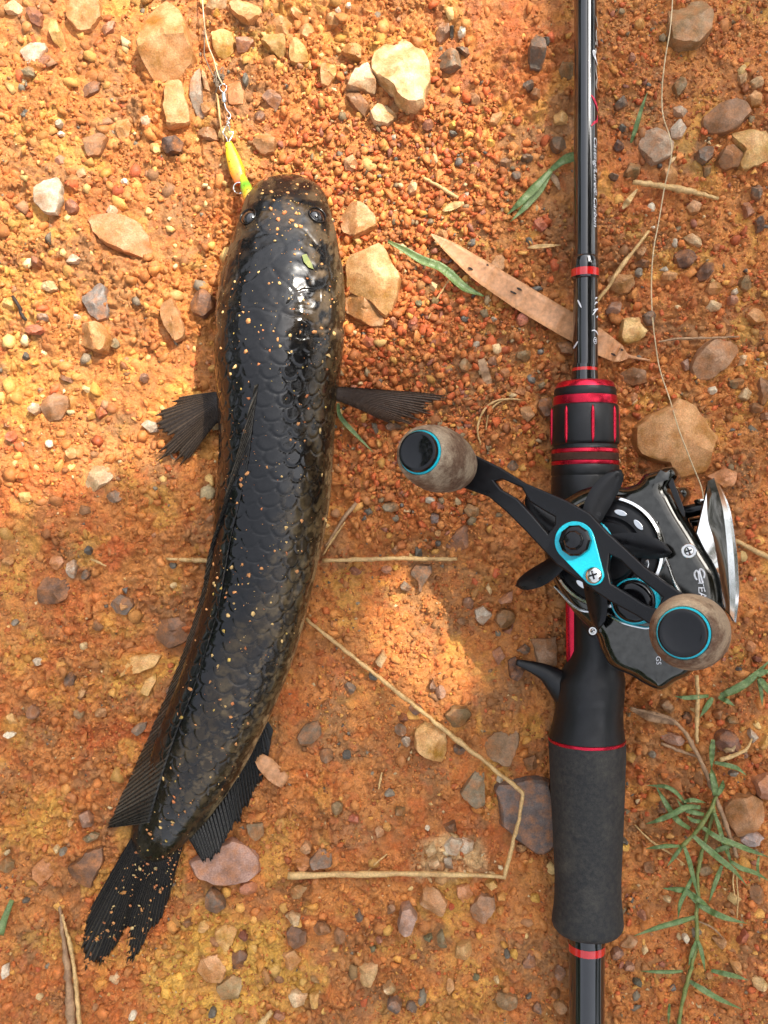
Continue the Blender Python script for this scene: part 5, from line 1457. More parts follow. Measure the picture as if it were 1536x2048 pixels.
# long blank out of the picture, tapering until its tip lies on the soil
bl = []
for k in range(60):
    f = k / 59
    py = 735 - f * 6600
    bl.append((py, 1171 + 1.0 * math.sin(f * 2), 24.6 - 18.5 * f, None, -11.5 * max(0, f - 0.12) ** 1.1))
v_, f_ = loft(bl, 40); mk('blank', v_, f_, M['blank'], rod, True, 50)
v_, f_ = loft([(514, 1170, 24.5), (519, 1170, 25.5), (527, 1170, 27.2), (534, 1170, 27.6), (552, 1170, 27.6), (557, 1170, 26.4), (560, 1170, 24.8)]); mk('ferrule_wrap', v_, f_, M['blank'], rod)
v_, f_ = loft([(540, 1170, 28.0), (555, 1170, 28.0)]); mk('red_band', v_, f_, M['red_band'], rod, True, 40)
v_, f_ = loft([(737, 1169.5, 25.6), (751, 1169.5, 25.8)]); mk('red_band', v_, f_, M['red_band'], rod, True, 40)
v_, f_ = loft([(730, 1169.5, 25.0), (768, 1169.5, 27.0)]); mk('winding_collar', v_, f_, M['blank'], rod, True, 40)
c0 = 1170
v_, f_ = loft([(764, c0, 26), (765, c0, 52), (768, c0, 56), (778, c0, 59)]); mk('red_ring', v_, f_, M['red_alu'], rod, True, 40)
v_, f_ = loft([(778, c0, 59.5), (780, c0, 60.5), (793, c0, 61.5), (794, c0, 61)]); mk('black_ring', v_, f_, M['black_matt'], rod, True, 40)
v_, f_ = loft([(794, c0, 61.5), (795, c0, 63), (808, c0, 63.5), (812, c0, 62)]); mk('red_ring', v_, f_, M['red_alu'], rod, True, 40)
nut = mk('lock_nut', *loft([(811, c0, 62), (813, c0, 64.5), (815, c0, 65.5), (884, c0, 67), (888, c0, 66), (891, c0, 63), (896, c0, 63), (899, c0, 65)]), M['black_matt'], rod, True, 40)
for k in range(8):
    a = 2 * math.pi * (k + 0.0) / 8 + math.pi / 2
    r_ = 66.2 * KS
    pth = [(RX + 0.0 + (r_ * math.cos(a)) - (1171 - c0) * KS, ry(817 + 72 * t), RZ + r_ * math.sin(a)) for t in np.linspace(0, 1, 12)]
    v_, f_ = tube(pth, [0.0002, 0.0005] + [0.00062] * 8 + [0.0005, 0.0002], 8)
    mk('red_rib', v_, f_, M['red_alu'], nut)
v_, f_ = loft([(899, c0, 64), (900, c0, 66), (906, c0, 66.5), (908, c0, 65)]); mk('red_ring', v_, f_, M['red_alu'], rod, True, 40)
st = []
for k in range(7):
    y0 = 908 + k * 2.1
    st += [(y0, c0, 65.2), (y0 + 1.05, c0, 66.6), (y0 + 1.6, c0, 65.2)]
v_, f_ = loft(st); mk('thread_section', v_, f_, M['thread'], rod, True, 30)
v_, f_ = loft([(922.5, c0, 65), (923.5, c0, 66.8), (929, c0, 66.8), (931, c0, 65.5)]); mk('red_ring', v_, f_, M['red_alu'], rod, True, 40)
v_, f_ = loft([(931, c0, 65.5), (933, c0, 66.5), (950, c0, 66.5), (952, c0, 65.6), (954, c0, 66.2), (985, c0 - 0.5, 66.5), (1010, c0, 66), (1060, c0 + 6, 58, 62), (1130, c0 + 14, 48, 56), (1200, c0 + 19, 45, 54), (1300, c0 + 22, 48, 56),
               (1330, c0 + 18, 56, 60), (1360, c0 + 11, 68, 66), (1390, c0 + 9, 68, 68), (1420, c0 + 8, 66, 68), (1450, c0 + 5, 70, 71), (1472, c0 + 3, 75, 74), (1475, c0 + 3, 75, 74)], 64)
mk('reel_seat', v_, f_, M['black_matt'], rod, True, 40)
# red inlay strip on the left flank of the seat
v_, f_ = loft([(1195, 1158, 26, 12), (1202, 1158, 27, 14), (1318, 1159, 27, 14), (1326, 1160, 25, 11)], 24); mk('seat_inlay', v_, f_, M['red_alu'], rod, True, 40)
# trigger: a tapering hooked spur growing out of the seat
tp_ = crom([P(1195, 1400, RZ), P(1150, 1388, RZ), P(1118, 1366, RZ), P(1092, 1346, RZ), P(1064, 1334, RZ), P(1032, 1324, RZ)], 26)
tr_ = np.interp(np.linspace(0, 1, 26), [0, 0.25, 0.45, 0.62, 0.8, 1.0], [46, 40, 25, 17, 12, 6]) * KS
v_, f_ = tube(tp_, tr_, 24)
v_ = [(q[0], q[1], RZ + (q[2] - RZ) * 0.72) for q in v_]
mk('trigger', v_, f_, M['black_matt'], rod)
v_, f_ = loft([(1475, 1173.5, 74), (1476, 1173.5, 76.2), (1480, 1173.5, 76.4), (1482, 1173.5, 75)]); mk('red_ring', v_, f_, M['red_alu'], rod, True, 40)
v_, f_ = loft([(1481, 1173.5, 75), (1486, 1174, 76), (1520, 1174.5, 75), (1560, 1174.5, 73.5), (1610, 1175, 71.5), (1660, 1175.5, 69.2), (1710, 1175.5, 67), (1755, 1175.5, 65.3), (1790, 1175.5, 65.6), (1815, 1175.5, 67.5), (1834, 1175, 70), (1844, 1175, 70.5), (1851, 1175, 68.5), (1858, 1175, 63), (1864, 1174.5, 50), (1865, 1174, 38)], 64)
mk('grip', v_, f_, M['grip'], rod, True, 60)
v_, f_ = loft([(1862, 1174, 38), (1866, 1174, 37.5), (1867, 1174, 36)]); mk('red_ring', v_, f_, M['red_alu'], rod, True, 40)
v_, f_ = loft([(1866, 1173.8, 35.5), (1880, 1173.8, 36), (1904, 1173.8, 36), (1910, 1173.8, 35.3), (2046, 1173.5, 35), (2290, 1173, 34), (2300, 1173, 30)]); mk('butt', v_, f_, M['blank'], rod, True, 40)
v_, f_ = loft([(1885, 1173.8, 36.6), (1900, 1173.8, 36.6)]); mk('red_band', v_, f_, M['red_band'], rod, True, 40)
v_, f_ = loft([(2290, 1173, 44), (2296, 1173, 56), (2420, 1173, 60), (2440, 1173, 52), (2446, 1173, 30)]); mk('butt_cap', v_, f_, M['grip'], rod, True, 40)


def text_mesh(body, size, shear=0.0, spacing=1.0):
    cu = bpy.data.curves.new('txt', 'FONT'); cu.body = body; cu.size = size; cu.shear = shear; cu.space_character = spacing; cu.resolution_u = 3
    ob = bpy.data.objects.new('txt', cu); COL.objects.link(ob)
    dg = bpy.context.evaluated_depsgraph_get(); me = bpy.data.meshes.new_from_object(ob.evaluated_get(dg))
    bpy.data.objects.remove(ob); bpy.data.curves.remove(cu)
    bm = bmesh.new(); bm.from_mesh(me)
    bmesh.ops.triangulate(bm, faces=bm.faces)
    V = [v.co.copy() for v in bm.verts]; Fc = [[v.index for v in f.verts] for f in bm.faces]; bm.free(); bpy.data.meshes.remove(me)
    return V, Fc


def wrap(along, across, hwp, x_c=1170.5):
    """photo row and photo column -> a point on the blank's lacquer"""
    r_ = hwp * KS
    x = (across - x_c) / hwp
    x = max(-0.985, min(0.985, x))
    a = math.acos(x)
    r2 = r_ + 0.00006
    return (x_c_world(x_c) + r2 * math.cos(a), ry(along), RZ + r2 * math.sin(a))


def x_c_world(p): return (p - 768) * KS


def letter_on_rod(body, y_start, y_end, a0, cap_px, hwp, mat, name, shear=0.25):
    """lettering that reads down the rod, letter tops to the right; a0 = angle (degrees from the right flank) of the base line"""
    V, Fc = text_mesh(body, 1.0, shear)
    w = max(v.x for v in V); hgt_ = 0.70
    r2 = hwp * KS + 0.00006
    out = []
    for v in V:
        py = y_start + v.x / w * (y_end - y_start)
        ang = R(a0) - (v.y / hgt_ * cap_px * KS) / r2
        out.append((x_c_world(1170.5) + r2 * math.cos(ang), ry(py), RZ + r2 * math.sin(ang)))
    return mk(name, out, Fc, mat, rod, False)


letter_on_rod('Casting/Lure\u00ae Carbon', 281, 460, 60, 10.5, 24.4, M['white'], 'lettering')


def ribbon_on_rod(pts, wpx, hwp, mat, name='lettering'):
    c = crom(pts, 24); V = []; Fc = []
    t = np.gradient(c, axis=0); t /= np.linalg.norm(t, axis=1)[:, None]
    for k in range(24):
        w = wpx * (0.35 + 0.65 * math.sin(math.pi * (k + 2) / 27)) / 2
        n = (-t[k][1], t[k][0])
        V.append(wrap(c[k][1] + n[1] * w, c[k][0] + n[0] * w, hwp)); V.append(wrap(c[k][1] - n[1] * w, c[k][0] - n[0] * w, hwp))
    for k in range(23):
        Fc.append((2 * k, 2 * k + 1, 2 * k + 3, 2 * k + 2))
    mk(name, V, Fc, mat, rod, False)


ribbon_on_rod([(1186, 128), (1181, 118), (1182, 112), (1185, 113), (1185, 120), (1189, 131), (1193, 136)], 2.6, 24.4, M['white'])
for pts in ([(1187, 42), (1190, 50), (1193, 60)], [(1189, 68), (1188, 80), (1191, 92), (1193, 98)], [(1188, 92), (1187, 100)], [(1187, 138), (1188, 152), (1191, 162), (1193, 172)], [(1189, 166), (1188, 178), (1191, 186)], [(1187, 106), (1188, 116)]):
    ribbon_on_rod(pts, 2.4, 24.4, M['grey_print'])
ribbon_on_rod([(1177, 201), (1183, 208), (1189, 218), (1192, 228)], 4.5, 24.4, M['red_print'], 'emblem')
ribbon_on_rod([(1192, 236), (1191, 247), (1184, 254), (1177, 262)], 4.5, 24.4, M['red_print'], 'emblem')
for pts in ([(1186, 603), (1188, 600), (1191, 598)], [(1184, 614), (1188, 609), (1193, 608)], [(1181, 626), (1187, 623), (1193, 620)], [(1180, 635), (1184, 629), (1188, 624), (1193, 621)], [(1189, 639), (1193, 634)],
            [(1178, 666), (1184, 665), (1190, 668), (1194, 672)], [(1146, 698), (1149, 692), (1152, 686)], [(1152, 604), (1155, 612), (1158, 620)]):
    ribbon_on_rod(pts, 2.8, 24.9, M['white'])
letter_on_rod('\u00ae', 678, 692, 64, 11, 24.9, M['white'], 'lettering', 0)

# ------------------------------------------------------------------ the reel
NV = Vector((-0.44, 0.10, 0.90)).normalized()            # spool axis, leaning to the left
RO = P(1152, 1088, 0.0525)                                # middle of the crank plate
E1 = (Vector((1, 0, 0)) - NV * NV.x).normalized()
E2 = NV.cross(E1)
RM = Matrix.Translation(RO) @ Matrix((E1, E2, NV)).transposed().to_4x4()
RMI = RM.inverted()


def uv(px, py, w):
    """a photo pixel -> reel coordinates (metres) on the plane w mm above the crank plate"""
    c = RMI @ CAMP; dd = (RMI.to_3x3() @ (P(px, py, 0) - CAMP))
    t = (w / 1000 - c.z) / dd.z
    q = c + dd * t
    return (q.x, q.y)


def rmk(name, V, Fc, mat, parent, smooth=True, sharp=35):
    return mk(name, [RM @ Vector(v) for v in V], Fc, mat, parent, smooth, sharp)


def plate(name, loops, w0, w1, bevel, mat, parent, smooth_n=None):
    """plate with holes between the planes w0 < w1 (mm), rounded edge; loops in reel coordinates"""
    cu = bpy.data.curves.new('pl', 'CURVE'); cu.dimensions = '2D'; cu.fill_mode = 'BOTH'
    b = min(bevel, (w1 - w0) * 0.45)
    cu.extrude = (w1 - w0) / 2000 - b / 1000; cu.bevel_depth = b / 1000; cu.bevel_resolution = 5
    cu.offset = -b / 1000
    for lp in loops:
        q = np.array(lp)
        if smooth_n:
            q = crom(np.vstack([q, q[:1]]), smooth_n)[:-1]
        sp = cu.splines.new('POLY'); sp.points.add(len(q) - 1)
        for k, (x, y) in enumerate(q): sp.points[k].co = (x, y, 0, 1)
        sp.use_cyclic_u = True
    ob = bpy.data.objects.new('pl', cu); COL.objects.link(ob)
    dg = bpy.context.evaluated_depsgraph_get(); me = bpy.data.meshes.new_from_object(ob.evaluated_get(dg))
    bpy.data.objects.remove(ob); bpy.data.curves.remove(cu)
    me.transform(RM @ Matrix.Translation((0, 0, (w0 + w1) / 2000)))
    me.name = name; me.materials.clear(); me.materials.append(mat)
    me.polygons.foreach_set('use_smooth', np.ones(len(me.polygons), bool)); me.set_sharp_from_angle(angle=R(30))
    return link(name, me, None, parent)


def lathe(name, prof, ctr, mat, parent, seg=56, sharp=35, tilt=None):
    V = []; Fc = []
    for (r_, w) in prof:
        for j in range(seg):
            a = 2 * math.pi * j / seg
            V.append((ctr[0] + r_ / 1000 * math.cos(a), ctr[1] + r_ / 1000 * math.sin(a), w / 1000))
    for k in range(len(prof) - 1):
        for j in range(seg):
            j2 = (j + 1) % seg
            Fc.append((k * seg + j, k * seg + j2, (k + 1) * seg + j2, (k + 1) * seg + j))
    Fc.append(tuple(range(seg - 1, -1, -1))); Fc.append(tuple((len(prof) - 1) * seg + j for j in range(seg)))
    return rmk(name, V, Fc, mat, parent, True, sharp)


def circ(c, r_, n=48, a0=0.0):
    return [(c[0] + r_ * math.cos(a0 + 2 * math.pi * k / n), c[1] + r_ * math.sin(a0 + 2 * math.pi * k / n)) for k in range(n)]


Z1 = lambda a, b: (760 + a / 1.9794, 720 + b / 1.98)      # enlarged crops the outlines were read from
Z2 = lambda a, b: (1260 + a / 4.094, 900 + b / 4.096)
rl = lambda pts, w, Zf: [uv(*Zf(*p), w) for p in pts]

reel = empty('fishing_reel', (RO.x + 0.02, RO.y, 0), 'gunmetal baitcasting reel with black crank, turquoise trim and foam knobs clamped to the rod', 'fishing reel')

# palm side plate, resting low by the soil
body_out = rl([(720, 545), (790, 505), (880, 485), (960, 495), (1010, 480)], -14, Z1) + rl([(100, 185), (200, 150), (300, 122), (352, 132), (372, 200)], -14, Z2) + \
    rl([(310, 300), (340, 350), (420, 500), (540, 690), (620, 830), (700, 960), (738, 1080), (758, 1240), (740, 1400), (680, 1560), (580, 1720), (460, 1850), (350, 1905), (230, 1975), (100, 1925), (0, 1862)], -14, Z2) + \
    rl([(905, 1215), (865, 1150), (840, 1085), (760, 1005), (690, 905), (640, 785), (645, 655)], -14, Z1)
scx = sum(p[0] for p in body_out) / len(body_out); scy = sum(p[1] for p in body_out) / len(body_out)


def scaled(lp, s, dx=0.0, dy=0.0): return [(scx + (x - scx) * s + dx, scy + (y - scy) * s + dy) for x, y in lp]


plate('side_cover', [body_out], -30, -14, 4.6, M['gunmetal'], reel, 180)
# frame and palm plate further down
plate('frame', [scaled(body_out, 0.80, 0.001, 0.001)], -41, -26.5, 1.5, M['black_gloss'], reel, 140)
plate('palm_plate', [scaled(body_out, 0.90, 0.001, 0.0)], -55, -40.5, 4.5, M['gunmetal'], reel, 160)
# reel foot into the seat
V, Fc = ball((0, 0, 0), 1, 20, 12)
fc_ = P(1195, 1150, 0.016)
mk('reel_foot', [(fc_.x + v[0] * 0.008, fc_.y + v[1] * 0.030, fc_.z + v[2] * 0.010) for v in V], Fc, M['black_matt'], reel)

# round gear cover: polished rim, black face with oval windows
dc = uv(*Z1(893, 758), -11)
rim_r = 0.0172
lathe('rim_ring', [(17.6, -15), (17.6, -12.2), (17.2, -11.2), (16.4, -10.8), (15.6, -11.2), (15.2, -12.0), (14.9, -14)], dc, M['silver'], reel, 96)
face = lathe('gear_cover', [(17.0, -16), (17.0, -13.6), (15.4, -12.2), (14.9, -11.9), (11.0, -11.4), (10.2, -11.9), (9.6, -11.9), (9.0, -11.3), (0.01, -11.2)], dc, M['black_anod'], reel, 96)
for k, a in enumerate((68, 38, 8, -22, 100, 132, 200, 232, -140 + 90)):
    m_ = (dc[0] + 0.0127 * math.cos(R(a)), dc[1] + 0.0127 * math.sin(R(a)))
    lp = []
    for j in range(28):
        t = 2 * math.pi * j / 28
        x, y = 0.0021 * math.cos(t), 0.00095 * math.sin(t)
        b_ = R(a + 90)
        lp.append((m_[0] + x * math.cos(b_) - y * math.sin(b_), m_[1] + x * math.sin(b_) + y * math.cos(b_)))
    plate('oval_window', [lp], -11.9, -11.25, 0.25, M['silver'], face)
lathe('turquoise_ring', [(9.0, -11.6), (9.0, -10.6), (8.6, -10.4), (8.0, -10.4), (7.8, -11.2)], (0, 0), M['turquoise'], reel, 64)
# cast control cap under the long arm
cc_ = uv(*Z1(1005, 955), -9)
lathe('brake_ring', [(7.0, -14), (7.0, -9.3), (6.7, -8.8), (6.3, -8.8)], cc_, M['turquoise'], reel, 64)
lathe('cast_control_cap', [(6.4, -13), (6.4, -8.4), (6.0, -7.4), (5.2, -6.9), (3.6, -6.8), (2.2, -7.1), (0.01, -7.2)], cc_, M['black_gloss'], reel, 64, 60)
# raised silver lip that runs round the cover
lipp = crom([uv(*Z1(*p), -13.2) for p in [(1095, 640), (1115, 735), (1140, 810), (1165, 880), (1190, 930)]], 24)
v_, f_ = tube([(x, y, -0.0132) for x, y in lipp], 0.00042, 8); rmk('silver_lip', v_, f_, M['silver'], reel)
lipp = crom([uv(*Z1(*p), -13.2) for p in [(690, 895), (780, 985), (880, 1000), (960, 1040), (1040, 1060), (1070, 1060)]], 24)
v_, f_ = tube([(x, y, -0.0135) for x, y in lipp], 0.0005, 8); rmk('silver_lip', v_, f_, M['silver'], reel)

# front hood: bright facets over the line guide, then the rim of the far side
hood = []
cols_ = [
    ([(1394, 1066), (1402, 1083), (1413, 1104), (1431, 1134), (1441, 1164), (1446, 1205)], -15.0),
    ([(1413, 986), (1416, 1040), (1427, 1078), (1436, 1130), (1443, 1178), (1449, 1215)], -16.0),
    ([(1416, 962), (1432, 1020), (1441, 1080), (1447, 1130), (1451, 1180), (1454, 1222)], -19.5),
    ([(1428, 956), (1444, 1010), (1452, 1070), (1456, 1125), (1459, 1180), (1460, 1228)], -21.0),
    ([(1436, 966), (1455, 1015), (1464, 1075), (1469, 1130), (1471, 1188), (1468, 1242)], -23.0),
    ([(1440, 970), (1459, 1015), (1470, 1075), (1476, 1130), (1478, 1188), (1472, 1246)], -23.6),
    ([(1440, 970), (1460, 1015), (1471, 1075), (1477, 1130), (1479, 1188), (1473, 1247)], -30.0),
    ([(1436, 975), (1456, 1018), (1466, 1078), (1472, 1130), (1474, 1188), (1469, 1246)], -41.0)]
for name, i0_, i1_, mat in (('hood_panel', 0, 1, 'silver'), ('hood_band', 1, 3, 'gunmetal'), ('hood_band', 3, 4, 'silver'), ('hood_rim', 4, 7, 'silver')):  # ground's reflection in the polished hood put in as a darker gunmetal strip
    rows = []
    for k in range(i0_, i1_ + 1):
        c_ = crom([uv(*q, cols_[k][1]) for q in cols_[k][0]], 30)
        rows.append([(x, y, cols_[k][1] / 1000) for x, y in c_])
    # thickness towards the inside
    V = [v for r_ in rows for v in r_]; n1 = len(V)
    V += [(x - 0.0006, y, z - 0.0011) for x, y, z in V]
    Fc = []
    nr_ = len(rows)
    for k in range(nr_ - 1):
        for j in range(29):
            a = k * 30 + j
            Fc.append((a, a + 1, a + 31, a + 30)); Fc.append((n1 + a, n1 + a + 30, n1 + a + 31, n1 + a + 1))
    rim = [j for j in range(30)] + [k * 30 + 29 for k in range(1, nr_)] + [(nr_ - 1) * 30 + j for j in range(28, -1, -1)] + [k * 30 for k in range(nr_ - 2, 0, -1)]
    for a, b in zip(rim, rim[1:] + rim[:1]): Fc.append((b, a, n1 + a, n1 + b))
    rmk(name, V, Fc, M[mat], reel, True, 25)
# line guide bar and its carriage in the gap
a_, b_ = uv(1345, 1030, -30), uv(1425, 1012, -30)
v_, f_ = tube([(a_[0], a_[1], -0.030), ((a_[0] + b_[0]) / 2, (a_[1] + b_[1]) / 2, -0.030), (b_[0], b_[1], -0.030)], 0.0021, 16); rmk('guide_bar', v_, f_, M['black_gloss'], reel)
a_, b_ = uv(1330, 1050, -34), uv(1425, 1040, -34)
v_, f_ = tube([(a_[0], a_[1], -0.034), ((a_[0] + b_[0]) / 2, (a_[1] + b_[1]) / 2, -0.034), (b_[0], b_[1], -0.034)], 0.0015, 12); rmk('worm_shaft', v_, f_, M['gunmetal'], reel)
gq = uv(1404, 1010, -29)
ringp = [(gq[0] + 0.0018 * math.cos(a), gq[1] + 0.0012, -0.029 + 0.0018 * math.sin(a)) for a in np.linspace(0, 2 * math.pi, 22)]
v_, f_ = tube(ringp, 0.0006, 8, False); rmk('line_guide', v_, f_, M['chrome'], reel)
# dark slot in the front lobe
slot = rl([(312, 280), (345, 230), (372, 300), (420, 420), (450, 520), (430, 540), (370, 420)], -13.9, Z2)
plate('lobe_slot', [slot], -14.6, -13.75, 0.2, M['black_matt'], reel, 60)


def screw(px, py, w, r_, name='screw'):
    c = uv(px, py, w)
    b = lathe(name, [(r_, w - 1.0), (r_, w + 0.25), (r_ * 0.92, w + 0.45), (r_ * 0.62, w + 0.45), (r_ * 0.60, w + 0.2), (r_ * 0.56, w + 0.5), (r_ * 0.3, w + 0.7), (0.01, w + 0.72)], c, M['chrome'], reel, 32)
    for ang in (20, 110):
        L2, W2 = r_ * 0.46 / 1000, r_ * 0.10 / 1000
        ca, sa = math.cos(R(ang)), math.sin(R(ang))
        lp = [(c[0] + x * ca - y * sa, c[1] + x * sa + y * ca) for x, y in ((-L2, -W2), (L2, -W2), (L2, W2), (-L2, W2))]
        plate('screw_slot', [lp], w + 0.3, w + 0.78 + (0.02 if ang > 90 else 0), 0.02, M['black_gloss'], b)


screw(1378, 1102, -13.6, 2.25)
screw(1186, 1262, -13.4, 1.3)

# star drag: five curved blades
star = lathe('star_drag', [(6.2, -9.8), (6.2, -5.4), (5.4, -4.6), (0.01, -4.4)], (0, 0), M['black_anod'], reel, 48)
for (tx_, ty_) in ((1240, 938), (1342, 1104), (1196, 1258), (1030, 1172), (1052, 985)):
    tip = Vector((*uv(tx_, ty_, -8), 0)); L0 = tip.length; dr = tip.normalized(); sd = Vector((-dr.y, dr.x, 0))
    rows = []
    nk = 22
    for k in range(nk):
        t = k / (nk - 1)
        s_ = 0.0035 + (L0 - 0.0035) * t
        wd = (0.0021 + 0.0014 * math.sin(math.pi * min(1, t * 0.8)) ** 1.2) * math.sqrt(max(0.0, 1 - t ** 6)) + 0.00015
        cv = 0.0022 * math.sin(math.pi * t) * 0.6
        w = -0.0062 - 0.0030 * t ** 1.5
        tw = 0.45
        rows.append([dr * s_ + sd * (cv + wd * x) + Vector((0, 0, w + tw * wd * x + zt * (0.0011 * (1 - 0.6 * abs(x)))) ) for x, zt in
                     ((-1, 0), (-0.7, 0.8), (0, 1.0), (0.7, 0.8), (1, 0), (0.7, -0.8), (0, -1.0), (-0.7, -0.8))])
    V = [v for r_ in rows for v in r_]; Fc = []
    for k in range(nk - 1):
        for j in range(8):
            Fc.append((k * 8 + j, k * 8 + (j + 1) % 8, (k + 1) * 8 + (j + 1) % 8, (k + 1) * 8 + j))
    Fc.append(tuple(range(7, -1, -1))); Fc.append(tuple((nk - 1) * 8 + j for j in range(8)))
    rmk('drag_arm', V, Fc, M['black_anod'], star, True, 60)

# crank
KT = 33.0
kl = uv(838, 904, KT); kr = uv(1366, 1266, KT)          # knob axes
outer = rl([(470, 422), (575, 487), (660, 522), (740, 557), (830, 607), (900, 682), (950, 727), (1050, 820), (1130, 880)], 1.4, Z1)
lower = rl([(1010, 1010), (910, 957), (850, 917), (790, 872), (700, 812), (640, 747), (570, 672), (500, 602), (430, 542)], 1.4, Z1)


def cap_arc(c, r_, a_in, a_out, n=14):
    return [(c[0] + r_ * math.cos(a_in + (a_out - a_in) * k / n), c[1] + r_ * math.sin(a_in + (a_out - a_in) * k / n)) for k in range(n + 1)]


dirv = Vector((kr[0] - kl[0], kr[1] - kl[1])).normalized(); ang = math.atan2(dirv.y, dirv.x)
loop_o = outer + cap_arc(kr, 0.0062, ang + R(80), ang - R(80)) + lower + cap_arc(kl, 0.0060, ang - R(100), ang - R(260))
h1 = rl([(450, 478), (482, 470), (560, 505), (590, 560), (645, 595), (692, 622), (690, 650), (664, 688), (600, 612), (540, 547), (478, 512)], 1.4, Z1)
h2 = rl([(908, 770), (950, 792), (1010, 852), (1080, 908), (1118, 940), (1096, 985), (1050, 970), (980, 925), (914, 885), (902, 830)], 1.4, Z1)
crank = plate('crank', [loop_o, h1, h2], -1.6, 1.4, 0.55, M['black_anod'], reel)
tq = uv(*Z1(770, 718), 2.0); tq2 = uv(*Z1(846, 852), 2.0)
d2 = Vector((tq2[0] - tq[0], tq2[1] - tq[1])); a2 = math.atan2(d2.y, d2.x); r1_, r2_ = 0.0060, 0.0030
be = math.acos((r1_ - r2_) / d2.length)
tear = cap_arc(tq, r1_, a2 + be, a2 + 2 * math.pi - be, 40) + cap_arc(tq2, r2_, a2 - be, a2 + be, 20)
plate('lock_plate', [tear], 1.3, 2.3, 0.2, M['turquoise'], crank)
nutc = uv(*Z1(770, 715), 4.5)
nv_ = []
for (r_, w) in ((4.75, 2.1), (4.75, 4.4), (4.2, 5.2), (3.2, 5.5)):
    nv_.append((r_, w))
lathe('nut', nv_ + [(3.0, 5.5), (2.9, 6.3), (2.4, 6.9), (1.2, 7.1), (0.01, 7.15)], nutc, M['black_gloss'], crank, 10, 25)
c_ = uv(*Z1(846, 852), 2.6)
sb_ = lathe('screw', [(2.45, 2.2), (2.45, 2.9), (2.1, 3.3), (1.2, 3.55), (0.01, 3.6)], c_, M['chrome'], crank, 32, 50)
for an in (15, 105):
    L2, W2 = 0.0013, 0.00028; ca, sa = math.cos(R(an)), math.sin(R(an))
    plate('screw_slot', [[(c_[0] + x * ca - y * sa, c_[1] + x * sa + y * ca) for x, y in ((-L2, -W2), (L2, -W2), (L2, W2), (-L2, W2))]], 3.2, 3.64 + (0.02 if an > 90 else 0), 0.02, M['black_gloss'], sb_)
for kc in (kl, kr):
    g_ = lambda w: 1.6 + (w - 1.6) * (KT - 1.6) / 22.9
    kn = lathe('knob', [(r_ * 0.965, g_(w)) for r_, w in ((5.6, 1.6), (6.8, 2.0), (8.2, 4.5), (9.5, 8.5), (10.25, 12.5), (10.3, 15.5), (9.9, 18.5), (9.2, 21), (8.5, 22.8), (7.7, 23.8), (7.0, 24.1), (6.6, 23.7))], kc, M['knob'], reel, 64, 60)
    lathe('knob_ring', [(6.5, KT - 1.4), (6.5, KT - 0.5), (6.3, KT - 0.2), (5.9, KT - 0.2), (5.8, KT - 1)], kc, M['turquoise'], kn, 64)
    lathe('knob_cap', [(6.0, KT - 1.4), (6.0, KT + 0.7), (5.75, KT + 1.3), (5.2, KT + 1.5), (4.6, KT + 1.35), (2.5, KT + 1.1), (0.01, KT + 1.0)], kc, M['black_gloss'], kn, 64, 40)
    lathe('knob_shaft', [(3.0, -2.2), (3.0, 2.5)], kc, M['chrome'], kn, 24)

# lettering on the side cover
V, Fc = text_mesh('TEAS', 1.0, 0.0, 0.92)
w_ = max(v.x for v in V)
out = []
for v in V:
    f = v.x / w_
    pxx = 1397.5 + 3.5 * f + ((v.y / 0.7) - 0.15) * (9 + 11 * f); pyy = 1159 + 50 * f
    q = uv(pxx, pyy, -13.9); out.append((q[0], q[1], -0.01388))
rmk('lettering', out, Fc, M['white'], reel, False, None)
for pts in ([(1394, 1160), (1390, 1154), (1389, 1146), (1393, 1141), (1397, 1146), (1398, 1156), (1400, 1166)], [(1408, 1156), (1409, 1148), (1406, 1141), (1401, 1138), (1399, 1143), (1402, 1154), (1406, 1166)]):
    c_ = [uv(*q, -13.9) for q in crom(pts, 26)]
    v_, f_ = tube([(x, y, -0.0139) for x, y in c_], 0.00026, 6); rmk('logo_stroke', v_, f_, M['white'], reel)
V, Fc = text_mesh('GS', 1.0, 0.0, 1.0); w_ = max(v.x for v in V); out = []
for v in V:
    f = v.x / w_; q = uv(1311.5 + 1.5 * f + v.y / 0.7 * 10, 1312 + 17 * f, -13.9); out.append((q[0], q[1], -0.01388))
rmk('lettering', out, Fc, M['white'], reel, False, None)

# ------------------------------------------------------------------ line from the rod tip back into the reel
lp = [(1347, -60, 5), (1345, 0, 5), (1340, 60, 6), (1330, 120, 5), (1324, 180, 3.5), (1326, 230, 3.5), (1340, 275, 8), (1343, 310, 9), (1330, 370, 6), (1318, 440, 5), (1307, 500, 4.5), (1303, 560, 4), (1304, 620, 5), (1310, 680, 4), (1320, 740, 4), (1340, 800, 6), (1358, 860, 14.5), (1385, 930, 15.5), (1403, 975, 17), (1408, 1008, 20)]
pth = crom([P(a, b, c / 1000) for a, b, c in lp], 200)
v_, f_ = tube(pth, 0.00023, 6)
fl = mk('fishing_line', v_, f_, M['line']); tag(fl, 'thin tan fishing line curving over the stones into the reel', 'fishing line')

# ------------------------------------------------------------------ lure, snap swivel and leader at the mouth


def lz(px, py, up): q = PG(px, py); return P(px, py, max(q.z, 0) + up / 1000)


M['lure_y'] = plain('lure_yellow_paint', (0.78, 0.62, 0.03), 0.2, coat=0.8, bump=0)


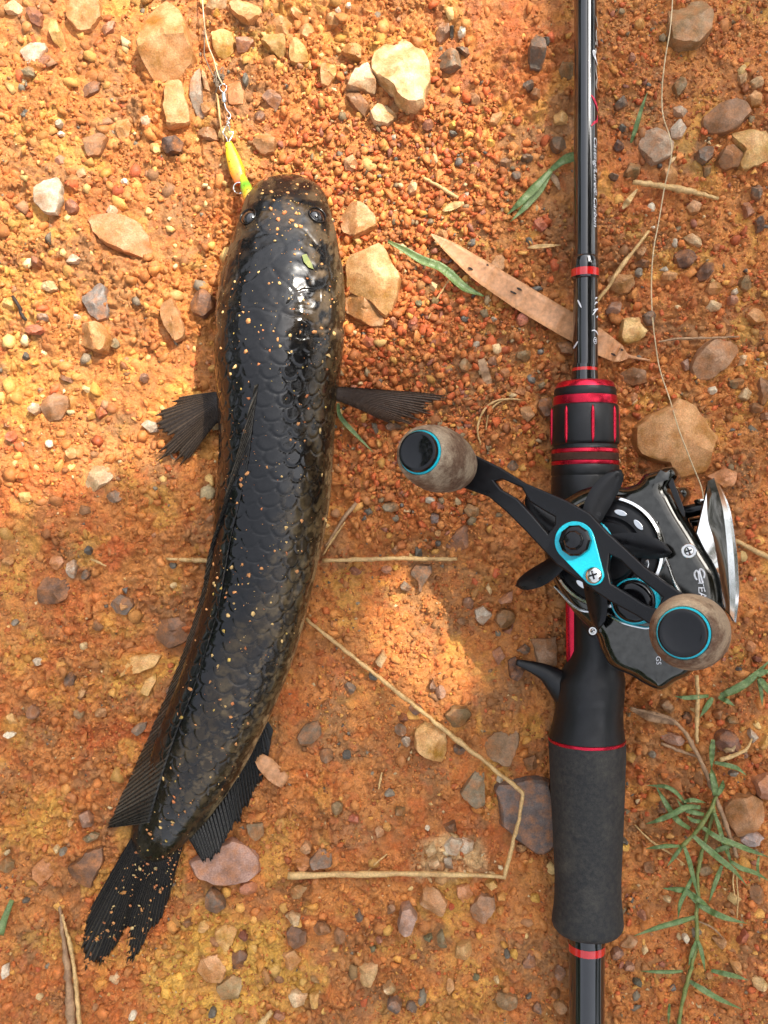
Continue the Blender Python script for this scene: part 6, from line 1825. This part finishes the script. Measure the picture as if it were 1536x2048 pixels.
def lure_mat():
    t = NT('lure_paint'); a = t.n('ShaderNodeVertexColor', layer_name='Col'); tc = t.n('ShaderNodeTexCoord')
    n = t.noise(900, tc.outputs['Object'], 2); f = t.ramp(n.outputs['Fac'], [(0.60, (0, 0, 0)), (0.66, (1, 1, 1))])
    t.set(Base_Color=t.mix(f.outputs['Color'], a.outputs['Color'], (0.12, 0.10, 0.01)), Roughness=0.22, Coat_Weight=0.8)
    return t.m


M['lure'] = lure_mat()
lure = empty('fishing_lure', PG(470, 330), 'small yellow orange and green metal jig lure at the mouth of the fish', 'fishing lure')


def lure_body(name, pts, rads, cols, flat):
    c = crom(pts, 24); r_ = np.interp(np.linspace(0, 1, 24), np.linspace(0, 1, len(rads)), rads) / 1000
    v_, f_ = tube(c, r_, 14)
    ctr = np.repeat(c, 14, axis=0)
    v_ = [(q[0], q[1], m[2] + (q[2] - m[2]) * flat) for q, m in zip(v_, ctr)]
    o = mk(name, v_, f_, M['lure'], lure)
    cc = np.stack([np.interp(np.linspace(0, 1, 24), np.linspace(0, 1, len(cols)), [k[i] for k in cols]) for i in range(3)], 1)
    vcol(o.data, 'Col', np.repeat(cc, 14, axis=0))
    return o


Yl, Ol, Gl, Rl = (0.80, 0.70, 0.03), (0.85, 0.26, 0.01), (0.10, 0.42, 0.03), (0.75, 0.12, 0.02)
lure_body('lure_body', [lz(457, 286, 4), lz(464, 310, 4.5), lz(474, 340, 5), lz(482, 366, 6)], [1.3, 2.3, 2.9, 2.2], [Yl, (0.80, 0.52, 0.02), (0.82, 0.34, 0.015), Rl], 0.6)
lure_body('lure_tail', [lz(484, 350, 6), lz(492, 374, 8), lz(499, 394, 11), lz(497, 412, 11)], [0.9, 2.0, 2.4, 1.4], [Yl, Gl, (0.55, 0.3, 0.02), Rl], 0.6)


def wire(name, pts, r_, mat, parent, n=40):
    v_, f_ = tube(crom(pts, n), r_ / 1000, 8); return mk(name, v_, f_, mat, parent)


wire('split_ring', [lz(478 + 11 * math.cos(a), 376 + 11 * math.sin(a), 7.5) for a in np.linspace(0, 2 * math.pi, 14)], 0.28, M['chrome'], lure)
wire('hook', [lz(482, 378, 8), lz(490, 386, 9), lz(500, 393, 12), lz(508, 400, 14.5), lz(516, 403, 15), lz(520, 396, 13)], 0.38, M['chrome'], lure)
sw = empty('snap_swivel', PG(450, 220), 'small chrome snap swivel joining the lure to the leader', 'swivel')
v_, f_ = tube([lz(447, 184, 3), lz(448, 190, 3), lz(448.5, 200, 3), lz(449, 206, 3)], [0.0007, 0.0011, 0.0011, 0.0008], 14); mk('swivel_barrel', v_, f_, M['chrome'], sw)
wire('swivel_eye', [lz(447, 186, 3), lz(440, 179, 3), lz(440, 172, 3), lz(447, 168, 3), lz(453, 173, 3), lz(452, 180, 3), lz(447, 186, 3)], 0.25, M['chrome'], sw)
wire('swivel_eye', [lz(449, 206, 3), lz(451, 215, 3), lz(455, 222, 3), lz(461, 230, 3), lz(459, 238, 3), lz(454, 234, 3), lz(451, 226, 3)], 0.25, M['chrome'], sw)
coil = [lz(456.5 + 4 * math.cos(a), 238 + a * 0.62, 3.2 + 0.9 * math.sin(a)) for a in np.linspace(0, 8 * math.pi, 60)]
wire('snap_coil', coil, 0.2, M['chrome'], sw, 120)
wire('snap', [lz(456, 246, 3), lz(450, 256, 3.2), lz(446, 266, 3.2), lz(453, 276, 3.4), lz(456, 288, 4)], 0.22, M['chrome'], sw)
wire('snap', [lz(458, 250, 3), lz(460, 262, 3.2), lz(467, 266, 3.2), lz(462, 276, 3.4), lz(456, 288, 4)], 0.22, M['chrome'], sw)
ll = empty('leader_line', PG(420, 90), 'twisted brown leader line running away from the swivel', 'fishing line')
wire('strand', [lz(404, -40, 4), lz(405, 0, 5), lz(408, 40, 5), lz(412, 70, 3), lz(418, 95, 3), lz(428, 120, 3), lz(436, 150, 3), lz(446, 170, 3)], 0.25, M['line'], ll, 60)
wire('strand', [lz(408, 60, 2), lz(409, 85, 2), lz(409, 110, 2), lz(416, 130, 2), lz(426, 150, 2), lz(438, 168, 2.6)], 0.22, M['leader'], ll, 50)
kn_v, kn_f = [], []
kr_ = random.Random(3)
parts = []
for k in range(16):
    c0_ = lz(kr_.gauss(437, 5), kr_.gauss(156, 11), kr_.uniform(1.5, 3.5)); c1_ = lz(kr_.gauss(438, 6), kr_.gauss(160, 11), kr_.uniform(1.5, 3.5)); c2_ = lz(kr_.gauss(437, 6), kr_.gauss(157, 12), 3)
    parts.append(tube(crom([c0_, c1_, c2_], 10), 0.00022, 6))
mk('knot', *join(*parts), M['leader'], ll)

# ------------------------------------------------------------------ straw, leaves, grass


def stem(name, pts, wpx, mat, label, cat, up=1.0, taper=(0.7, 1, 0.6), seg=8, corner=False, group=None):
    """a dry stalk along photo pixels, lying on the soil"""
    q = np.array(pts, float)
    if corner:
        c = []
        for a, b in zip(q[:-1], q[1:]):
            n_ = max(4, int(np.hypot(*(b - a)) / 12))
            c += [a + (b - a) * t for t in np.linspace(0, 1, n_, endpoint=False)]
        c.append(q[-1]); c = np.array(c)
    else:
        c = crom(q, max(12, int(np.sum(np.hypot(*np.diff(q, axis=0).T)) / 7)))
    W = wpx * 0.00018 / 2
    zs_ = np.array([gz(*P(a, b, 0).xy) for a, b in c])
    k = max(1, min(9, len(zs_) // 3)); zs_ = np.maximum(zs_, np.convolve(np.pad(zs_, k, mode='edge'), np.ones(2 * k + 1) / (2 * k + 1), 'same')[k:-k])
    ups = np.interp(np.linspace(0, 1, len(c)), np.linspace(0, 1, np.size(up)) if np.size(up) > 1 else [0], np.atleast_1d(up)) / 1000
    pth = np.array([P(a, b, z + W * 0.8 + u_) for (a, b), z, u_ in zip(c, zs_, ups)])
    rad = W * np.interp(np.linspace(0, 1, len(c)), np.linspace(0, 1, len(taper)), taper)
    rad = rad * (1 + 0.08 * np.sin(np.arange(len(c)) * 1.7) + 0.10 * np.sin(np.arange(len(c)) * 0.53 + wpx))
    nd_ = np.abs((np.arange(len(c)) + int(wpx * 7)) % 19 - 9) < 0.5
    rad = rad * np.where(nd_, 1.28, 1.0)
    pth[:, :2] += np.random.default_rng(int(c[0][0]) + int(c[0][1])).normal(0, W * 0.12, (len(c), 2))
    v_, f_ = tube(pth, rad, seg)
    o = mk(name, v_, f_, mat)
    tag(o, label, cat, group)
    return o


def blade(name, pts, wpx, mat, parent=None, up=(0.5, 1.5, 0.5), fold=0.35, widths=(0.55, 1, 0.85, 0.05), twist=0.0):
    """a thin folded leaf along photo pixels"""
    q = np.array(pts, float); n = max(14, int(np.sum(np.hypot(*np.diff(q, axis=0).T)) / 6)); c = crom(q, n)
    tan = np.gradient(c, axis=0); tan /= np.linalg.norm(tan, axis=1)[:, None] + 1e-9
    ups = np.interp(np.linspace(0, 1, n), np.linspace(0, 1, len(up)), up) / 1000
    ws = np.interp(np.linspace(0, 1, n), np.linspace(0, 1, len(widths)), widths) * wpx / 2
    V = []; Fc = []
    for k in range(n):
        base = P(*c[k], 0); z = gz(base.x, base.y) + 0.0006 + ups[k]
        nn = np.array((-tan[k][1], tan[k][0]))
        tw = twist * (k / n - 0.5)
        for s_, dz in ((-1, fold), (-0.5, fold * 0.4), (0, 0), (0.5, fold * 0.4), (1, fold)):
            a = c[k] + nn * ws[k] * s_ * math.cos(tw)
            V.append(P(a[0], a[1], z + (dz + s_ * math.sin(tw)) * ws[k] * 0.00018))
    m = len(V)
    V += [v - Vector((0, 0, 0.00018)) for v in V]
    for k in range(n - 1):
        for j in range(4):
            a = k * 5 + j
            Fc.append((a, a + 1, a + 6, a + 5)); Fc.append((m + a, m + a + 5, m + a + 6, m + a + 1))
        for j in (0, 4):
            a = k * 5 + j; Fc.append((a, a + 5, m + a + 5, m + a))
    for a in range(4):
        Fc.append((a, m + a, m + a + 1, a + 1)); b = (n - 1) * 5 + a; Fc.append((b, b + 1, m + b + 1, m + b))
    return mk(name, V, Fc, mat, parent)


stem('straw', [(612, 1238), (700, 1308), (800, 1388), (900, 1468), (1000, 1548), (1046, 1586), (1040, 1625), (1025, 1690), (1008, 1754), (930, 1750), (850, 1748), (760, 1748), (670, 1749), (575, 1751)], 10.5, M['straw'], 'long pale straw bent twice into a hook below the reel', 'straw', (3, 2, 2.5, 5.5, 3, 3, 8, 7, 6, 5, 3, 2.5, 2.5, 2.5, 2), (0.7, 0.8, 0.9, 0.75, 0.8, 1.1, 1.25), corner=True)
stem('straw', [(645, 1121), (720, 1119), (800, 1117), (860, 1118), (912, 1119)], 8.5, M['straw'], 'short straight straw right of the fish across a dark slate', 'straw', 3.0, (0.9, 1, 1, 0.8))
stem('straw', [(333, 1118), (380, 1120), (432, 1122)], 10, M['straw'], 'straw stub sticking out from under the left of the fish', 'straw', 1.0, (0.5, 0.9, 1))
stem('straw', [(1265, 364), (1320, 372), (1380, 383), (1437, 397)], 13, M['straw'], 'thick golden straw under the fishing line', 'straw', 2.0, (0.7, 1, 0.9, 0.5))
stem('straw', [(1298, 462), (1268, 500), (1238, 540), (1213, 578), (1190, 606)], 8, M['straw'], 'thin straw leaning behind the rod ferrule', 'straw', 2.5, (0.6, 1, 1, 0.8))
stem('straw', [(846, 355), (880, 374), (916, 396)], 8.5, M['straw'], 'short yellow straw piece on the lit gravel', 'straw', 1.0, (0.7, 1, 0.7))
stem('straw', [(1393, 1350), (1395, 1400), (1394, 1440), (1393, 1486)], 9, M['straw'], 'upright straw stem below the right handle knob', 'straw', 3.0, (0.9, 1, 0.9))
stem('straw', [(1470, 1080), (1500, 1096), (1540, 1118)], 10, M['straw'], 'straw running off to the right of the silver hood', 'straw', 1.5, (0.9, 1, 1))
stem('dry_stalk', [(1260, 1415), (1310, 1428), (1345, 1440), (1370, 1465), (1390, 1500), (1410, 1540), (1425, 1580), (1445, 1630), (1462, 1680), (1474, 1714)], 9, M['straw_grey'], 'long dry tan stem leaning across the grass plant', 'stem', 4.0, (0.5, 0.8, 1, 1, 0.9))
stem('dry_stalk', [(1322, 1486), (1350, 1498), (1378, 1507), (1395, 1514)], 7, M['straw_grey'], 'short dry stem crossing the long one near a mauve stone', 'stem', 2.0)
stem('dry_stalk', [(1440, 1520), (1465, 1512), (1490, 1500), (1506, 1478)], 9, M['straw'], 'curled straw hugging the purple rock', 'straw', 5.0, (1, 1, 0.7, 0.3))
stem('dry_stalk', [(1318, 683), (1360, 677), (1420, 676), (1478, 673)], 5, M['straw_grey'], 'thin dry stem above the smooth pinkish brown stone', 'stem', 5.0)
stem('dry_stalk', [(650, 1095), (665, 1072), (684, 1042), (712, 1006)], 8, M['straw_grey'], 'grey straw leaning on the right side of the fish', 'straw', 2.0, (0.5, 0.8, 1))
stem('dry_stalk', [(646, 1110), (668, 1075), (690, 1045)], 4.5, M['straw'], 'thin pale straw beside the fish below the grey one', 'straw', 3.0)
stem('dry_rootlets', [(962, 890), (955, 860), (965, 825), (985, 805), (1012, 798), (1042, 800)], 5, M['straw'], 'looped dry rootlet in front of the lock nut', 'rootlet', 1.5)
stem('dry_rootlets', [(972, 860), (978, 825), (1000, 803), (1028, 795)], 4, M['straw'], 'thinner dry rootlet inside the looped one', 'rootlet', 1.2)
stem('twig', [(120, 1812), (126, 1870), (136, 1940), (140, 2000), (144, 2070)], 12, M['straw_grey'], 'split grey brown twig left of the tail, darker half', 'twig', 1.0, (0.4, 0.9, 1.4, 1.9))
stem('twig', [(124, 1830), (140, 1890), (150, 1950), (160, 2060)], 8, M['straw'], 'split grey brown twig left of the tail, paler half', 'twig', 2.0, (0.6, 1, 1, 1.2))
stem('twig', [(25, 592), (38, 612), (44, 630), (52, 640)], 8, M['spot'], 'short black twig on the sunlit clay', 'twig', 1.5)
stem('straw', [(182, 1118), (196, 1124), (212, 1132)], 5, M['straw'], 'tiny pale straw between two dark beads', 'straw', 2.0)
stem('straw', [(520, 2052), (530, 2038), (544, 2022)], 13, M['straw'], 'pale straw end at the foot of the ochre patch', 'straw', 1.5, (1, 1, 0.8))
stem('straw', [(764, 1545), (760, 1562), (757, 1578)], 5, M['straw'], 'little straw fleck left of the bent straw', 'straw', 1.0)
stem('straw', [(735, 1743), (755, 1724), (774, 1708)], 3.5, M['straw'], 'hair thin straw standing off the bent straw', 'straw', 1.0)
stem('straw', [(1470, 1795), (1466, 1760), (1471, 1740), (1476, 1790), (1474, 1836)], 4, M['straw'], 'pale rootlets right of the grass stem', 'rootlet', 2.0)
stem('straw', [(448, 285), (440, 240), (436, 200), (432, 185)], 4.5, M['straw'], 'thin dry straw lying along the snap swivel', 'straw', 1.5)
stem('straw', [(1380, 1838), (1420, 1852), (1450, 1880)], 4, M['straw_grey'], 'fine brown stem crossing the grass stalk', 'stem', 1.5)
stem('straw', [(1270, 1650), (1300, 1680), (1345, 1710), (1370, 1730)], 4, M['straw'], 'fine pale rootlet left of the grass stalk', 'rootlet', 1.5)
stem('straw', [(857, 638), (870, 605), (885, 580), (905, 545), (912, 500)], 4, M['straw'], 'thin dry stalk under the grass blade by the brown leaf', 'stem', 0.8)

# long dead bamboo leaf under the rod
lf = empty('bamboo_leaf', PG(1080, 600), 'long flat tan dead bamboo leaf passing under the rod', 'leaf')
blade('leaf_blade', [(862, 468), (900, 495), (960, 540), (1040, 592), (1120, 640), (1190, 680), (1235, 706), (1256, 714)], 52, M['bamboo'], lf, (3, 3.5, 3.5, 4, 4, 3.5, 3), 0.10, (0.06, 0.50, 0.86, 1.0, 1.0, 0.98, 0.72, 0.16))
stem_l = stem('leaf_stalk', [(1250, 712), (1272, 716), (1300, 721)], 7, M['bamboo'], 'x', 'x', 1.8, (1.2, 0.9, 0.7))
del stem_l['label'], stem_l['category']
stem_l.parent = lf; stem_l.matrix_parent_inverse = lf.matrix_basis.inverted()
for (a, b, l_) in ((941, 537, 9), (1039, 578, 10), (1027, 585, 12), (1243, 699, 8), (1227, 709, 9), (975, 530, 4)):
    p = PG(a, b)
    sp_ = blade('leaf_spot', [(a - l_ / 2, b - l_ / 4), (a, b), (a + l_ / 2, b + l_ / 4)], 4, M['spot'], lf, (4.4, 4.4, 4.4), 0, (0.5, 1, 1, 0.5))

# seed husks and other scraps
h = blade('seed_husk', [(512, 1510), (530, 1528), (552, 1550), (572, 1566)], 36, M['bamboo'], None, (2.2, 2.8, 2.4, 1.5), -0.35, (0.45, 0.95, 1, 0.75)); tag(h, 'tan split seed husk touching the anal fin', 'seed husk')
h = blade('seed_husk', [(885, 422), (905, 412), (928, 405)], 15, M['straw'], None, (1.5, 2.2, 1.5), -0.4, (0.2, 1, 1, 0.3)); tag(h, 'small yellow grain husk on the lit gravel', 'seed husk')
h = blade('wood_chip', [(962, 718), (970, 745), (978, 770)], 18, M['straw_grey'], None, (1.5, 1.8, 1.5), 0.05, (0.8, 1, 1, 0.8)); tag(h, 'flat grey brown wood chip in the gravel', 'wood chip')
h = blade('dry_leaf', [(1055, 495), (1085, 492), (1122, 490)], 9, M['straw'], None, (2, 3, 2), 0.3, (0.3, 1, 0.8, 0.1)); tag(h, 'small folded dry leaf left of the rod', 'leaf')
h = blade('dry_leaf', [(1245, 418), (1258, 400), (1275, 378)], 13, M['straw'], None, (1.5, 2.5, 2), 0.3, (0.3, 1, 0.7, 0.3)); tag(h, 'yellow shrivelled leaf scrap by the thick golden straw', 'leaf')
h = blade('leaf_litter', [(1262, 1418), (1300, 1432), (1335, 1440), (1360, 1450)], 22, M['straw_grey'], None, (2, 3, 3, 2), 0.3, (0.3, 1, 0.8, 0.2)); tag(h, 'crumpled brown leaf scrap below the reel', 'leaf')
h = blade('dry_leaf', [(1100, 345), (1112, 362), (1120, 380)], 13, M['straw_grey'], None, (1, 1.6, 1), 0.3, (0.3, 1, 0.8, 0.2)); tag(h, 'brown leaf scrap under the forked grass blade', 'leaf')

# leaf fragment stuck on the head
pts = [on_fish(*q, 0.0006)[0] for q in ((603, 512), (612, 510), (622, 528), (626, 540), (616, 536), (607, 526))]
ctr = sum(pts, Vector()) / 6
V = [tuple(p) for p in pts] + [tuple(p - Vector((0, 0, 0.0004))) for p in pts]
o = mk('leaf_fragment', V, [(0, 1, 2, 3, 4, 5), (11, 10, 9, 8, 7, 6)] + [(k, (k + 1) % 6, 6 + (k + 1) % 6, 6 + k) for k in range(6)], M['grass_stem'], None, False)
tag(o, 'pale green leaf fragment stuck on the head of the fish', 'leaf')

# green blades
gtag = lambda o, l: tag(o, l, 'grass blade', None, 'thing')
gb = empty('grass_sprig', PG(1108, 345), 'forked green grass sprig beside the rod', 'grass')
blade('leaf_blade', [(1150, 312), (1128, 320), (1104, 338)], 20, M['grass'], gb, (4, 4, 3), 0.2, (0.9, 1, 0.7, 0.5))
blade('leaf_blade', [(1104, 338), (1070, 375), (1040, 405), (1014, 430)], 17, M['grass'], gb, (3, 5, 4, 2), 0.25, (0.5, 1, 0.8, 0.04))
blade('leaf_blade', [(1102, 342), (1080, 378), (1052, 412), (1020, 444)], 16, M['grass'], gb, (3, 4, 3, 2), 0.25, (0.5, 1, 0.8, 0.04))
gtag(blade('blade_of_grass', [(776, 482), (810, 500), (845, 520), (878, 532), (900, 548), (930, 575), (968, 592)], 17, M['grass'], None, (2, 3, 3, 4, 4, 3, 2), 0.35, (0.35, 0.8, 1, 1, 1.1, 1, 0.2), 1.0), 'green grass blade lying beside the dead bamboo leaf')
gtag(blade('blade_of_grass', [(676, 806), (680, 832), (705, 862), (746, 904)], 9, M['grass'], None, (2, 2.5, 3, 2), 0.3, (0.6, 1, 1, 0.1)), 'thin dark green blade below the right pectoral fin')
gtag(blade('blade_of_grass', [(1262, 285), (1272, 255), (1284, 215), (1295, 184)], 10, M['grass'], None, (1, 4, 6, 7), 0.3, (0.5, 1, 0.7, 0.05)), 'slender upright green blade right of the rod')
gtag(blade('blade_of_grass', [(0, 1870), (8, 1840), (24, 1800)], 15, M['grass'], None, (2, 3, 2), 0.3, (1, 1, 0.8, 0.6)), 'stub of green blade far left of the tail')

# grass plant right of the grip
gp = empty('grass_plant', PG(1395, 1760), 'green creeping grass plant with many blades right of the grip', 'grass plant')
ZN = lambda a, b: (1220 + a / 4.196, 1560 + b / 4.196)


def gstem(pts, w, up):
    o = stem('stem', [ZN(*p) for p in pts], w, M['grass_stem'], 'x', 'x', up, (1, 1, 0.9)); del o['label'], o['category']
    o.parent = gp; o.matrix_parent_inverse = gp.matrix_basis.inverted()


gstem([(575, 2060), (600, 1900), (650, 1690), (700, 1500), (730, 1330), (725, 1130), (740, 1000), (735, 800), (760, 650), (830, 400), (870, 250)], 8, 2.0)
gstem([(600, 560), (700, 460), (780, 360), (860, 220), (890, 130)], 8.5, 5.0)
gstem([(980, 600), (930, 450), (880, 300), (860, 200)], 8, 4.0)
for pts, w, up in [
    ([(590, 555), (480, 555), (390, 565), (300, 578)], 9, (5, 6, 5, 3)), ([(605, 560), (560, 620), (480, 725)], 9, (5, 5, 2)), ([(625, 560), (665, 680), (700, 820), (745, 1000)], 10, (6, 6, 5, 3)),
    ([(700, 470), (800, 560), (930, 670), (1040, 760), (1150, 890)], 13, (6, 8, 7, 6, 3)), ([(780, 400), (900, 480), (1050, 540), (1200, 600), (1340, 650)], 12, (6, 8, 8, 6, 5)),
    ([(670, 410), (560, 330), (460, 180), (380, 40)], 12, (5, 7, 6, 3)), ([(760, 230), (640, 230), (520, 290), (400, 340), (300, 370)], 13, (6, 8, 8, 6, 3)), ([(790, 290), (700, 270), (620, 240), (560, 160)], 11, (6, 7, 6, 5)),
    ([(640, 210), (560, 110), (480, 60), (400, 50), (310, 45)], 9, (4, 6, 6, 4, 2)), ([(880, 130), (880, 60), (860, -40), (850, -100)], 14, (7, 9, 9, 6)), ([(900, 130), (940, 60), (950, 0)], 11, (6, 7, 5)),
    ([(880, 280), (920, 400), (950, 520), (1000, 640), (1020, 740)], 9, (6, 6, 5, 4, 3)), ([(940, 720), (890, 850), (830, 1030)], 10, (5, 5, 3)), ([(880, 600), (960, 570), (1030, 560)], 11, (5, 6, 4)),
    ([(1010, 680), (1100, 740), (1220, 780), (1340, 850)], 10, (5, 6, 5, 4)), ([(730, 1030), (650, 940), (560, 920), (440, 910)], 13, (4, 5, 5, 3)), ([(700, 800), (640, 930), (590, 1040), (570, 1170)], 10, (4, 5, 4, 2)),
    ([(650, 930), (740, 1000), (860, 1090)], 11, (4, 5, 3)), ([(740, 1050), (860, 1110), (980, 1160), (1150, 1205)], 13, (3, 5, 5, 3)), ([(715, 1150), (580, 1190), (400, 1240), (200, 1310)], 12, (3, 6, 6, 4)),
    ([(725, 1350), (690, 1450), (660, 1560)], 9, (3, 3, 2)), ([(740, 1350), (770, 1450), (800, 1610)], 9, (3, 4, 2)), ([(610, 1605), (500, 1612), (380, 1610), (260, 1605)], 8, (3, 4, 4, 2)),
    ([(670, 1690), (780, 1760), (920, 1840), (1110, 1925)], 12, (3, 5, 5, 2)), ([(850, 1600), (960, 1625), (1060, 1650), (1160, 1680)], 11, (3, 5, 4, 2)), ([(500, 1880), (495, 1960), (490, 2060)], 6, (2, 3, 2)),
    ([(780, 350), (700, 340), (640, 300)], 9, (5, 6, 5)), ([(620, 180), (700, 170), (800, 190)], 9, (6, 6, 5)), ([(1250, 640), (1240, 740), (1260, 860)], 6, (4, 5, 3))]:
    blade('leaf_blade', [ZN(*p) for p in pts], w, M['grass'], gp, up, 0.3, (0.6, 1, 0.85, 0.06))

gs = empty('grass_shoot', PG(1490, 1370), 'green grass shoot right of the right handle knob', 'grass plant')
ZO = lambda a, b: (1230 + a / 5.02, 1280 + b / 5.02)
for pts, w, up in [([(1060, 560), (1180, 510), (1320, 430), (1420, 340), (1560, 200)], 17, (3, 5, 6, 6, 5)), ([(1400, 360), (1480, 330), (1570, 300)], 13, (5, 6, 5)), ([(1300, 450), (1180, 490), (1060, 540)], 11, (4, 5, 3)),
                   ([(1440, 380), (1500, 450), (1560, 560)], 13, (5, 5, 3)), ([(1440, 400), (1470, 520), (1480, 660)], 8, (4, 4, 2)), ([(980, 580), (930, 660), (850, 780)], 12, (3, 4, 2)), ([(940, 560), (800, 575), (700, 580), (600, 565)], 10, (3, 4, 4, 2)),
                   ([(1040, 570), (1120, 610), (1200, 660)], 10, (3, 4, 2)), ([(985, 1000), (975, 1120), (970, 1300)], 12, (4, 5, 3)), ([(960, 1340), (1000, 1450), (1020, 1560)], 11, (4, 6, 5)), ([(1000, 1230), (1140, 1260), (1230, 1290), (1320, 1360)], 10, (3, 4, 3, 2))]:
    blade('leaf_blade', [ZO(*p) for p in pts], w, M['grass'], gs, up, 0.3, (0.6, 1, 0.85, 0.06))

# ------------------------------------------------------------------ what stands out of the picture: the tree that shades the spot and scrub added to limit the sky
LIT = [[(-900, -900), (1010, -900), (995, -50), (980, 120), (965, 300), (940, 420), (890, 510), (820, 580), (720, 650), (600, 730), (400, 800), (290, 860), (200, 910), (100, 945), (0, 970), (-900, 1040)],
       [(838, 1195), (875, 1212), (898, 1250), (970, 1264), (960, 1284), (895, 1303), (770, 1315), (690, 1326), (630, 1330), (645, 1305), (728, 1280), (775, 1222)]]


def inside(p, poly):
    x, y = p; r_ = False; j = len(poly) - 1
    for i in range(len(poly)):
        if (poly[i][1] > y) != (poly[j][1] > y) and x < (poly[j][0] - poly[i][0]) * (y - poly[i][1]) / (poly[j][1] - poly[i][1]) + poly[i][0]: r_ = not r_
        j = i
    return r_


tr_r = random.Random(21)
V = []; Fc = []
SUNX = SUN_DIR
s1 = SUN_DIR.orthogonal().normalized(); s2 = SUN_DIR.cross(s1)


def add_leaf(c, L, W, ax, nrm):
    ax = ax.normalized(); side_ = ax.cross(nrm).normalized()
    o = len(V)
    for t, w in ((-0.5, 0.05), (-0.2, 0.85), (0.1, 1.0), (0.35, 0.6), (0.5, 0.03)):
        m_ = c + ax * L * t
        V.append(m_ + side_ * W * 0.5 * w + nrm * W * 0.12 * w); V.append(m_ - side_ * W * 0.5 * w + nrm * W * 0.12 * w)
    for k in range(4): Fc.append((o + 2 * k, o + 2 * k + 1, o + 2 * k + 3, o + 2 * k + 2))


leafn = 0
for tries in range(15000):
    gx_ = tr_r.uniform(-0.42, 0.50); gy_ = tr_r.uniform(-0.55, 0.34)
    L = tr_r.uniform(0.035, 0.075); W = L * tr_r.uniform(0.45, 0.6)
    px_, py_ = to_px(gx_, gy_)
    if -120 < px_ < 1650 and -120 < py_ < 2200:
        nearlit = any(inside((px_ + dx, py_ + dy), LIT[1]) for dx in (-170, 0, 170) for dy in (-170, 0, 170))
        if nearlit: L *= 0.5; W *= 0.5
    rp = L * 0.42 / 0.00018
    a0 = tr_r.uniform(0, 6.28)
    bad = False
    for k in range(7):
        a = a0 + k * 0.9
        for f in (1.0, 0.5, 0.0):
            if any(inside((px_ + rp * f * math.cos(a), py_ + rp * f * math.sin(a) * 1.15), lp_) for lp_ in LIT): bad = True; break
        if bad: break
    if bad: continue
    t = tr_r.uniform(3.0, 5.0) if (px_ > 880 and py_ < 760) else tr_r.uniform(1.25, 2.3)
    c = Vector((gx_, gy_, 0)) + SUN_DIR * t
    ph = tr_r.uniform(0, 6.28)
    nrm = (SUN_DIR + s1 * tr_r.uniform(-0.5, 0.5) + s2 * tr_r.uniform(-0.5, 0.5)).normalized()
    ax = (s1 * math.cos(ph) + s2 * math.sin(ph)); ax = ax - nrm * ax.dot(nrm)
    add_leaf(c, L, W, ax, nrm); leafn += 1
    if leafn > 4200: break
tree = empty('shade_tree', (2.9, 2.6, 0), 'leafy tree whose boughs shade the clay', 'tree')
mk('crown', V, Fc, M['tree_leaf'], tree, False)
tr = crom([(2.9, 2.6, -0.1), (2.85, 2.5, 0.7), (2.7, 2.3, 1.5), (2.3, 2.0, 2.1), (1.7, 1.5, 2.2), (1.2, 1.1, 1.9), (0.9, 0.9, 1.5)], 40)
v_, f_ = tube(tr, np.linspace(0.16, 0.010, 40), 12)
parts = [(v_, f_)]
for k in range(9):
    a = tr[22 + k * 2]; b = SUN_DIR * tr_r.uniform(1.3, 2.2) + Vector((tr_r.uniform(-0.1, 0.42), tr_r.uniform(-0.5, 0.15), 0))
    parts.append(tube(crom([a, (np.array(a) + np.array(b)) / 2 + np.array((0, 0, 0.08)), b], 10), np.linspace(0.012, 0.003, 10), 6))
mk('trunk', *join(*parts), M['bark'], tree)

r9 = np.random.default_rng(99)
n = 9000
az = r9.random(n) * 2 * np.pi
rad = 2.9 + 1.6 * r9.random(n) + 0.5 * np.sin(az * 5)
top = rad * np.tan(np.radians(10 + np.where(np.cos(az) > 0, 41, 25) * np.abs(np.cos(az)) ** 1.2)) * (1 + 0.12 * np.sin(az * 9))  # unseen scrub, its height set per side to bound the reflected sky
zz = top * r9.random(n) ** 0.7
cen = np.stack([rad * np.cos(az), rad * np.sin(az), zz], 1)
ax_ = r9.normal(0, 1, (n, 3)); ax_ /= np.linalg.norm(ax_, axis=1)[:, None]
bx_ = np.cross(ax_, r9.normal(0, 1, (n, 3))); bx_ /= np.linalg.norm(bx_, axis=1)[:, None]
sz_ = r9.uniform(0.08, 0.2, (n, 1))
quad = np.stack([cen + ax_ * sz_, cen + bx_ * sz_ * 0.6, cen - ax_ * sz_, cen - bx_ * sz_ * 0.6], 1).reshape(-1, 3)
wm = mesh_from('screening_scrub', quad, np.arange(4 * n).reshape(-1, 4), False)
wood = link('screening_scrub', wm, M['tree_leaf'])
tag(wood, 'unseen ring of green scrub, shaped to limit the reflected sky', 'screening_scrub', kind='stuff')
